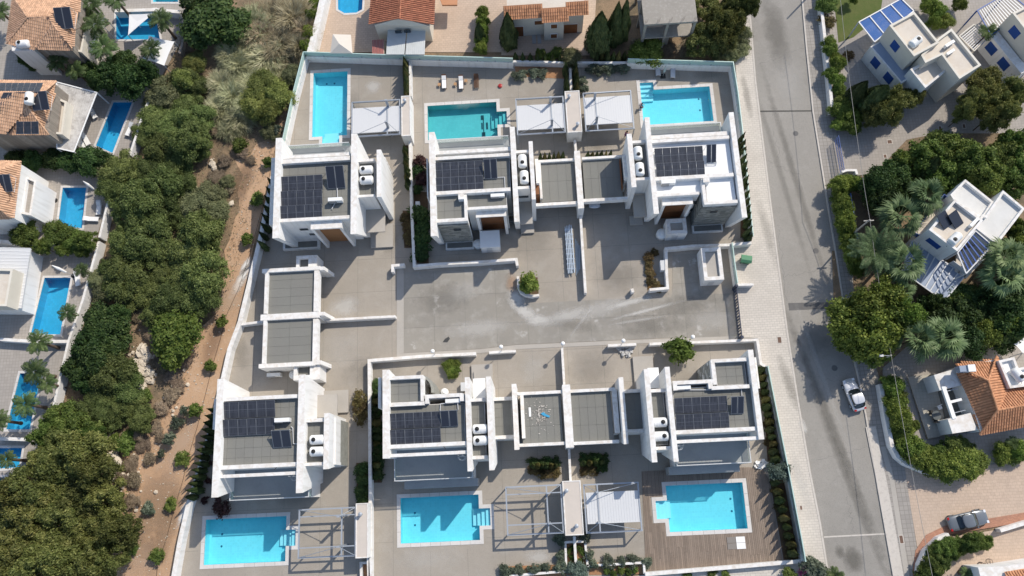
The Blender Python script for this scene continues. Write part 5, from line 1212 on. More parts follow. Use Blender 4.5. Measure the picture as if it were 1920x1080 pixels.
MB().prism([W3(p, 3.2) for p in ((1777,786),(1820,774),(1832,806),(1786,813))], 0, 3.2).build('bay_wall', white, h)
MB().prism([W3(p, 1.0) for p in ((1764,733),(1806,722),(1820,774),(1778,788))], 0, .5).build('terrace_floor', roofbase, h)
mb = MB(); wall_line(mb, [W3((1769,724), 3.3), W3((1790,785), 3.3)], .45, 2.9, 3.3); mb.build('pergola_beam', whitep, h)
for k in (0, 1, 3, 5, 6):
    a = W3((1769+21*k/6, 724+61*k/6), 3.1); b = W3((1793+21*k/6, 718+61*k/6), 3.1); mb = MB(); wall_line(mb, [a, b], .3 if k == 3 else .07, 2.95, 3.1); mb.build('rafter', whitep if k == 3 else greymetal, h)
boxhouse(h, 'roof_terrace_wall', [W3(p, 4.6) for p in ((1872,676),(1902,669),(1910,690),(1990,672),(1990,716),(1894,728))], 0, 4.6, white, whitep, .5)
simpletank('white tank on the roof terrace behind the orange roof', (1908,703), 4.1, R(120))
p = P(1817, 690, 5.6); t = thing('chimney_box', 'metal and white vent box on the orange roof', 'vent', (p.x, p.y, 4.3)); MB().box((p.x-.9, p.y-.35, 4.3), (p.x-.05, p.y+.35, 5.3)).build('duct', slateblue, t); MB().box((p.x-.02, p.y-.4, 4.3), (p.x+.8, p.y+.4, 5.5)).build('casing', whitep, t)
MB().prism([W3(p, .35) for p in ((1702,707),(1749,701),(1787,813),(1740,823))], 0, .35).build('patio_paving', mat('pale_terrace_tile', (.42, .39, .33), .8, [(1, .4, .7, (.36, .33, .28), .5)], brick=(.4, .4, (.3, .28, .24), .015, .05, 0)), kind='structure')
# cut house at bottom right
h = thing('terracotta_house', 'white-walled house with a corner of orange tiles at the bottom right edge', 'house', P(1900, 1090, 0))
MB().prism([W3(p, 3.4) for p in ((1834,1064),(1884,1062),(1990,1046),(1990,1120),(1850,1130))], 0, 3.4).build('wall', white, h)
tileface(h, [e(1883,1072), e(1990,1052), r(1990,1110), r(1905,1112)], terracotta)
# upper left tiled houses
def lh(label): return thing('tiled_house', label, 'house', P(80, 100, 0))
h = thing('tiled_house', 'two-storey house with pale orange hip roof and rooftop tank, top left corner', 'house', P(90, 60, 0)); E_, R_ = 6.4, 8.2
for f in ([e(24,-6), e(11.7,81.3), r(51.5,32.5)], [e(24,-6), r(51.5,32.5), r(88.5,31.6), e(152,-8)], [e(11.7,82), e(66.8,92), r(99,45), r(88.5,31.6), r(51.5,32.5)], [e(152,-8), r(88.5,31.6), r(99,45), e(134.5,94.8)], [r(98.6,46), e(66.8,92.5), e(134.5,94.8)]): tileface(h, f, terralight)
for a, b in ((e(24,-6), r(51.5,32.5)), (r(51.5,32.5), r(88.5,31.6)), (r(88.5,31.6), e(152,-8)), (e(11.7,82), r(51.5,32.5)), (r(88.5,31.6), r(99,45)), (r(99,45), e(134.5,94.8)), (r(99,45), e(66.8,92.5))): ridge(h, a, b, terralight, .11)
MB().prism([W3(p, 6.2) for p in ((26,-6),(16,80),(67,90),(132,92),(148,-4))], 0, 6.2).build('wall', stonewall, h)
MB().prism([W3(p, 6.3) for p in ((22,83),(64,84),(64,95),(22,95))], 0, 6.3).build('tank_shelf', white, h)
cb_ = [W3(p, 4.6) for p in ((147,20),(163,45),(153,98),(137,94))]; boxhouse(h, 'balcony_wall', cb_, 0, 4.6, creamwall)
simpletank('white tank on the ledge of the top left tiled house', (44,83), 6.2, 0)
collectors('collector pair on the top left tiled roof', (108,23), (136,50), 7.3); 
h = thing('tiled_house', 'two-storey tiled house carrying four dark solar arrays, left edge', 'house', P(50, 210, 0))
for f in ([e(105.5,152.8), r(78,176), r(-30,176), e(-30,150)], [e(105.5,152.8), e(91.7,252.8), r(51,200), r(78,176)], [r(51,200), e(91.7,252.8), e(18,252.8)], [r(51,200), e(18,252.8), e(-30,250), r(-30,178), r(78,176)]): tileface(h, f, terralight)
for a, b in ((e(105.5,152.8), r(78,176)), (r(51,200), e(91.7,252.8)), (r(51,200), e(18,252.8)), (r(51,200), r(78,176)), (r(78,176), r(-30,176))): ridge(h, a, b, terralight, .11)
MB().prism([W3(p, 6.2) for p in ((102,156),(90,250),(-40,250),(-40,154))], 0, 6.2).build('wall', stonewall, h)
boxhouse(h, 'balcony_wall', [W3(p, 4.6) for p in ((100,180),(125,190),(117,252),(93,250))], 0, 4.6, creamwall)
def tilted(label, q, z, nc, nr):
    w = [W3(p, zz) for p, zz in zip(q, z)]; t = thing('solar_array', label, 'solar panels', tuple(w[0]), 'roof solar arrays')
    for i in range(nc):
        for j in range(nr):
            def pt(a, b): return w[0].lerp(w[1], a).lerp(w[3].lerp(w[2], a), b)
            a0, a1, b0, b1 = (i+.03)/nc, (i+.97)/nc, (j+.03)/nr, (j+.97)/nr; Q = [pt(a0, b1), pt(a1, b1), pt(a1, b0), pt(a0, b0)]
            mb = MB(); mb.hexa([p+Vector((0, 0, -.05)) for p in Q], Q); mb.cm = 1; pt2 = lambda a, b: pt(a, b)+Vector((0, 0, .006)); d = .03/nc; g_ = .03/nr; mb.face([pt2(a0+d, b1-g_), pt2(a1-d, b1-g_), pt2(a1-d, b0+g_), pt2(a0+d, b0+g_)]); mb.build('module', [pvframe, pvcell], t)
tilted('long solar array along the top of the left-edge tiled roof', [(-12,155),(81,155),(74,171),(-12,171)], (7.3, 7.3, 8.0, 8.0), 8, 2)
tilted('narrow four-panel array below the long one, left edge', [(6,173),(53,172),(48,183),(1,184)], (8.7, 8.7, 8.5, 8.5), 4, 1)
tilted('solar array beside the tank on the left-edge tiled roof', [(-15,190),(40,190),(40,215),(-15,215)], (8.3, 8.3, 7.7, 7.7), 4, 1)
tilted('square dark array at the lower corner of the left-edge tiled roof', [(30,227),(72,227),(73,252),(30,252)], (8.1, 8.1, 7.2, 7.2), 3, 1)
collectors('grey collector pair on the left-edge tiled roof', (63,178), (91,203), 7.4)
simpletank('upright white tank at the ridge of the left-edge tiled roof', (55,185), 8.2, R(90))
t = thing('plank_pergola', 'weathered white plank canopy beside the left-edge tiled house', 'pergola', P(140, 220, 0)); wp = mat('weathered_white_planks', (.52, .50, .47), .9, [(1.5, .4, .65, (.3, .28, .26), .9), (9, .5, .7, (.7, .69, .66), .5)])
q = [W3(p, 3.0) for p in ((106,154),(182,174),(139,285),(107,278))]; slatroof(t, [q[0], q[3], q[2], q[1]], 3.0, 18, wp, whitep, 1, gap=.93, name='plank')
h = thing('tiled_house', 'tiled house with white balcony left of the parasol pool', 'house', P(20, 350, 0))
for f in ([e(40,303), e(22,410), r(-10,385), r(-5,320)], [e(40,303), r(-5,320), e(-60,300)], [r(-10,385), e(22,410), e(-60,412)]): tileface(h, f, terralight)
ridge(h, r(-10,385), e(22,410), terralight, .11); ridge(h, r(-5,320), e(40,303), terralight, .11)
MB().prism([W3(p, 6.2) for p in ((36,306),(20,406),(-60,410),(-60,304))], 0, 6.2).build('wall', white, h)
boxhouse(h, 'balcony_wall', [W3(p, 4.4) for p in ((48,330),(68,338),(58,404),(38,400))], 0, 4.4, white, greypave)
collectors('collector pair on the tiled roof left of the parasol pool', (0,332), (22,357), 7.2)
h = thing('metal_roof_house', 'house with broad white ribbed metal roof at the left edge', 'house', P(20, 520, 0))
q = [W3(p, 3.6) for p in ((-50,463),(57.5,465.6),(40,578),(-50,577))]; MB().prism(q, 3.4, 3.6).build('roof', whitemetal, h)
for k in range(18):
    a = Vector(q[0]).lerp(q[3], k/18); b = Vector(q[1]).lerp(q[2], k/18); mb = MB(); wall_line(mb, [a, b], .05, 3.6, 3.64); mb.build('roof_rib', whitep, h)
MB().prism([(p[0]-.6, p[1]) for p in q], 0, 3.38).build('wall', white, h); boxhouse(h, 'roof_terrace_wall', [W3(p, 5.8) for p in ((-40,502),(24,504),(12,574),(-40,574))], 3.6, 5.8, creamwall)
# top yard buildings
h = thing('tiled_house', 'low white house with brown-red gabled roof at the top centre', 'house', P(755, 30, 0)); E_, R_ = 4.3, 5.6
for f in ([e(692,45), e(700,-40), r(753,-40), r(749.6,35.4)], [r(749.6,35.4), r(753,-40), e(818,-40), e(812,47)]): tileface(h, f, terrared)
ridge(h, r(749.6,35.4), r(753,-40), terrared)
a, b, c = e(701,46), e(805,48), r(749.6,38)
MB().prism([W3(p, 4.1) for p in ((701,44),(804,46),(810,-40),(704,-40))], 0, 4.1).build('wall', creamwall, h); gw = MB(); gw.hexa([(a.x, a.y+.3, 4.1), (b.x, b.y+.3, 4.1), (c.x, a.y+.3, 5.3)], [(a.x, a.y+.05, 4.1), (b.x, b.y+.05, 4.1), (c.x, a.y+.05, 5.3)]); gw.build('gable', creamwall, h)
wa = W3((701,44), 4.1); wb = W3((804,46), 4.1)
for f in (.42, .58): window(h, (wa.x+(wb.x-wa.x)*f, min(wa.y, wb.y)-.02, 2.9), .8, .6)
MB().prism([W3(p, 2.8) for p in ((818,-20),(858,-20),(857,9),(829,9))], 2.5, 2.8).build('porch_roof', terracotta, h)
t = thing('awning', 'pale corrugated awning roof in two halves below the gabled house', 'awning', P(760, 80, 0))
for q in ([(727,54),(762,54),(758,102),(724,102)], [(764,54),(798,53),(796,102),(760,102)]):
    w = [W3(p, 2.6) for p in q]; f = MB().prism(w, 2.5, 2.6).build('roof_sheet', mat('pale_corrugated_sheet', (.55, .57, .56), .5, [(.8, .4, .7, (.46, .48, .47), .6)]), t)
    for k in range(9):
        a = w[0].lerp(w[1], (k+.5)/9); b = w[3].lerp(w[2], (k+.5)/9); mb = MB(); wall_line(mb, [a, b], .06, 2.601, 2.63); mb.build('rib', MATS['pale_corrugated_sheet'], f)
t = thing('shed', 'small shed with red corrugated roof left of the pale awning', 'shed', P(709, 88, 0)); x0, y0, x1, y1 = ext((698,76), (720,100), 2.2); MB().box((x0, y0, 0), (x1, y1, 2.1)).build('wall', creamwall, t)
rs = mat('red_corrugated_sheet', (.36, .13, .11), .6, [(1, .4, .7, (.45, .2, .17), .5)])
for k in range(8): MB().box((x0+(x1-x0)*k/8, y0-.1, 2.1), (x0+(x1-x0)*(k+.7)/8, y1+.1, 2.2)).build('roof_sheet', rs, t)
t = thing('square_parasol', 'large cream square parasol in the top yard by the wall', 'parasol', P(641, 84, 0)); q = [W3(p, 2.5) for p in ((624,64),(658,65),(661,100),(619,100))]; c = W3((636,82), 3.3)
mb = MB()
for k in range(4): mb.face([q[k], q[(k+1) % 4], c][::-1])
mb.build('canopy', mat('cream_canvas', (.62, .57, .5), .9), t); MB().tube((c.x, c.y, 0), (c.x, c.y, 3.3), .04, 8).build('pole', greymetal, t)
h = thing('villa_with_tile_trim', 'cream two-storey house with flat roof and orange tile trim, top centre', 'house', P(1020, 30, 0))
x0, y0, x1, y1 = ext((948,-40), (1096,10), 6.2); MB().box((x0, y0, 0), (x1, y1, 6.0)).build('wall', creamwall, h); MB().box((x0, y0, 6.0), (x1, y1, 6.02)).build('roof_floor', creamroof, h)
bx0 = P(1020, 20, 6.0).x; bx1 = P(1058, 20, 6.0).x; MB().box((bx0, y0-.9, 0), (bx1, y0-.01, 6.0)).build('bay_wall', creamwall, h)
tileface(h, [(x0-.5, y0-1.1, 5.7), (bx0-.2, y0-1.1, 5.7), (bx0-.2, y0+.4, 6.6), (x0-.5, y0+.4, 6.6)], terracotta); tileface(h, [(bx0-.4, y0-1.9, 5.7), (bx1+.4, y0-1.9, 5.7), (bx1+.4, y0-.3, 6.6), (bx0-.4, y0-.3, 6.6)], terracotta); tileface(h, [(bx1+.2, y0-1.1, 5.7), (x1+.5, y0-1.1, 5.7), (x1+.5, y0+.4, 6.6), (bx1+.2, y0+.4, 6.6)], terracotta)
for fx, z, w, hh, m in ((.12, 4.6, 1.1, 1.0, wooddoor), (.4, 4.8, .6, .8, wooddoor), (.92, 4.6, .7, 1.0, wooddoor), (.14, 1.2, 1.2, 2.3, wooddoor), (.41, 3.0, 1.2, .9, wooddoor), (.8, 1.1, 2.6, 2.1, wooddoor)):
    wx = x0+(x1-x0)*fx; f = MB().box((wx-w/2-.05, y0-.04, z-hh/2), (wx+w/2+.05, y0-.002, z+hh/2)).build('window' if hh < 2 else 'door', whitep, h); MB().box((wx-w/2, y0-.08, z-hh/2+.05), (wx+w/2, y0-.04, z+hh/2-.05)).build('shutter', m, f)
for z in (3.3, 1.0): wx = (bx0+bx1)/2; f = MB().box((wx-.5, y0-.95, z-.5), (wx+.5, y0-.902, z+.5)).build('window', whitep, h); MB().box((wx-.42, y0-.99, z-.42), (wx+.42, y0-.95, z+.42)).build('shutter', wooddoor, f)
for k in (0, 1): x0, y0, x1, y1 = ext((997+k*10,58), (1005+k*10,81), .1); MB().box((x0, y0, .01), (x1, y1, .1)).build('ramp_plate', mat('grey_plate', (.36, .36, .36), .6), label=['left', 'right'][k]+' of two grey plates on the drive before the cream house', cat='plate')
h = thing('concrete_shell', 'unfinished grey concrete building shell with open floors, top right of centre', 'building', P(1252, 40, 0))
x0, y0, x1, y1 = ext((1198,-50), (1308,40), 6.4); MB().box((x0, y0, 6.05), (x1, y1, 6.4)).build('roof_slab', concrete_raw, h); MB().box((x0, y0, 3.0), (x1, y1, 3.25)).build('floor_slab', concrete_raw, h)
for i in range(3):
    for j in range(3):
        xx = x0+.25+(x1-x0-.5)*(0, .45, 1)[i]; yy = y0+.2+(y1-y0-.4)*j/2
        for z in (0, 3.25): MB().box((xx-.17, yy-.17, z), (xx+.17, yy+.17, z+(3.0 if z == 0 else 2.8))).build('column', concrete_raw, h)
MB().box((x0+.5, y0+1.5, 3.25), (x0+(x1-x0)*.44, y0+1.7, 6.05)).build('infill_wall', mat('hollow_brick', (.3, .16, .1), .9, brick=(.3, .2, (.35, .3, .26), .02, .15)), h); MB().box((x1-2.5, y0+3, 3.25), (x1-.3, y0+3.2, 6.05)).build('infill_wall', creamwall, h)
st = MB()
for k in range(12): st.box((x0+.6+k*.28, y0+.5, 0), (x0+.88+k*.28, y0+1.5, .25+k*.25))
st.build('stair', concrete_raw, h); 
for k in range(5): q = Vector((x0+.3+k*(x1-x0-.6)/4, y0+.3, 6.4)); s = MB(); [s.tube((q.x+dx, q.y, 6.4), (q.x+dx*1.6, q.y+dx, 7.1), .015, 4) for dx in (-.12, 0, .12)]; s.build('rebar', mat('rusty_iron', (.13, .08, .06)), h)

# left neighbour details: boundary wall, shade sails, parasols, loungers
gwall('stone wall with white coping along the ravine, left', [(349,24),(341,82),(336,100)], .35, 1.6, stonewall, grp='walls between the left pools and the ravine')
gwall('white-coped wall beside the long narrow left pool', [(284,178),(270,208),(243,291)], .3, 1.6, grp='walls between the left pools and the ravine')
gwall('white-coped wall beside the parasol pool', [(207,355),(203,375),(186,445)], .3, 1.6, grp='walls between the left pools and the ravine')
gwall('white-coped wall running down past the palm pools', [(185,452),(155,562),(128,640),(97,775)], .3, 1.6, grp='walls between the left pools and the ravine')
gwall('blue-white wall above the shade sail pool', [(214,20),(290,18),(336,22)], .5, 1.4, grp='white garden walls'); gwall('wall below the pool of the white metal roof house', [(0,636),(60,640),(128,640)], .4, 1.2)
gwall('short wall at the left edge above the pine cluster', [(-5,822),(48,824)], .4, 1.2); gwall('wall above the white metal roof at the left edge', [(-10,452),(56,457)], .5, 2.2)
gwall('tall white wall bordering the top yard and ravine', [(609,-20),(598,30),(586,78),(581,98)], .9, 2.0)
gwall('white street wall beside the upper right hedge', [(1538,-40),(1541,18),(1549,90),(1555.6,150),(1561,208)], .4, 1.2)
gwall('curved white street wall around the lower right hedge', [(1652,720),(1662,780),(1673,835),(1684,856),(1700,869),(1737,884),(1776,891),(1800,886),(1846,873)], .45, 1.2)
gwall('curved white wall around the bottom right hedge', [(1724,1100),(1727,1060),(1738,1034),(1762,1010),(1780,1003)], .45, 1.1); gwall('straight white wall right of the parked grey car', [(1876,995),(1925,980),(1990,962)], .4, 1.0)
gwall('blue and white gate pier wall beside the upper right drive', [(1579,322),(1588,319),(1605,319),(1607,327)], .3, 1.5)
gt = thing('blue_gate', 'blue ornamental metal gate beside the street, upper right', 'gate', P(1580, 290, 0)); a = P(1572, 254, 1.6); b = P(1583, 318, 1.6)
for z in (.3, 1.0, 1.6): mb = MB(); wall_line(mb, [a, b], .06, z, z+.07); mb.build('rail', bluepaint, gt)
for k in range(22): q = a.lerp(b, (k+.5)/22); MB().tube((q.x, q.y, .3), (q.x, q.y, 1.62), .03, 6).build('bar', bluepaint, gt)
gt = thing('blue_fence', 'blue panel fence behind the tall street hedge', 'fence', P(1600, 400, 0)); a = P(1595, 362, 1.8); b = P(1609, 448, 1.8)
for k in range(8): c0 = a.lerp(b, k/8); c1 = a.lerp(b, (k+.95)/8); mb = MB(); wall_line(mb, [c0, c1], .08, 0, 1.8); mb.build('panel', bluepaint, gt)
def sail(label, q, zs, m=fabricw, name='shade_sail'):
    w = [W3(p, z) for p, z in zip(q, zs)]; n = len(w); c = sum(w, Vector())/n; c.z -= .08; mb = MB()
    t = thing(name, label, 'shade sail', (w[0].x, w[0].y, 0))
    for k in range(n):
        a, b = w[k], w[(k+1) % n]; mid = a.lerp(b, .5).lerp(c, .05); mb.face([a, mid, c]); mb.face([mid, b, c]); 
    mb.build('sail', m, t)
    for p in w: q_ = MB(); q_.tube((p.x, p.y, 0), (p.x, p.y, p.z), .05, 7); q_.build('post', greymetal, t)
sail('white triangular shade sail over the upper left pool', [(242,27),(288,25),(240,66)], (3.2, 3.0, 2.6)); sail('square white shade canopy below the sail pool', [(279,67),(327,78),(308,123),(268,110)], (2.8, 2.8, 2.8, 2.8))
sail('white canopy beside the palm by the top left house', [(172,33),(196,33),(196,52),(174,56)], (2.8, 2.8, 2.8, 2.8)); sail('small white canopy near the balcony of the top left house', [(170,62),(184,62),(184,98),(166,98)], (2.8, 2.8, 2.8, 2.8))
def closedpar(label, px, l=2.6, tilt=(.5, .3)):
    p = P(*px, 0); t = thing('closed_parasol', label, 'parasol', (p.x, p.y, 0)); a = Vector((p.x, p.y, 0)); b = a+Vector((tilt[0], tilt[1], l)); MB().tube(a, b, .03, 7).build('pole', greymetal, t)
    c = MB(); c.tube(a.lerp(b, .35), a.lerp(b, .7), .12, 10, .2); c.tube(a.lerp(b, .7), b, .2, 10, .05); c.build('canopy', fabricw, t); MB().lathe((p.x, p.y, 0), [(.32, 0), (.32, .08), (.08, .12)], 14).build('base', blackp, t)
closedpar('closed white parasol beside the tiled house pool', (104,376), 2.6, (-1.6, .9)); closedpar('closed white parasol at the head of the metal roof house pool', (138,517), 2.4, (-1.5, .8)); closedpar('furled white parasol at the upper left of the parasol pool', (186,362), 2.4, (-.9, .8))
wl = mk_lounger(fabricw, whitemetal); p = P(172, 411, .3); wl.location = (p.x, p.y, 0); wl.rotation_euler = (0, 0, R(85)); wl['label'] = 'white lounger lying crosswise right of the parasol pool'; wl['group'] = 'white loungers by the left pools'
for px, rz, lb in (((186,390), 0, 'grey-white lounger in the shade right of the parasol pool'), ((174,212), 30, 'white lounger under the plank canopy edge'), ((161,262), 30, 'white lounger lower down beside the plank canopy'), ((155,274), 30, 'lowest white lounger beside the plank canopy'), ((244,243), -20, 'white lounger right of the long narrow left pool'), ((146,523), 10, 'white lounger right of the metal roof house pool')):
    p = P(*px, .3); copytree(wl, (p.x, p.y, 0), R(rz), label=lb)
# terrace furniture, lower right
def chair(label, px, rz, m=blackp):
    p = P(*px, .5); t = thing('garden_chair', label, 'chair', (p.x, p.y, .35), 'dark chairs on the pale terrace', R(rz))
    lp(t, MB().box((-.25, -.25, .38), (.25, .25, .44)), 'seat', m); lp(t, MB().box((-.25, .22, .44), (.25, .27, .85)), 'backrest', m)
    for x in (-.22, .2):
        for y in (-.22, .2): lp(t, MB().box((x, y, 0), (x+.03, y+.03, .38)), 'leg', m)
for lb, px, rz in (('dark chair left of the round table on the pale terrace', (1744,774), 90), ('dark chair below the round table on the pale terrace', (1752.5,789), 180), ('dark chair right of the round table on the pale terrace', (1773,788), -90), ('dark chair by the bay wall, lowest on the pale terrace', (1780,799), 200)): chair(lb, px, rz)
chair('white chair above the round table on the pale terrace', (1760,764), 20, whitep)
def rtable(label, px, m, r=.55):
    p = P(*px, 1.0); t = thing('round_table', label, 'table', (p.x, p.y, .35)); lp(t, MB().lathe((0, 0, .7), [(r, 0), (r, .04)], 20), 'table_top', m); lp(t, MB().lathe((0, 0, 0), [(.25, 0), (.05, .05), (.04, .7)], 12), 'leg', m)
rtable('round dark table among the chairs on the pale terrace', (1755.5,779), mat('table_glass', (.12, .13, .13), .2)); 
p = P(1748, 711, 1); t = thing('planter_tub', 'round black tub at the upper corner of the pale terrace', 'tub', (p.x, p.y, .35)); lp(t, MB().lathe((0, 0, 0), [(.45, 0), (.62, .9), (.62, 1.0), (.5, 1.0), (.48, .8)], 20), 'body', blackp)
# bicycles
def bicycle(label, px, rz, lean=70):
    p = P(*px, .3); t = thing('bicycle', label, 'bicycle', (p.x, p.y, .05), 'bicycles in the right gardens', R(rz)); t.rotation_euler = (R(lean), 0, R(rz))
    bm = mat('dark_bike_paint', (.03, .03, .035), .4)
    for x in (-.52, .52):
        mb = MB()
        for k in range(20): a0, a1 = 2*math.pi*k/20, 2*math.pi*(k+1)/20; mb.tube((x+.34*math.cos(a0), 0, .34+.34*math.sin(a0)), (x+.34*math.cos(a1), 0, .34+.34*math.sin(a1)), .025, 5)
        for k in range(8): a0 = math.pi*k/4; mb.tube((x, 0, .34), (x+.33*math.cos(a0), 0, .34+.33*math.sin(a0)), .006, 3)
        lp(t, mb, 'wheel', bm)
    fr = MB(); pts = {'r': (-.52, 0, .34), 'b': (-.05, 0, .3), 's': (-.2, 0, .85), 'h': (.36, 0, .9), 'f': (.52, 0, .34)}
    for a, b in ('rb', 'rs', 'bs', 'bh', 'sh', 'hf'): fr.tube(pts[a], pts[b], .022, 6)
    lp(t, fr, 'frame', bm); hb = MB(); hb.tube((.33, -.28, 1.0), (.33, .28, 1.0), .015, 6); hb.tube(pts['h'], (.34, 0, 1.0), .018, 6); lp(t, hb, 'handlebar', bm)
    lp(t, MB().box((-.34, -.07, .9), (-.08, .07, .95)), 'saddle', blackp)
bicycle('bicycle standing on the path above the orange roof', (1799,670), 100, 60); bicycle('bicycle by the white wall at the bottom right', (1830,1059), 25, 60); bicycle('second bicycle leaning beside the one at the bottom right', (1846,1052), 20, 62)
sail('white umbrella canopy cut by the right edge above the orange roof', [(1902,645),(1922,632),(1945,650),(1918,662)], (2.6, 2.6, 2.6, 2.6), name='white_parasol')

# ------------------------------------------------------------------ poles and overhead cable
conm = mat('pole_concrete', (.42, .40, .36), .85, [(2, .4, .7, (.33, .31, .28), .5)])
def upole(label, px, h=8.0, lamp=False, rz=0):
    p = P(*px, h); t = thing('utility_pole', label, 'pole', (p.x, p.y, 0), 'utility poles along the street'); MB().lathe((p.x, p.y, 0), [(.16, 0), (.09, h)], 10).build('pole', conm, t)
    if lamp: s = MB(); s.tube((p.x, p.y, h-.2), (p.x-.9, p.y, h), .035, 6); a = s.build('arm', greymetal, t); MB().box((p.x-1.4, p.y-.13, h-.03), (p.x-.9, p.y+.13, h+.08)).build('lamp_head', whitemetal, a)
    else: MB().box((p.x-.6, p.y-.06, h-.4), (p.x+.6, p.y+.06, h-.28)).build('cross_arm', conm, t)
    return Vector((p.x, p.y, h))
A = upole('utility pole with short cross arm behind the tall street hedge', (1631,412), 6.2); 
q = P(1548, -40, 0); B = Vector((q.x, q.y, 0)); t = thing('utility_pole', 'street pole just beyond the top edge casting a shadow on the street', 'pole', tuple(B), 'utility poles along the street'); MB().lathe(tuple(B), [(.17, 0), (.1, 8.6)], 10).build('pole', conm, t)
C2 = upole('street lamp pole rising through the broad tree by the street', (1671,666), 5.6, True, 0)
def cable(label, pts, r=.06):
    mb = MB(); P_ = []
    for a, b in zip(pts, pts[1:]):
        for k in range(12): f = k/12; q = a.lerp(b, f); q.z -= .5*4*f*(1-f)*((b-a).length/40); P_.append(q)
    P_.append(pts[-1])
    for a, b in zip(P_, P_[1:]): mb.tube(a, b, r, 6)
    mb.build('overhead_cable', mat('cable_grey', (.30, .285, .26), .8), label=label, cat='cable')
cable('pale overhead cable running down over the right gardens', [P(1573, -30, 7.6), P(1613, 300, 7.4), A, C2, P(1765, 1160, 7.0)], .026)
# ------------------------------------------------------------------ vegetation prototypes
rng = np.random.default_rng(11)
def quads(name, c, nrm, up, w, h, mats, taper=.35):
    """leaf quads: centre c, normal nrm, up direction, half sizes w,h"""
    up = up - (up*nrm).sum(1, keepdims=True)*nrm; up /= np.linalg.norm(up, axis=1, keepdims=True)+1e-9
    sd = np.cross(nrm, up); w = w[:, None]; h = h[:, None]
    v = np.stack([c - up*h, c + sd*w, c + up*h, c - sd*w], 1).reshape(-1, 3)
    return mkmesh(name, v, np.arange(len(v)).reshape(-1, 4), mats)
def mkmesh(name, v, f, mats):
    me = bpy.data.meshes.new(name); n, k = f.shape
    me.vertices.add(len(v)); me.vertices.foreach_set('co', v.astype(np.float32).ravel())
    me.loops.add(n*k); me.loops.foreach_set('vertex_index', f.astype(np.int32).ravel())
    me.polygons.add(n); me.polygons.foreach_set('loop_start', np.arange(0, n*k, k, dtype=np.int32))
    me.update(calc_edges=True); me.materials.append(mats); return me
def unit(v): return v/(np.linalg.norm(v, axis=1, keepdims=True)+1e-9)
def crown(name, m, n, K, leaf, cr=(.16, .32), flat=.75, asp=1.6, seed=1, sparse=0.0, low=-.35):
    r = np.random.default_rng(seed)
    d = unit(r.normal(size=(K*3, 3))); d = d[d[:, 2] > low][:K]; K = len(d)
    rad = r.uniform(.45, .9, K)*(1+.14*np.sin(3*np.arctan2(d[:, 1], d[:, 0])+r.uniform(0, 6))); cc = d*rad[:, None]; cc[:, 2] *= flat; cs = r.uniform(*cr, K)
    keep = r.random(K) > sparse; cc, cs = cc[keep], cs[keep]
    w = cs**2; i = r.choice(len(cc), n, p=w/w.sum()); o = unit(r.normal(size=(n, 3))); o[:, 2] = np.abs(o[:, 2])*1.0-.2
    c = cc[i] + o*cs[i][:, None]*(r.random((n, 1))**.25*np.where(r.random((n, 1)) < .3, r.uniform(1, 1.7, (n, 1)), 1))*np.array([1, 1, .85])
    nr = unit(o*.8 + r.normal(size=(n, 3))*.5 + np.array([0, 0, .35])); up = r.normal(size=(n, 3))
    s = leaf*r.uniform(.6, 1.3, n); return quads(name, c, nr, up, s*.5, s*.5*asp, m)
def trunkmesh(seed=1, limbs=6, spread=.6, h0=.45):
    r = random.Random(seed); mb = MB(); mb.tube((0, 0, -.9), (0, 0, -.9+h0), .055, 8, .042); b = Vector((0, 0, -.9+h0))
    for k in range(limbs):
        a = k*6.283/limbs+r.uniform(-.4, .4); e = b+Vector((math.cos(a)*spread*.5, math.sin(a)*spread*.5, .35)); mb.tube(b, e, .035, 6, .022)
        for j in (-1, 1): mb.tube(e, e+Vector((math.cos(a+j*.5)*spread*.45, math.sin(a+j*.5)*spread*.45, .28)), .02, 5, .007)
    return mb.mesh('trunk', trunkm)
L_dark = leafmat('dark_broadleaf', (0.022, 0.044, 0.015), (0.05, 0.094, 0.025), (0.106, 0.156, 0.044))
L_mid = leafmat('mid_green_leaf', (.04, .07, .014), (.115, .165, .034), (.25, .30, .08))
L_bright = leafmat('bright_green_leaf', (.06, .10, .018), (.15, .205, .036), (.30, .35, .085))
L_acacia = leafmat('acacia_leaf', (.045, .062, .018), (.125, .16, .045), (.26, .295, .105))
L_grey = leafmat('grey_green_leaf', (0.102, 0.114, 0.054), (0.198, 0.21, 0.102), (0.324, 0.33, 0.168))
L_olive = leafmat('olive_leaf', (0.07, 0.09, 0.06), (0.13, 0.16, 0.11), (0.25, 0.28, 0.2))
L_pine = leafmat('pine_needle', (.04, .052, .013), (.15, .165, .045), (.33, .32, .115))
L_blue = leafmat('blue_cedar_leaf', (0.06, 0.085, 0.07), (0.12, 0.165, 0.135), (0.22, 0.28, 0.23))
L_brown = leafmat('dry_scrub', (0.108, 0.078, 0.054), (0.24, 0.18, 0.126), (0.396, 0.312, 0.216), .1)
L_cyp = leafmat('cypress_leaf', (0.024, 0.042, 0.014), (0.054, 0.078, 0.026), (0.12, 0.138, 0.048), .1)
L_dry = leafmat('yellowing_cypress', (0.06, 0.06, 0.02), (0.13, 0.12, 0.04), (0.22, 0.19, 0.07), .1)
L_reed = leafmat('reed_leaf', (.16, .17, .09), (.38, .38, .22), (.62, .58, .38))
L_reedb = leafmat('dry_reed_leaf', (0.213, 0.169, 0.106), (0.413, 0.338, 0.219), (0.625, 0.537, 0.375))
L_palm = leafmat('palm_leaf', (0.061, 0.095, 0.041), (0.135, 0.196, 0.081), (0.311, 0.378, 0.189))
L_palmg = leafmat('feather_palm_leaf', (0.037, 0.069, 0.022), (0.081, 0.125, 0.04), (0.175, 0.219, 0.081))
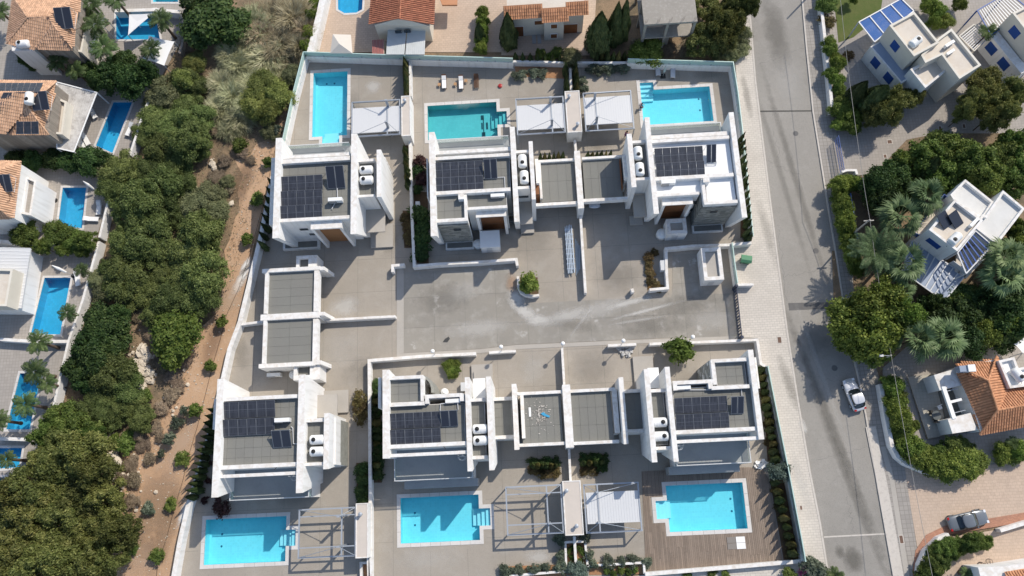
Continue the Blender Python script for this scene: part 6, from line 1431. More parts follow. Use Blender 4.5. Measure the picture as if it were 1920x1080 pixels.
L_red = leafmat('purple_leaf', (0.03, 0.012, 0.012), (0.07, 0.03, 0.03), (0.12, 0.06, 0.055))
L_rust = leafmat('rust_bedding_plant', (.06, .045, .02), (.12, .085, .035), (.17, .15, .06))
L_pink = leafmat('pink_bloom', (0.3, 0.03, 0.12), (0.5, 0.07, 0.2), (0.6, 0.2, 0.35))
L_tam = leafmat('yellow_green_leaf', (.10, .125, .03), (.20, .225, .06), (.32, .33, .11))
VAR = {}
def variants(kind, fn, k): VAR[kind] = [fn(i) for i in range(k)]
variants('dark', lambda i: crown('crown', L_dark, 12000, 70, .08, seed=10+i), 2)
variants('mid', lambda i: crown('crown', L_mid, 12000, 60, .075, seed=20+i), 3)
variants('acacia', lambda i: crown('crown', L_acacia, 17000, 60, .045, (.14, .32), .75, 2.4, seed=30+i), 3)
variants('grey', lambda i: crown('crown', L_grey, 13000, 56, .045, (.16, .34), .7, 2.8, seed=40+i, sparse=.1), 2)
variants('tamarisk', lambda i: crown('crown', L_tam, 14000, 50, .045, (.18, .36), .75, 2.6, seed=45+i), 2)
variants('pine', lambda i: crown('crown', L_pine, 17000, 56, .048, (.15, .3), .7, 2.4, seed=50+i), 3)
variants('bright', lambda i: crown('crown', L_bright, 9000, 80, .075, seed=60+i), 2)
variants('shrub', lambda i: crown('crown', L_mid, 1500, 26, .16, (.22, .4), .8, seed=70+i), 3)
variants('olive', lambda i: crown('crown', L_olive, 1300, 24, .13, (.22, .4), .8, 2.4, seed=80+i), 3)
variants('darkshrub', lambda i: crown('crown', L_dark, 1700, 26, .15, (.22, .4), .8, seed=90+i), 2)
variants('brightshrub', lambda i: crown('crown', L_bright, 2200, 30, .14, (.22, .4), .85, seed=95+i), 2)
variants('blue', lambda i: crown('crown', L_blue, 3500, 34, .08, (.2, .42), .8, 3, seed=100+i), 2)
variants('brown', lambda i: crown('crown', L_brown, 4500, 60, .05, (.16, .34), .5, 4.5, seed=110+i, sparse=.2), 3)
variants('red', lambda i: crown('crown', L_red, 1200, 24, .16, (.2, .4), .8, seed=120+i), 1)
variants('rust', lambda i: crown('crown', L_rust, 1000, 26, .14, (.2, .4), .6, 2, seed=125+i), 2)
variants('pink', lambda i: crown('crown', L_pink, 500, 20, .14, (.2, .4), .6, seed=128+i), 1)
TR = [trunkmesh(i) for i in range(3)]
def cypmesh(name, m, n, leaf, seed, wob=.12):
    r = np.random.default_rng(seed); z = r.random(n)**.85; a = r.random(n)*6.283
    prof = np.clip(np.minimum((1-z)*1.6, 1)**.8*np.minimum(z*9+.25, 1), .03, 1)*(1+wob*np.sin(a*5+z*11)); rr = prof*(.72+.28*r.random(n))
    c = np.stack([rr*np.cos(a), rr*np.sin(a), z*2-1], 1); nr = unit(np.stack([np.cos(a), np.sin(a), np.full(n, .5)], 1)+r.normal(size=(n, 3))*.35)
    up = np.tile(np.array([[0, 0, 1.0]]), (n, 1))+r.normal(size=(n, 3))*.25; s = leaf*r.uniform(.7, 1.3, n); return quads(name, c, nr, up, s*.45, s*.9, m)
variants('cypress', lambda i: cypmesh('crown', L_cyp, 9000, .11, i+1), 2); variants('cypsmall', lambda i: cypmesh('crown', L_cyp, 900, .3, i+5), 3); variants('cypdry', lambda i: cypmesh('crown', L_dry, 900, .3, i+9), 2)
def fanpalm(seed, m, nf=34):
    r = np.random.default_rng(seed); V = []; F = []; k = 0
    for f in range(nf):
        az = r.random()*6.283; el = np.radians(r.uniform(-25, 75)); L = r.uniform(.45, .6)
        d = np.array([np.cos(az)*np.cos(el), np.sin(az)*np.cos(el), np.sin(el)]); side = np.cross(d, [0, 0, 1.]); side /= np.linalg.norm(side)+1e-9; upn = np.cross(side, d)
        b = d*L; V += [d*.05-side*.008, d*.05+side*.008, b+side*.008, b-side*.008]; F.append((k, k+1, k+2, k+3)); k += 4
        for j in range(15):
            t = np.radians(-95+190*j/14)+r.normal()*.04; ld = d*np.cos(t)+side*np.sin(t); ln = (.5-.12*abs(np.sin(t)))*r.uniform(.85, 1.1); w = .03
            pe = np.cross(ld, upn); tip = b+ld*ln-upn*.10-np.array([0, 0, .12]); mid = b+ld*ln*.55-upn*.01
            V += [b, mid-pe*w, tip, mid+pe*w]; F.append((k, k+1, k+2, k+3)); k += 4
    return mkmesh('crown', np.array(V), np.array(F), m)
def featherpalm(seed, m, nf=22, L=1.0, droop=.55, nl=30, ll=.26, w=.022):
    r = np.random.default_rng(seed); V = []; F = []; k = 0
    for f in range(nf):
        az = f*2.4+r.uniform(-.3, .3); el0 = np.radians(r.uniform(15, 70)); pts = []; p = np.zeros(3); el = el0
        for s in range(nl+1):
            pts.append(p.copy()); p = p+np.array([np.cos(az)*np.cos(el), np.sin(az)*np.cos(el), np.sin(el)])*L/nl; el -= droop*2.6/nl*r.uniform(.8, 1.2)
        for s in range(nl):
            a, b = pts[s], pts[s+1]; d = (b-a)/np.linalg.norm(b-a); side = np.cross(d, [0, 0, 1.]); side /= np.linalg.norm(side)+1e-9
            V += [a-side*.008, a+side*.008, b+side*.006, b-side*.006]; F.append((k, k+1, k+2, k+3)); k += 4
            if s > 3:
                q = ll*np.sin(np.pi*(s/nl)**.8)+.05
                for sg in (-1, 1):
                    ld = side*sg*.9+d*.55-np.array([0, 0, .35])+r.normal(size=3)*.06; ld /= np.linalg.norm(ld); tip = a+ld*q; m_ = a+ld*q*.5; pe = d*w
                    V += [a, m_-pe, tip, m_+pe]; F.append((k, k+1, k+2, k+3)); k += 4
    return mkmesh('crown', np.array(V), np.array(F), m)
variants('fanpalm', lambda i: fanpalm(i+3, L_palm), 3); variants('feather', lambda i: featherpalm(i+4, L_palmg), 2)
variants('datepalm', lambda i: featherpalm(i+14, L_palm, 30, 1.0, .35, 30, .2, .018), 1)
def reeds(seed, m, n=700, lean=(0, 0)):
    r = np.random.default_rng(seed); V = []; F = []; k = 0
    for i in range(n):
        az = r.random()*6.283; el = np.radians(r.uniform(22, 85)); L = r.uniform(.5, 1.15); p = np.array([r.normal()*.09, r.normal()*.09, -.9]); w = r.uniform(.008, .019)
        for s in range(4):
            d = np.array([np.cos(az)*np.cos(el)+lean[0], np.sin(az)*np.cos(el)+lean[1], np.sin(el)*1.25]); q = p+d*L/4; side = np.cross(d, [0, 0, 1.]); side /= np.linalg.norm(side)+1e-9; w2 = w*(1-.22*(s+1))
            V += [p-side*w*1.6, p+side*w*1.6, q+side*w2*1.6, q-side*w2*1.6]; F.append((k, k+1, k+2, k+3)); k += 4
            if s > 0:
                for sg in (-1, 1): t = q+side*sg*.13+d*.12-np.array([0, 0, .03]); V += [p, (p+t)/2+d*.03, t, (p+t)/2-d*.03]; F.append((k, k+1, k+2, k+3)); k += 4
            p = q; el -= .28*r.uniform(.3, 1.2)
    return mkmesh('crown', np.array(V), np.array(F), m)
variants('reed', lambda i: reeds(i+1, L_reed, 650), 2); variants('reedbrown', lambda i: reeds(i+5, L_reedb, 650), 2)
VC = {}
def plant(kind, px, r, h, label, cat='tree', name=None, group=None, at='crown', rz=None, trunk=True):
    """px = centre of the crown as seen; r radius, h total height in metres"""
    zc = h*.62 if at == 'crown' else (h if at == 'top' else 0)
    p = P(px[0], px[1], zc); base = Vector((p.x, p.y, 0))
    i = VC.get(kind, 0); VC[kind] = i+1; me = VAR[kind][i % len(VAR[kind])]; rz = random.uniform(0, 6.28) if rz is None else rz
    o = bpy.data.objects.new(name or 'tree', None); COL.objects.link(o); o.location = base; setp(o, label, cat, group)
    c = bpy.data.objects.new('crown' if cat in ('tree', 'palm', 'cypress') else 'foliage', me); COL.objects.link(c); c.parent = o; c.rotation_euler = (0, 0, rz)
    if kind in ('cypress', 'cypsmall', 'cypdry'):
        c.location = (0, 0, h*.53); c.scale = (r, r, h*.5); s = MB().tube((0, 0, 0), (0, 0, h*.3), .08, 6)
        if r > .5: lp(o, s, 'trunk', trunkm)
        return o
    if kind in ('fanpalm', 'feather', 'datepalm'):
        r *= .72 if kind == 'feather' else .9
        c.location = (0, 0, h*.9); c.scale = (r, r, r); lp(o, MB().lathe((0, 0, 0), [(.26, 0), (.2, .6), (.17, h*.88)], 9), 'trunk', trunkm); return o
    if kind in ('reed', 'reedbrown'):
        c.scale = (r, r, h*.5); c.location = (0, 0, h*.45); return o
    hz = h*.5
    c.location = (0, 0, hz if trunk and h > 2 else hz*.85); c.scale = (r, r, hz*1.02/ .95)
    if trunk and h > 2.2:
        t = bpy.data.objects.new('trunk', random.choice(TR)); COL.objects.link(t); t.parent = o; t.location = (0, 0, h*.55); t.scale = (r*.8, r*.8, h*.6)
    return o
K = 13.6   # px per metre about mid-frame
def many(kind, desc, where, pts, h=None, cat='tree', name='tree', group=None):
    for i, (x, y, rp) in enumerate(pts):
        o_ = ORD[i] if i < len(ORD) else str(i+1)
        lb = f'{o_} from top, {desc} {where}' if len(pts) > 1 else f'{desc} {where}'
        plant(kind, (x, y), rp/K*(.9 if kind in ('acacia', 'pine', 'mid') else 1), (h or max(1.6, rp/K*1.3))*random.uniform(.7, 1.35), lb, cat, name, group or f'{desc} {where}')
# ravine woodland
plant('dark', (396,34), 4.3, 5.6, 'large dark dense tree at the top of the ravine', name='broadleaf_tree'); plant('dark', (372,14), 3.0, 5, 'dark dense tree behind the largest one at the top edge', name='broadleaf_tree')
many('dark', 'dark leafy trees', 'over the upper left pool terrace', [(228,118,27),(205,142,30),(245,150,32),(272,132,22),(182,150,18),(160,128,20)], 4.2, name='broadleaf_tree')
many('reedbrown', 'dry brown reed clumps', 'at the head of the ravine', [(505,18,45),(545,18,50),(565,45,30),(520,70,55),(556,75,30),(485,55,40)], 3.8, 'reeds', 'reed_clump')
many('reed', 'grey-green reed clumps', 'in the upper ravine', [(468,38,52),(500,95,50),(425,88,34),(440,112,36),(410,150,36),(428,170,38),(405,195,34),(445,215,34),(470,150,34),(455,190,30),(425,235,28)], 3.4, 'reeds', 'reed_clump')
many('acacia', 'feathery green trees', 'in the upper ravine', [(366,114,24),(345,146,28),(372,160,24),(350,195,34),(370,222,36),(285,225,38),(268,250,26),(320,240,40),(352,258,44),(378,280,22),(300,275,34),(340,290,38)], name='feathery_tree')
many('grey', 'grey-green bushy trees', 'in the upper ravine', [(305,170,32),(322,190,26),(285,185,20),(545,140,20),(505,245,18)], name='bushy_tree')
many('tamarisk', 'yellow-green feathery bushes', 'in the upper ravine', [(495,160,32),(520,175,28),(480,190,30),(505,205,24),(361,117,20),(345,146,22)], 3.2, name='feathery_bush')
many('acacia', 'feathery green trees', 'in the middle ravine', [(225,318,38),(262,325,44),(210,350,34),(318,315,30),(300,345,40),(262,372,46),(232,395,30),(300,385,34),(345,345,26),(325,405,28),(268,440,50),(232,450,34),(300,470,38),(240,485,34),(376,430,44),(365,470,46),(228,520,44),(205,500,24),(262,545,38),(382,515,46),(335,525,40),(325,558,40),(372,555,42),(300,510,30),(290,590,28)], name='feathery_tree')
many('grey', 'grey-green bushy trees', 'in the middle ravine', [(195,318,22),(364,382,36),(405,396,26),(392,412,28),(395,365,26),(425,338,14),(195,545,24),(180,525,20)], name='bushy_tree')
many('acacia', 'feathery green trees', 'in the lower ravine', [(211,700,42),(240,725,34),(190,735,38),(240,755,30),(263,784,28),(200,775,36),(170,765,28),(222,770,24),(150,790,30)], name='feathery_tree')
many('dark', 'dark leafy trees', 'in the lower ravine', [(196,610,38),(175,640,36),(205,645,34),(150,690,30),(182,668,34),(160,715,24),(215,620,20),(218,590,20)], 3.6, name='broadleaf_tree')
plant('bright', (330,628), 3.4, 4.6, 'bright green round tree above the pale rocks', name='round_tree'); plant('bright', (322,655), 2.2, 3.2, 'smaller green tree merging under the bright round tree', name='round_tree')
many('mid', 'leafy green trees', 'above the pine cluster', [(115,785,32),(150,800,34),(95,800,24),(80,820,24),(170,815,22)], 4, name='broadleaf_tree')
many('pine', 'olive-green pines', 'in the cluster at the lower left', [(111,845,40),(160,848,40),(75,872,34),(130,885,44),(180,885,32),(50,915,44),(95,920,42),(150,925,44),(195,930,34),(20,930,36),(60,960,40),(110,965,44),(165,975,42),(205,975,34),(25,985,40),(75,1010,44),(125,1015,42),(180,1015,38),(225,1000,30),(20,1040,42),(65,1060,42),(115,1065,42),(165,1060,38),(205,1050,28),(0,1075,36)], 7, name='pine_tree')
many('brown', 'dry brown scrub patches', 'on the ravine floor', [(420,300,14),(455,285,12),(405,330,15),(430,350,12),(470,300,10),(225,575,17),(260,590,15),(285,625,15),(300,680,18),(325,705,17),(345,675,14),(320,740,15),(300,765,14),(335,725,12),(290,800,14),(265,830,17),(280,860,12),(245,870,15),(250,900,14),(225,900,12),(245,940,14),(215,950,15),(230,985,14),(255,815,12),(535,110,15),(552,95,12),(400,245,10),(300,820,10),(345,100,8),(350,88,10),(195,490,10),(232,565,12)], 1.0, 'scrub', 'scrub_patch')
many('olive', 'grey-green olive saplings', 'along the orange soil strip', [(330,793,11),(315,823,11),(276,953,11),(344,769,8),(300,851,7),(521,242,9)], None, 'shrub', 'olive_sapling')
many('shrub', 'small green shrubs', 'along the orange soil strip', [(501,303,10),(482,372,13),(462,446,11),(416,603,11),(392,686,10),(366,768,12),(340,861,13),(319,946,11),(245,1030,10),(292,1042,12),(447,270,14),(269,743,12),(231,834,16),(238,818,12),(210,822,9)], None, 'shrub', 'small_shrub')
# rocks
def rock(label, px, s, seed):
    p = P(*px, 0); r = random.Random(seed); mb = MB(); pr = []
    mb.lathe((0, 0, 0), [(s*.9, -.1), (s*1.0, s*.25), (s*.75, s*.55), (s*.3, s*.68)], 9); mb.v = [(x*r.uniform(.75, 1.2), y*r.uniform(.6, 1.0), z*r.uniform(.7, 1.2)) for x, y, z in mb.v]
    me = mb.mesh('boulder', rockm); o = bpy.data.objects.new('boulder', me); COL.objects.link(o); o.location = (p.x, p.y, 0); o.rotation_euler = (0, 0, r.uniform(0, 6)); setp(o, label, 'rock', 'pale limestone boulders in the ravine')
for i, (x, y, s) in enumerate([(269,660,.95),(275,672,.8),(262,683,.9),(255,697,1.2),(270,698,.6),(279,698,.8),(266,712,.5),(277,712,.5),(262,727,1.1),(271,722,.45),(284,716,.4),(214,828,1.0),(210,866,1.3),(212,884,.7),(210,893,.8),(243,892,.4),(398,308,.5),(402,316,.4),(434,382,.4),(329,741,.35),(357,676,.3),(220,899,.4),(192,1018,.6),(182,1020,.5)]): rock(f'{ORD[i]} pale limestone boulder of the ravine, counted downward from the bright round tree', (x, y), s*1.1, i)
rk = MB(); rr = random.Random(31)
for cx, cy, n, sp in ((268,690,60,1.5), (212,875,40,1.3), (215,830,16,.9), (400,312,14,.9), (238,895,20,1.5), (330,735,16,2), (190,1018,14,1), (250,930,14,2)):
    q = P(cx, cy, 0)
    for k in range(n):
        x, y, s = q.x+rr.gauss(0, sp*.6), q.y+rr.gauss(0, sp), rr.uniform(.08, .34); a = rr.uniform(0, 6)
        top = [(x+s*.6*math.cos(a+j*1.05)*rr.uniform(.5, 1.1), y+s*.6*math.sin(a+j*1.05)*rr.uniform(.5, 1.1), s*rr.uniform(.5, .8)) for j in range(6)]
        rk.hexa([(x+s*math.cos(a+j*1.05), y+s*math.sin(a+j*1.05), -.05) for j in range(6)], top)
rk.build('rocks', rockm, label='smaller broken pale stones lying among the ravine boulders', cat='stones', kind='stuff')
st = MB(); rr = random.Random(9); SP = strip
for k in range(1500):
    x = rr.uniform(min(v.x for v in SP), max(v.x for v in SP)); y = rr.uniform(min(v.y for v in SP), max(v.y for v in SP))
    if inside((x, y), SP): s = rr.uniform(.03, .1); st.box((x-s, y-s*.7, -.04), (x+s, y+s*.7, -.03+s*.8))
st.build('pebbles', rockm, label='pale pebbles scattered over the orange soil strip', cat='pebbles', kind='stuff')
# irrigation hose down the soil strip
hz_ = [P(x, y, .03) for x, y in ((520,260),(505,330),(492,390),(470,470),(448,540),(425,590),(412,640),(400,680),(385,740),(370,800),(355,850),(343,900),(325,960),(312,1010),(295,1060),(292,1100))]; mb = MB()
for a, b in zip(hz_, hz_[1:]): mb.tube(a, b, .022, 5)
mb.build('irrigation_hose', blackp, label='thin dark irrigation hose running down the soil strip', cat='hose')
# cypress rows: tips given, individual trees
def crow(desc, tips, h=3.0, r=.42, kind='cypsmall', jit=.2):
    for i, (x, y) in enumerate(tips):
        kk = 'cypdry' if (kind == 'mix' and i % 3 == 1) else ('cypsmall' if kind == 'mix' else kind); hh = h*random.uniform(1-jit, 1+jit)
        plant(kk, (x, y), r*random.uniform(.85, 1.2), hh, f'{ORD[i]} small cypress from the {desc}', 'cypress', 'small_cypress', 'small cypresses: '+desc, at='top')
def lerps(a, b, n): return [(a[0]+(b[0]-a[0])*i/(n-1), a[1]+(b[1]-a[1])*i/(n-1)) for i in range(n)]
crow('top beside the lower left villa boundary', lerps((391,767), (349,932), 14), 3.4, .4)
crow('top beside the upper left villa boundary', lerps((503,335), (484,452), 8), 3.2, .38)
crow('top between villa and street wall, upper right', lerps((1396,250), (1410,440), 15), 3.2, .38)
crow('top of the hedge row by the lower right street wall', lerps((1434,690), (1461,860), 13), 2.6, .42, 'mix')
crow('top of the row beside the timber deck', lerps((1462,905), (1496,1040), 9), 2.6, .42, 'mix')
crow('top of the row left of the loungers terrace', lerps((757,108), (760,172), 11), 2.6, .4, 'mix')
crow('top of the row beside the upper left villa drive', lerps((757,275), (762,340), 10), 2.6, .4, 'mix')
crow('top of the row left of the lower middle villa', lerps((700,738), (703,885), 12), 2.4, .42, 'mix')
crow('left behind the upper planted bed', lerps((966,100), (1050,104), 7), 2.2, .34)
crow('left behind the planted bed nearer the concrete shell', lerps((1120,100), (1172,98), 6), 2.2, .34, 'mix')
crow('top along the left of the upper centre wall', lerps((1061,118), (1064,168), 6), 2.8, .36)
crow('top along the right of the upper centre wall', lerps((1080,118), (1083,168), 6), 2.8, .36, 'mix')
crow('left above the left upper carport', lerps((1013,288), (1056,286), 6), 2.6, .3, 'mix'); crow('left above the right upper carport', lerps((1103,286), (1146,283), 6), 2.6, .3, 'mix')
crow('left in the left bed below the lower carports', lerps((1000,873), (1042,872), 6), 2.2, .34, 'mix'); crow('left in the right bed below the lower carports', lerps((1095,868), (1130,866), 4), 2.2, .34, 'mix')
def bed(pts, m=redsoil, z=.03): MB().prism(pw(pts), .001, z).build('planting_soil', m, kind='structure')
dbed = mat('dark_mulch', (.09, .06, .035), .95, [(4, .4, .7, (.15, .09, .05), .7)])
bed([(964,116),(1058,119),(1060,148),(968,143)]); bed([(1118,118),(1176,118),(1176,130),(1118,134)], dbed); bed([(992,862),(1048,861),(1049,888),(994,890)], dbed); bed([(1086,854),(1138,852),(1139,884),(1088,886)], dbed)
bed([(754,112),(768,112),(768,180),(757,180)], dbed); bed([(757,268),(769,268),(773,352),(762,352)], dbed); bed([(755,395),(773,395),(775,465),(758,465)], dbed); bed([(697,715),(713,712),(716,905),(698,905)], dbed); bed([(668,868),(690,868),(690,945),(670,945)], dbed)
bed([(398,830),(408,840),(392,945),(372,945),(376,900)], mat('pale_gravel', (.28, .25, .21), .9)); bed([(776,360),(802,360),(804,495),(778,492)], dbed); bed([(1391,250),(1400,250),(1412,440),(1388,446)], dbed)
bed([(1428,690),(1438,690),(1472,870),(1500,1050),(1470,1055),(1440,880)], dbed); bed([(1209,475),(1232,470),(1232,480),(1222,482),(1226,530),(1245,535),(1245,545),(1214,545)], mat('ochre_mulch', (.2, .12, .05), .95)); bed([(1062,1016),(1097,1014),(1101,1075),(1064,1078)]); bed([(1103,1056),(1209,1050),(1207,1076),(1105,1078)]); bed([(942,1062),(1062,1058),(1062,1090),(955,1090)]); bed([(680,1058),(691,1058),(691,1090),(680,1090)])
bed([(975,520),(1008,520),(1010,552),(985,550),(976,540)], dbed)
many('olive', 'grey shrubs', 'in the orange bed behind the teal pool garden', [(966,140,8),(979,138,11),(1002,136,11),(1015,136,11)], 1.0, 'shrub', 'grey_shrub')
many('olive', 'grey shrubs', 'in the bed below the right upper cypress row', [(1110,126,12),(1125,130,11),(1140,128,12),(1155,126,12),(1170,126,12),(1092,150,9),(1094,165,9)], 1.1, 'shrub', 'grey_shrub')
many('red', 'purple-leaved shrubs', 'beside the upper middle villa', [(788,302,14),(790,335,16)], 1.5, 'shrub', 'purple_shrub'); many('darkshrub', 'dark shrubs', 'beside the upper middle villa', [(782,320,13),(784,355,10),(785,400,18),(790,425,18),(792,450,18),(788,475,17)], 1.6, 'shrub', 'dark_shrub')
many('rust', 'rust-coloured plants', 'in the strip between the upper drives', [(762,405,12),(764,425,12),(765,448,12)], .9, 'shrub', 'rust_shrub')
many('rust', 'rust-coloured plants', 'in the L-shaped strip', [(1216,480,9),(1228,473,7),(1217,495,9),(1219,512,9),(1221,528,9),(1232,539,9)], .7, 'shrub', 'rust_shrub')
plant('brightshrub', (993,532), 1.35, 2.6, 'round bright green shrub in the curved planter by the road', 'shrub', 'round_shrub'); plant('brightshrub', (1271,656), 1.7, 3.2, 'leafy green tree over the wall of the lower right villa', 'tree', 'small_tree')
for i, (x, y) in enumerate([(838,683),(846,682),(854,682),(840,692),(849,693),(856,691),(844,700),(853,700)]): plant('brightshrub', (x, y), .6, 1.1, f'{ORD[i]} tuft of the bright green clump by the lower middle villa wall', 'shrub', 'bright_tuft', 'bright clump tufts')
many('rust', 'rust and olive bushes', 'left of the lower middle villa wall', [(674,748,14),(680,765,14),(675,782,13)], 1.2, 'shrub', 'rust_shrub'); many('darkshrub', 'dark plants', 'in the bed left of the lower middle wall', [(678,880,12),(680,900,13),(680,920,13),(679,936,11)], 1.2, 'shrub', 'dark_shrub')
many('darkshrub', 'dark plants', 'under the cypress row left of the lower middle villa', [(706,722,10),(706,745,12),(707,770,12),(707,795,12),(708,820,12),(708,845,12),(708,870,12),(708,892,11)], 1.1, 'shrub', 'dark_shrub')
many('darkshrub', 'dark plants', 'in the left bed below the carports', [(1000,868,10),(1014,868,10),(1028,868,10),(1041,868,10)], 1.0, 'shrub', 'dark_shrub'); many('rust', 'trailing rust plants', 'in the left bed below the carports', [(1000,884,9),(1014,888,9),(1030,886,10),(1043,884,9)], .8, 'shrub', 'rust_shrub')
many('darkshrub', 'dark plants', 'in the right bed below the carports', [(1095,862,10),(1108,860,10),(1120,862,10),(1132,862,10),(1130,878,8)], 1.0, 'shrub', 'dark_shrub'); many('rust', 'trailing rust plants', 'in the right bed below the carports', [(1095,882,9),(1112,884,9)], .8, 'shrub', 'rust_shrub')
plant('red', (425-12,950), 1.2, 1.6, 'dark purple shrub under the lower left villa terrace corner', 'shrub', 'purple_shrub'); many('red', 'round dark shrubs', 'in the gravel beside the lower left villa', [(393,868,5),(390,902,6),(383,938,7)], .8, 'shrub', 'purple_shrub')
many('rust', 'rust bedding plants', 'under the street hedge row', [(1432,705,9),(1434,735,10),(1438,765,10),(1442,795,10),(1447,825,12),(1452,850,10),(1458,920,10),(1464,950,10),(1470,980,10),(1478,1010,10),(1484,1040,10)], .8, 'shrub', 'rust_shrub')
plant('blue', (1463,884), 1.25, 2.4, 'blue-grey conifer overhanging the street wall beside the deck', 'tree', 'blue_conifer'); plant('grey', (1071,104), 1.5, 2.6, 'grey-blue round olive tree on the upper centre wall', 'tree', 'grey_olive'); plant('blue', (1080,1070), 1.25, 1.8, 'blue-grey shrub at the bottom of the central bed', 'shrub', 'blue_shrub')
many('olive', 'grey-green shrubs', 'along the bottom planting beds', [(948,1072,12),(973,1070,9),(1000,1068,10),(1023,1066,9),(1052,1064,11),(1053,1040,9),(1050,1012,10),(1098,1008,9),(1104,1042,9),(1112,1058,8),(1141,1055,11),(1166,1055,9),(1188,1053,11),(1212,1056,9)], 1.1, 'shrub', 'grey_shrub')
many('shrub', 'small leafy plants', 'inside the central bed', [(1066,1034,5),(1073,1028,5),(1073,1046,5),(1086,1028,5),(1092,1036,5),(1087,1052,5),(1070,1058,5),(1138,1070,6),(1150,1075,6),(1165,1071,6),(1178,1073,6),(1190,1069,6)], .7, 'shrub', 'bed_plant')
# top yards
plant('bright', (905,22), .95, 2.4, 'first clump of the bright hedge between the top yards', 'hedge', 'hedge'); 
for i, y in enumerate((38, 55, 72, 88)): plant('bright', (905-i, y), .95, 2.4, f'{ORD[i+1]} clump down the bright hedge between the top yards', 'hedge', 'hedge')
for px, r_, h_, lb in (((897,44), .8, 4.6, 'slim cypress at the foot of the bright hedge, top centre'), ((951,27), 1.25, 7.5, 'tall cypress left of the cream tile-trim house'), ((1128,26), 1.75, 8.5, 'tallest broad cypress right of the cream house'), ((1160,8), 1.2, 9, 'dark cypress left of the concrete shell'), ((1176,2), 1.0, 9, 'dark cypress touching the concrete shell corner')): plant('cypress', px, r_, h_, lb, 'cypress', 'tall_cypress', at='top')
many('mid', 'leafy shrubs', 'behind the low wall below the cream house', [(1013,100,12),(1045,98,14),(1032,104,10)], 1.6, 'shrub', 'leafy_shrub')
plant('bright', (1213,96), 2.2, 3.2, 'light green round tree at the wall below the concrete shell', name='round_tree'); plant('pine', (1320,76), 2.3, 5, 'light green tree right of the concrete shell', name='round_tree')
many('pine', 'olive-green trees', 'between the concrete shell and the street', [(1330,12,34),(1362,22,34),(1345,40,28),(1385,8,30),(1375,45,26),(1405,5,22),(1355,72,26)], 5.5, name='street_tree'); many('grey', 'grey-green bushes', 'at the street corner below the concrete shell', [(1385,85,24),(1370,100,16),(1392,62,20),(1350,98,16)], 2.2, 'shrub', 'street_bush'); many('brown', 'dry brown scrub patches', 'under the concrete shell trees', [(1250,90,20),(1285,92,20),(1195,85,16),(1340,98,14)], .9, 'scrub', 'scrub_patch')
sheet([pw([(1112,104),(1122,-80),(1400,-80),(1404,30),(1380,112),(1176,108)])], .005).build('bare_ground', valleysoil, kind='structure')
# ravine edge green by the top yard
many('bright', 'bright bushes', 'against the white wall of the top yard', [(583,28,12),(578,60,14),(572,85,12),(590,5,12)], 2.2, 'shrub', 'bright_bush')
# left gardens
many('dark', 'dark garden trees', 'between the tiled houses on the left', [(28,298,20),(60,300,20),(95,298,20),(130,300,24),(165,298,28),(190,300,20),(45,105,14),(60,118,14)], 3.4, name='garden_tree')
many('mid', 'garden trees', 'below the parasol pool', [(48,440,28),(105,440,30),(135,452,30),(80,462,16),(118,470,14),(160,450,22),(155,468,16)], 3.2, name='garden_tree')
for px, r_, h_, lb in (((118,125), 2.4, 4.5, 'feather palm beside the top left tiled house wall'), ((190,60), 3.0, 5.5, 'feather palm above the dark trees, upper left'), ((205,100), 3.0, 5, 'drooping feather palm between canopy and dark trees'), ((180,20), 3.2, 5, 'bright feather palm at the top edge by the tiled house'), ((228,12), 2.6, 5, 'feather palm touching the top edge'), ((310,48), 2.8, 5, 'feather palm right of the shade sail'), ((290,100), 2.4, 4, 'thin feather palm over the square shade canopy'), ((150,140), 2.2, 4, 'feather palm over the plank canopy edge'), ((10,30), 2.4, 4, 'feather palm at the top left corner'), ((136,590), 2.0, 3.6, 'small palm right of the metal roof house pool'), ((85,645), 2.6, 4.5, 'dark feather palm on the wall below the metal roof house pool'), ((78,700), 2.6, 4.5, 'yellow-green feather palm right of the left-edge pool'), ((60,760), 2.6, 4.5, 'feather palm hanging over the left-edge pool'), ((12,790), 2.2, 4.5, 'feather palm at the left edge below the pool'), ((25,862), 1.8, 4, 'feather palm over the pool above the pines'), ((160,510), 1.6, 3, 'small palm by the coping wall near the closed parasol'), ((100,722), 2.0, 4, 'lowest feather palm beside the coped wall')):
    plant('feather', px, r_, h_, lb, 'palm', 'feather_palm', 'feather palms of the left gardens')
# right gardens
HD = [(1556,78,13),(1558,92,13),(1566,106,10),(1572,118,14),(1560,138,14),(1570,150,14),(1575,168,14),(1588,190,18),(1578,205,20),(1598,215,18),(1575,232,14),(1600,235,16)]
many('bright', 'leafy clumps', 'of the hedge beside the upper right street wall', HD, 2.4, 'hedge', 'street_hedge')
plant('mid', (1552,8), 1.5, 2.4, 'leafy shrub at the top end of the upper right street hedge', 'shrub', 'leafy_shrub'); plant('rust', (1553,35), 1.2, 1.6, 'red-flecked shrub behind the upper right street wall', 'shrub', 'rust_shrub'); plant('rust', (1592,105), .9, 1.0, 'small flowering shrub near the stone patio, upper right', 'shrub', 'rust_shrub')
many('bright', 'leafy clumps', 'of the tall hedge in the middle of the street', [(1575,345,17),(1588,342,14),(1577,362,17),(1580,380,17),(1583,398,17),(1587,416,17),(1590,434,17),(1593,450,16),(1597,466,16),(1602,484,16),(1606,500,16),(1604,345,13),(1630,345,15)], 2.6, 'hedge', 'street_hedge')
plant('mid', (1605,341), 1.1, 2.2, 'clipped round bush by the blue gate pier', 'shrub', 'clipped_bush')
many('dark', 'dark trees', 'in the shade below the upper right drive', [(1650,345,30),(1680,330,32),(1660,375,26),(1700,360,30),(1640,360,20)], 4.5, name='broadleaf_tree')
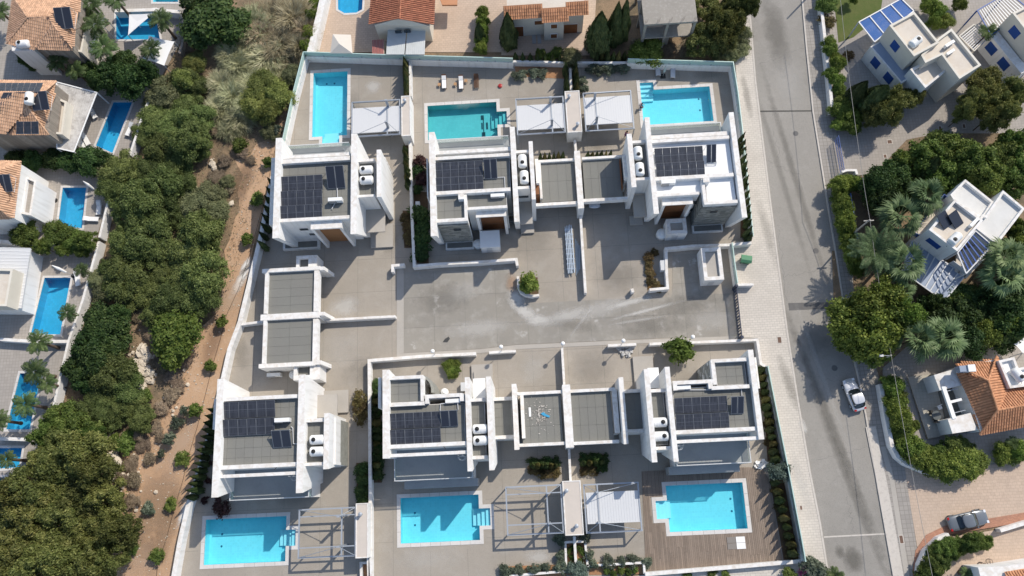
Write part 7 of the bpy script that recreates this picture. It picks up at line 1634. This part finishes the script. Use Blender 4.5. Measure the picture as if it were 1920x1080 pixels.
many('cypress', 'leaning dark cypresses', 'beside the upper right drive', [(1648,180,26),(1612,170,18),(1745,310,22)], 6.5, 'cypress', 'tall_cypress')
many('mid', 'broad leafy trees', 'below the upper right drive', [(1735,290,34),(1770,275,36),(1800,285,38),(1830,300,38),(1760,320,34),(1795,330,36),(1850,330,34),(1880,290,34),(1905,310,36),(1905,265,26),(1830,345,28),(1900,350,28),(1690,300,20)], 5, name='broadleaf_tree')
many('pine', 'dense conifers', 'between the two blue-shuttered houses', [(1845,150,34),(1870,175,34),(1830,185,30),(1890,200,30),(1905,170,28),(1860,215,26),(1815,205,20)], 6.5, name='conifer')
many('pine', 'spreading conifers', 'below the first blue-shuttered house', [(1690,185,28),(1665,205,28),(1712,178,22),(1640,215,22)], 5.5, name='conifer')
many('bright', 'garden bushes', 'behind the first blue-shuttered house', [(1745,8,18),(1760,18,16),(1775,38,16),(1752,40,12),(1800,5,14),(1540+60,-5,10)], 2.4, 'shrub', 'garden_bush'); plant('feather', (1845,68), 2.0, 3.6, 'palm growing through the slatted pergola, upper right', 'palm', 'feather_palm'); plant('feather', (1615,195), 1.6, 2.4, 'small palm behind the upper right street hedge', 'palm', 'feather_palm')
for px, r_, h_, lb in (((1675,415), 3.3, 6, 'fan palm left of the house balcony, upper of two'), ((1720,378), 3.0, 6, 'fan palm nearest the balcony top'), ((1682,500), 3.2, 6, 'large fan palm left of the grey-blue canopy'), ((1865,530-5), 3.0, 6, 'fan palm right of the grey-blue canopy'), ((1705,642), 3.3, 6, 'left fan palm of the pair above the orange roof'), ((1755,640), 3.3, 6, 'right fan palm of the pair above the orange roof'), ((1868,490), 3.0, 6.5, 'fan palm at the lower corner of the white-roofed house'), ((1683,552), 1.9, 4.5, 'smaller fan palm beneath the large one')):
    plant('fanpalm', px, r_, h_, lb, 'palm', 'fan_palm', 'fan palms of the right garden')
plant('datepalm', (1630,480), 3.8, 5.5, 'long-fronded date palm behind the tall street hedge', 'palm', 'date_palm'); plant('datepalm', (1655,500), 2.4, 4.5, 'smaller date palm beside the large one', 'palm', 'date_palm')
many('bright', 'broad trees', 'beside the street below the palms', [(1595,600,36),(1625,575,34),(1650,590,42),(1660,560,34),(1640,625,40),(1680,600,36),(1610,640,30),(1650,650,28),(1590,625,22),(1700,590,24)], 6.6, name='broadleaf_tree')
many('dark', 'dark trees', 'under the palms at the right', [(1740,590,30),(1770,610,34),(1800,590,34),(1790,550,28),(1830,560,30),(1840,610,36),(1870,580,32),(1900,560,34),(1900,600,34),(1880,630,28),(1905,520,30),(1820,640,30),(1770,640,18),(1900,480,28),(1760,570,20),(1915,440,24)], 4.2, name='broadleaf_tree')
many('bright', 'bright leafy trees', 'above the orange roof', [(1850,625,24),(1800,565,18),(1890,610,22),(1915,460,20),(1905,425,16)], 4.4, name='leafy_tree')
hs_ = 1.25
hc = [(1676,724,15),(1679,742,15),(1682,760,15),(1686,778,15),(1690,796,15),(1695,812,15),(1701,828,16),(1712,842,16),(1725,855,17),(1740,864,17),(1757,872,17),(1775,876,18),(1793,874,18),(1812,868,19),(1828,866,19)]
many('bright', 'leafy clumps', 'of the curving hedge around the orange-roofed house', [(x, y, r*hs_) for x, y, r in hc], 2.5, 'hedge', 'curved_hedge')
many('mid', 'garden shrubs', 'inside the curving hedge', [(1790,842,26),(1808,836,18),(1760,850,16),(1747,845,12),(1717,800,8),(1716,795,9)], 1.8, 'shrub', 'garden_shrub'); many('bright', 'bushes', 'at the right edge beyond the curving hedge', [(1888,845,16),(1905,848,18),(1918,845,16),(1880,858,12)], 2, 'shrub', 'bright_bush'); plant('feather', (1895,832), 1.4, 1.8, 'low palm in the round bed at the right edge', 'palm', 'feather_palm')
many('mid', 'conifer clumps', 'of the hedge below the parked grey car', [(1747,1064,20),(1754,1044,18),(1768,1030,17),(1785,1024,16),(1802,1020,16),(1818,1017,16),(1838,1017,16),(1853,1018,12),(1765,1045,20),(1782,1035,16),(1740,1075,18)], 2.4, 'hedge', 'conifer_hedge')
plant('feather', (1808,1075), 1.3, 1.8, 'small palm at the bottom beside the bicycles', 'palm', 'feather_palm'); plant('olive', (1530,1072), 1.6, 2.4, 'grey-green bush at the bottom edge of the street pavement', 'shrub', 'street_bush'); plant('feather', (1562,1078), 1.6, 2.2, 'small palm at the bottom edge beside the kerb', 'palm', 'feather_palm'); plant('pink', (1506,1078), .7, 1.0, 'pink flowering shrub at the bottom edge', 'shrub', 'pink_shrub'); plant('shrub', (1480,1078), .8, 1.2, 'green shrub left of the pink one at the bottom edge', 'shrub', 'street_bush'); many('shrub', 'small plants', 'below the deck wall', [(1335,1074,8),(1290,1078,8),(1360,1078,7)], .7, 'shrub', 'bed_plant')
MB().prism(pw([(1700,470),(1560,470),(1566,640),(1640,700),(1700,650),(1990,640),(1990,250),(1760,250),(1700,262),(1640,325),(1610,330)]), -.05, .015).build('garden_ground', valleysoil, kind='structure')

# ------------------------------------------------------------------ vehicles
def car(label, px, ang, L, Wd, Hh, paint, saloon=True):
    p = P(*px, .6); t = thing('parked_car', label, 'car', (p.x, p.y, 0), 'parked cars', ang); hw = Wd/2
    def loft(st, name, m, smooth=True, par=None):
        # st: list of (x, halfwidth, z0, z1) ; 8-gon sections with rounded shoulders
        mb = MB(); rings = []
        for (x, w, z0, z1, k) in st:
            rings.append([(x, -w*.9, z0), (x, -w, z0+(z1-z0)*.3), (x, -w*.98, z0+(z1-z0)*.72), (x, -w*k, z1), (x, w*k, z1), (x, w*.98, z0+(z1-z0)*.72), (x, w, z0+(z1-z0)*.3), (x, w*.9, z0)])
        vs = [v for r_ in rings for v in r_]; fs = []
        for i in range(len(rings)-1):
            for j in range(8): fs.append((i*8+j, i*8+(j+1) % 8, (i+1)*8+(j+1) % 8, (i+1)*8+j))
        fs += [tuple(range(7, -1, -1)), tuple((len(rings)-1)*8+j for j in range(8))]
        mb.add(vs, fs); me = mb.mesh(name, m, smooth); o = bpy.data.objects.new(name, me); COL.objects.link(o); o.parent = par or t; 
        md = o.modifiers.new('subdivision', 'SUBSURF'); md.levels = md.render_levels = 2; return o
    h = L/2; b0 = .28
    loft([(-h, hw*.62, .35, .72, .8), (-h+.12, hw*.86, .28, .86, .86), (-h+.5, hw*.97, b0, .93, .88), (-h+1.1, hw, b0, .96, .9), (0, hw, b0, .95, .9), (h-1.3, hw*.99, b0, .92, .9), (h-.7, hw*.95, b0, .84, .86), (h-.2, hw*.82, .28, .72, .82), (h, hw*.55, .35, .6, .75)], 'body', paint)
    gx0 = -h+(.95 if saloon else .3); gx1 = h-1.35
    loft([(gx0, hw*.72, .9, .93, .9), (gx0+.35, hw*.84, .88, 1.18, .84), (gx0+.75, hw*.84, .88, Hh-.04, .8), ((gx0+gx1)/2, hw*.85, .88, Hh, .8), (gx1-.8, hw*.84, .88, Hh-.06, .8), (gx1-.35, hw*.83, .88, 1.15, .84), (gx1, hw*.74, .86, .9, .9)], 'windows', mat('car_glass', (.012, .018, .022), .05, spec=1.0))
    loft([(gx0+.5, hw*.7, Hh-.12, Hh+.0, .9), (gx0+.8, hw*.8, Hh-.1, Hh+.04, .92), ((gx0+gx1)/2, hw*.83, Hh-.1, Hh+.06, .92), (gx1-.8, hw*.8, Hh-.12, Hh+.03, .92), (gx1-.62, hw*.7, Hh-.16, Hh-.02, .9)], 'roof', paint)
    for s in (-1, 1):
        for xx, ww in ((gx0+.5, .07), ((gx0+gx1)/2-.1, .07), (gx1-.5, .07)):
            lp(t, MB().hexa([(xx-ww/2, s*hw*.86, .9), (xx+ww/2, s*hw*.86, .9), (xx+ww/2, s*hw*.83, .9), (xx-ww/2, s*hw*.83, .9)], [(xx-ww/2, s*hw*.70, Hh-.05), (xx+ww/2, s*hw*.70, Hh-.05), (xx+ww/2, s*hw*.66, Hh-.05), (xx-ww/2, s*hw*.66, Hh-.05)]), 'pillar', paint)
        lp(t, MB().hexa([(gx1-.4, s*hw*.95, .9), (gx1-.22, s*hw*.95, .9), (gx1-.22, s*hw*1.14, .92), (gx1-.4, s*hw*1.14, .92)], [(gx1-.4, s*hw*.95, 1.04), (gx1-.25, s*hw*.95, 1.04), (gx1-.25, s*hw*1.12, 1.03), (gx1-.4, s*hw*1.12, 1.03)]), 'mirror', paint)
        for xx in (-h+.8, h-.85):
            w = bpy.data.objects.new('wheel', MB().tube((xx, s*hw*.78, .32), (xx, s*hw*1.0, .32), .32, 20).mesh('wheel', blackp)); COL.objects.link(w); w.parent = t
            r_ = bpy.data.objects.new('rim', MB().tube((xx, s*hw*.99, .32), (xx, s*hw*1.012, .32), .2, 14).mesh('rim', galv)); COL.objects.link(r_); r_.parent = w
        lp(t, MB().box((h-.36, s*hw*.5, .58), (h-.12, s*hw*.82, .74)), 'headlight', mat('lamp_glass', (.7, .72, .75), .1)); lp(t, MB().box((-h+.08, s*hw*.55, .68), (-h+.28, s*hw*.85, .84)), 'tail_light', mat('red_lamp', (.35, .01, .01), .2))
    return t
def carpaint(name, c): m = mat(name, c, .25, metal=.3, spec=.6); m.node_tree.nodes['Principled BSDF'].inputs['Coat Weight'].default_value = .6; return m
silv = carpaint('silver_white_paint', (.62, .63, .65)); grey = carpaint('grey_paint', (.15, .165, .18))
a = P(1590.5, 713, .6); b = P(1612, 767, .6); car('silver-white hatchback parked at the street kerb', ((1590.5+1612)/2, (713+767)/2), math.atan2((a-b).y, (a-b).x), 4.05, 1.72, 1.5, silv, False)
a = P(1777, 984, .6); b = P(1852, 967, .6); car('grey saloon car parked on the pink paved drive', ((1777+1852)/2, (984+967)/2), math.atan2((b-a).y, (b-a).x), 4.75, 1.82, 1.45, grey, True)
a = P(1112, 383, .6); t = car('silver car parked inside the right upper carport, only its front showing', (1113,362), -math.pi/2, 4.2, 1.74, 1.5, silv, False)

# ------------------------------------------------------------------ people
skin = mat('skin', (.42, .24, .16), .6)
def person(label, loc, rz, joints, edges, radii, cloth, hairc=(.03, .02, .015), head=None, extra=()):
    """one skinned body; clothing by material zones is kept as child shells"""
    t = thing('person', label, 'person', loc, rz=rz)
    me = bpy.data.meshes.new('body'); me.from_pydata(joints, edges, []); o = bpy.data.objects.new('body', me); COL.objects.link(o); o.parent = t
    sk = o.modifiers.new('skin', 'SKIN'); sv = me.skin_vertices[0].data
    for i, r_ in enumerate(radii): sv[i].radius = (r_, r_)
    sv[0].use_root = True; sb = o.modifiers.new('sub', 'SUBSURF'); sb.levels = sb.render_levels = 2; me.materials.append(skin); sk.use_smooth_shade = True
    for nm, js, es, rs, m in cloth:
        m2 = bpy.data.meshes.new(nm); m2.from_pydata(js, es, []); c = bpy.data.objects.new(nm, m2); COL.objects.link(c); c.parent = t; s2 = c.modifiers.new('skin', 'SKIN'); d = m2.skin_vertices[0].data
        for i, r_ in enumerate(rs): d[i].radius = (r_, r_)
        d[0].use_root = True; q = c.modifiers.new('sub', 'SUBSURF'); q.levels = q.render_levels = 2; m2.materials.append(m); s2.use_smooth_shade = True
    hx, hy, hz = head
    lp(t, MB().lathe((hx, hy-.02, hz-.01), [(.05, -.06), (.108, -.03), (.122, .04), (.1, .1), (.05, .135)], 14), 'hair', mat('dark_hair', hairc, .7), True)
    return t
def hand(base, d, side):      # five short finger chains as joints relative to the palm
    d = Vector(d).normalized(); s = Vector(side).normalized(); b = Vector(base); J = []; E = []
    for k in range(4): o = s*(-.03+.02*k); l = (.075, .085, .08, .06)[k]; J += [b+o+d*.06, b+o+d*(.06+l*.5), b+o+d*(.06+l)+Vector((0, 0, -.015))]; E += [(len(J)-3, len(J)-2), (len(J)-2, len(J)-1)]
    J += [b-s*.045+d*.01, b-s*.07+d*.04]; E += [(len(J)-2, len(J)-1)]; return J, E
def figure(label, loc, rz, top, trousers, bend):
    z = bend; J = [(0, 0, .92*z), (0, .0, 1.12*z), (0, -.05*(1/z), 1.38*z), (0, -.07/z, 1.5*z), (0, -.08/z, 1.58*z), (0, -.09/z, 1.70*z)]; E = [(0, 1), (1, 2), (2, 3), (3, 4), (4, 5)]; Rr = [.14, .13, .15, .065, .085, .10]
    def add(chain, par, rr):
        p = par
        for c, r_ in zip(chain, rr): J.append(c); Rr.append(r_); E.append((p, len(J)-1)); p = len(J)-1
        return p
    for s in (-1, 1):
        e = add([(s*.17, -.05, 1.42*z), (s*.24, -.12, 1.15*z), (s*.2, -.36, 1.02*z), (s*.2, -.44, 1.0*z)], 2, [.055, .045, .032, .03])
        hj, he = hand((s*.2, -.44, 1.0*z), (0, -1, -.2), (1, 0, 0)); k = len(J); J += [tuple(v) for v in hj]; Rr += [.009]*len(hj); E += [(a+k, b+k) for a, b in he]; E += [(e, k), (e, k+3), (e, k+6), (e, k+9), (e, k+12)]
        add([(s*.1, 0, .86*z), (s*.12, -.28*(1-z)*4, .5*z), (s*.12, .02, .1), (s*.12, -.16, .04)], 0, [.085, .06, .04, .035])
    cl = [('shirt', [(0, 0, .95*z), (0, 0, 1.12*z), (0, -.05/z, 1.36*z), (-.17, -.05, 1.42*z), (.17, -.05, 1.42*z), (-.22, -.1, 1.22*z), (.22, -.1, 1.22*z)], [(0, 1), (1, 2), (2, 3), (2, 4), (3, 5), (4, 6)], [.155, .148, .165, .07, .07, .058, .058], top),
          ('trousers', [(0, 0, .93*z), (-.1, 0, .84*z), (.1, 0, .84*z), (-.12, -.28*(1-z)*4, .5*z), (.12, -.28*(1-z)*4, .5*z), (-.12, .02, .14), (.12, .02, .14)], [(0, 1), (0, 2), (1, 3), (2, 4), (3, 5), (4, 6)], [.155, .1, .1, .075, .075, .055, .055], trousers)]
    return person(label, loc, rz, J, E, Rr, cl, head=(0, -.09/z, 1.70*z))
p = P(1206, 196, .8); figure('person in white and lilac crouching at the left rim of the upper right pool', (p.x-.35, p.y, .05), R(70), mat('white_lilac_cloth', (.6, .55, .66), .9), mat('dark_blue_cloth', (.03, .05, .1), .9), .62)
p = P(1175, 248, 1.6); figure('person in purple clothes standing at the white wall end by the pergola', (p.x, p.y, 0), R(150), mat('purple_cloth', (.2, .06, .16), .9), mat('dark_purple_cloth', (.12, .05, .11), .9), .95)
# small loose things
p = P(938, 161, .1); t = thing('toy', 'small red object lying on the terrace above the teal pool', 'toy', (p.x, p.y, 0)); lp(t, MB().lathe((0, 0, 0), [(.1, 0), (.28, .06), (.3, .18), (.1, .24)], 10), 'body', mat('red_plastic', (.35, .03, .03), .4)); lp(t, MB().tube((-.35, -.1, .05), (.3, .15, .12), .05, 6), 'handle', blackp)
p = P(837, 637, .02); MB().prism([(p.x-.5, p.y-.3), (p.x+.1, p.y-.35), (p.x+.45, p.y+.1), (p.x+.3, p.y+.4), (p.x-.2, p.y+.1)], .03, .036).build('oil_stain', mat('oil_stain', (.05, .05, .05), .7), kind='structure')
p = P(1243, 1006-30, 0)

# dry grass, twigs and litter over the ravine floor and the edges of the soil strip
r_ = np.random.default_rng(77); RAV = pw([(350,20),(575,0),(570,100),(530,260),(500,330),(440,520),(400,620),(350,720),(320,800),(270,880),(255,960),(235,1090),(150,1090),(100,800),(160,560),(200,400),(260,230),(320,120)])
xs = [v.x for v in RAV]; ys = [v.y for v in RAV]; C_ = []
while len(C_) < 16000:
    x = r_.uniform(min(xs), max(xs)); y = r_.uniform(min(ys), max(ys))
    if inside((x, y), RAV): C_.append((x, y, r_.uniform(-.03, .18)))
C_ = np.array(C_); nq = len(C_); nn = unit(r_.normal(size=(nq, 3))*.7+np.array([0, 0, .6])); ss = r_.uniform(.03, .10, nq)
for nm, mm, sl_, lb in (('dry_grass', L_brown, slice(0, 11000), 'dry brown grass and twigs covering the ravine floor'), ('low_herbs', L_grey, slice(11000, 16000), 'low grey-green herbs scattered over the ravine floor')):
    me = quads(nm, C_[sl_], nn[sl_], r_.normal(size=(nq, 3))[sl_], ss[sl_]*.5, ss[sl_]*1.6, mm); o = bpy.data.objects.new(nm, me); COL.objects.link(o); setp(o, lb, 'ground cover', None, 'stuff')
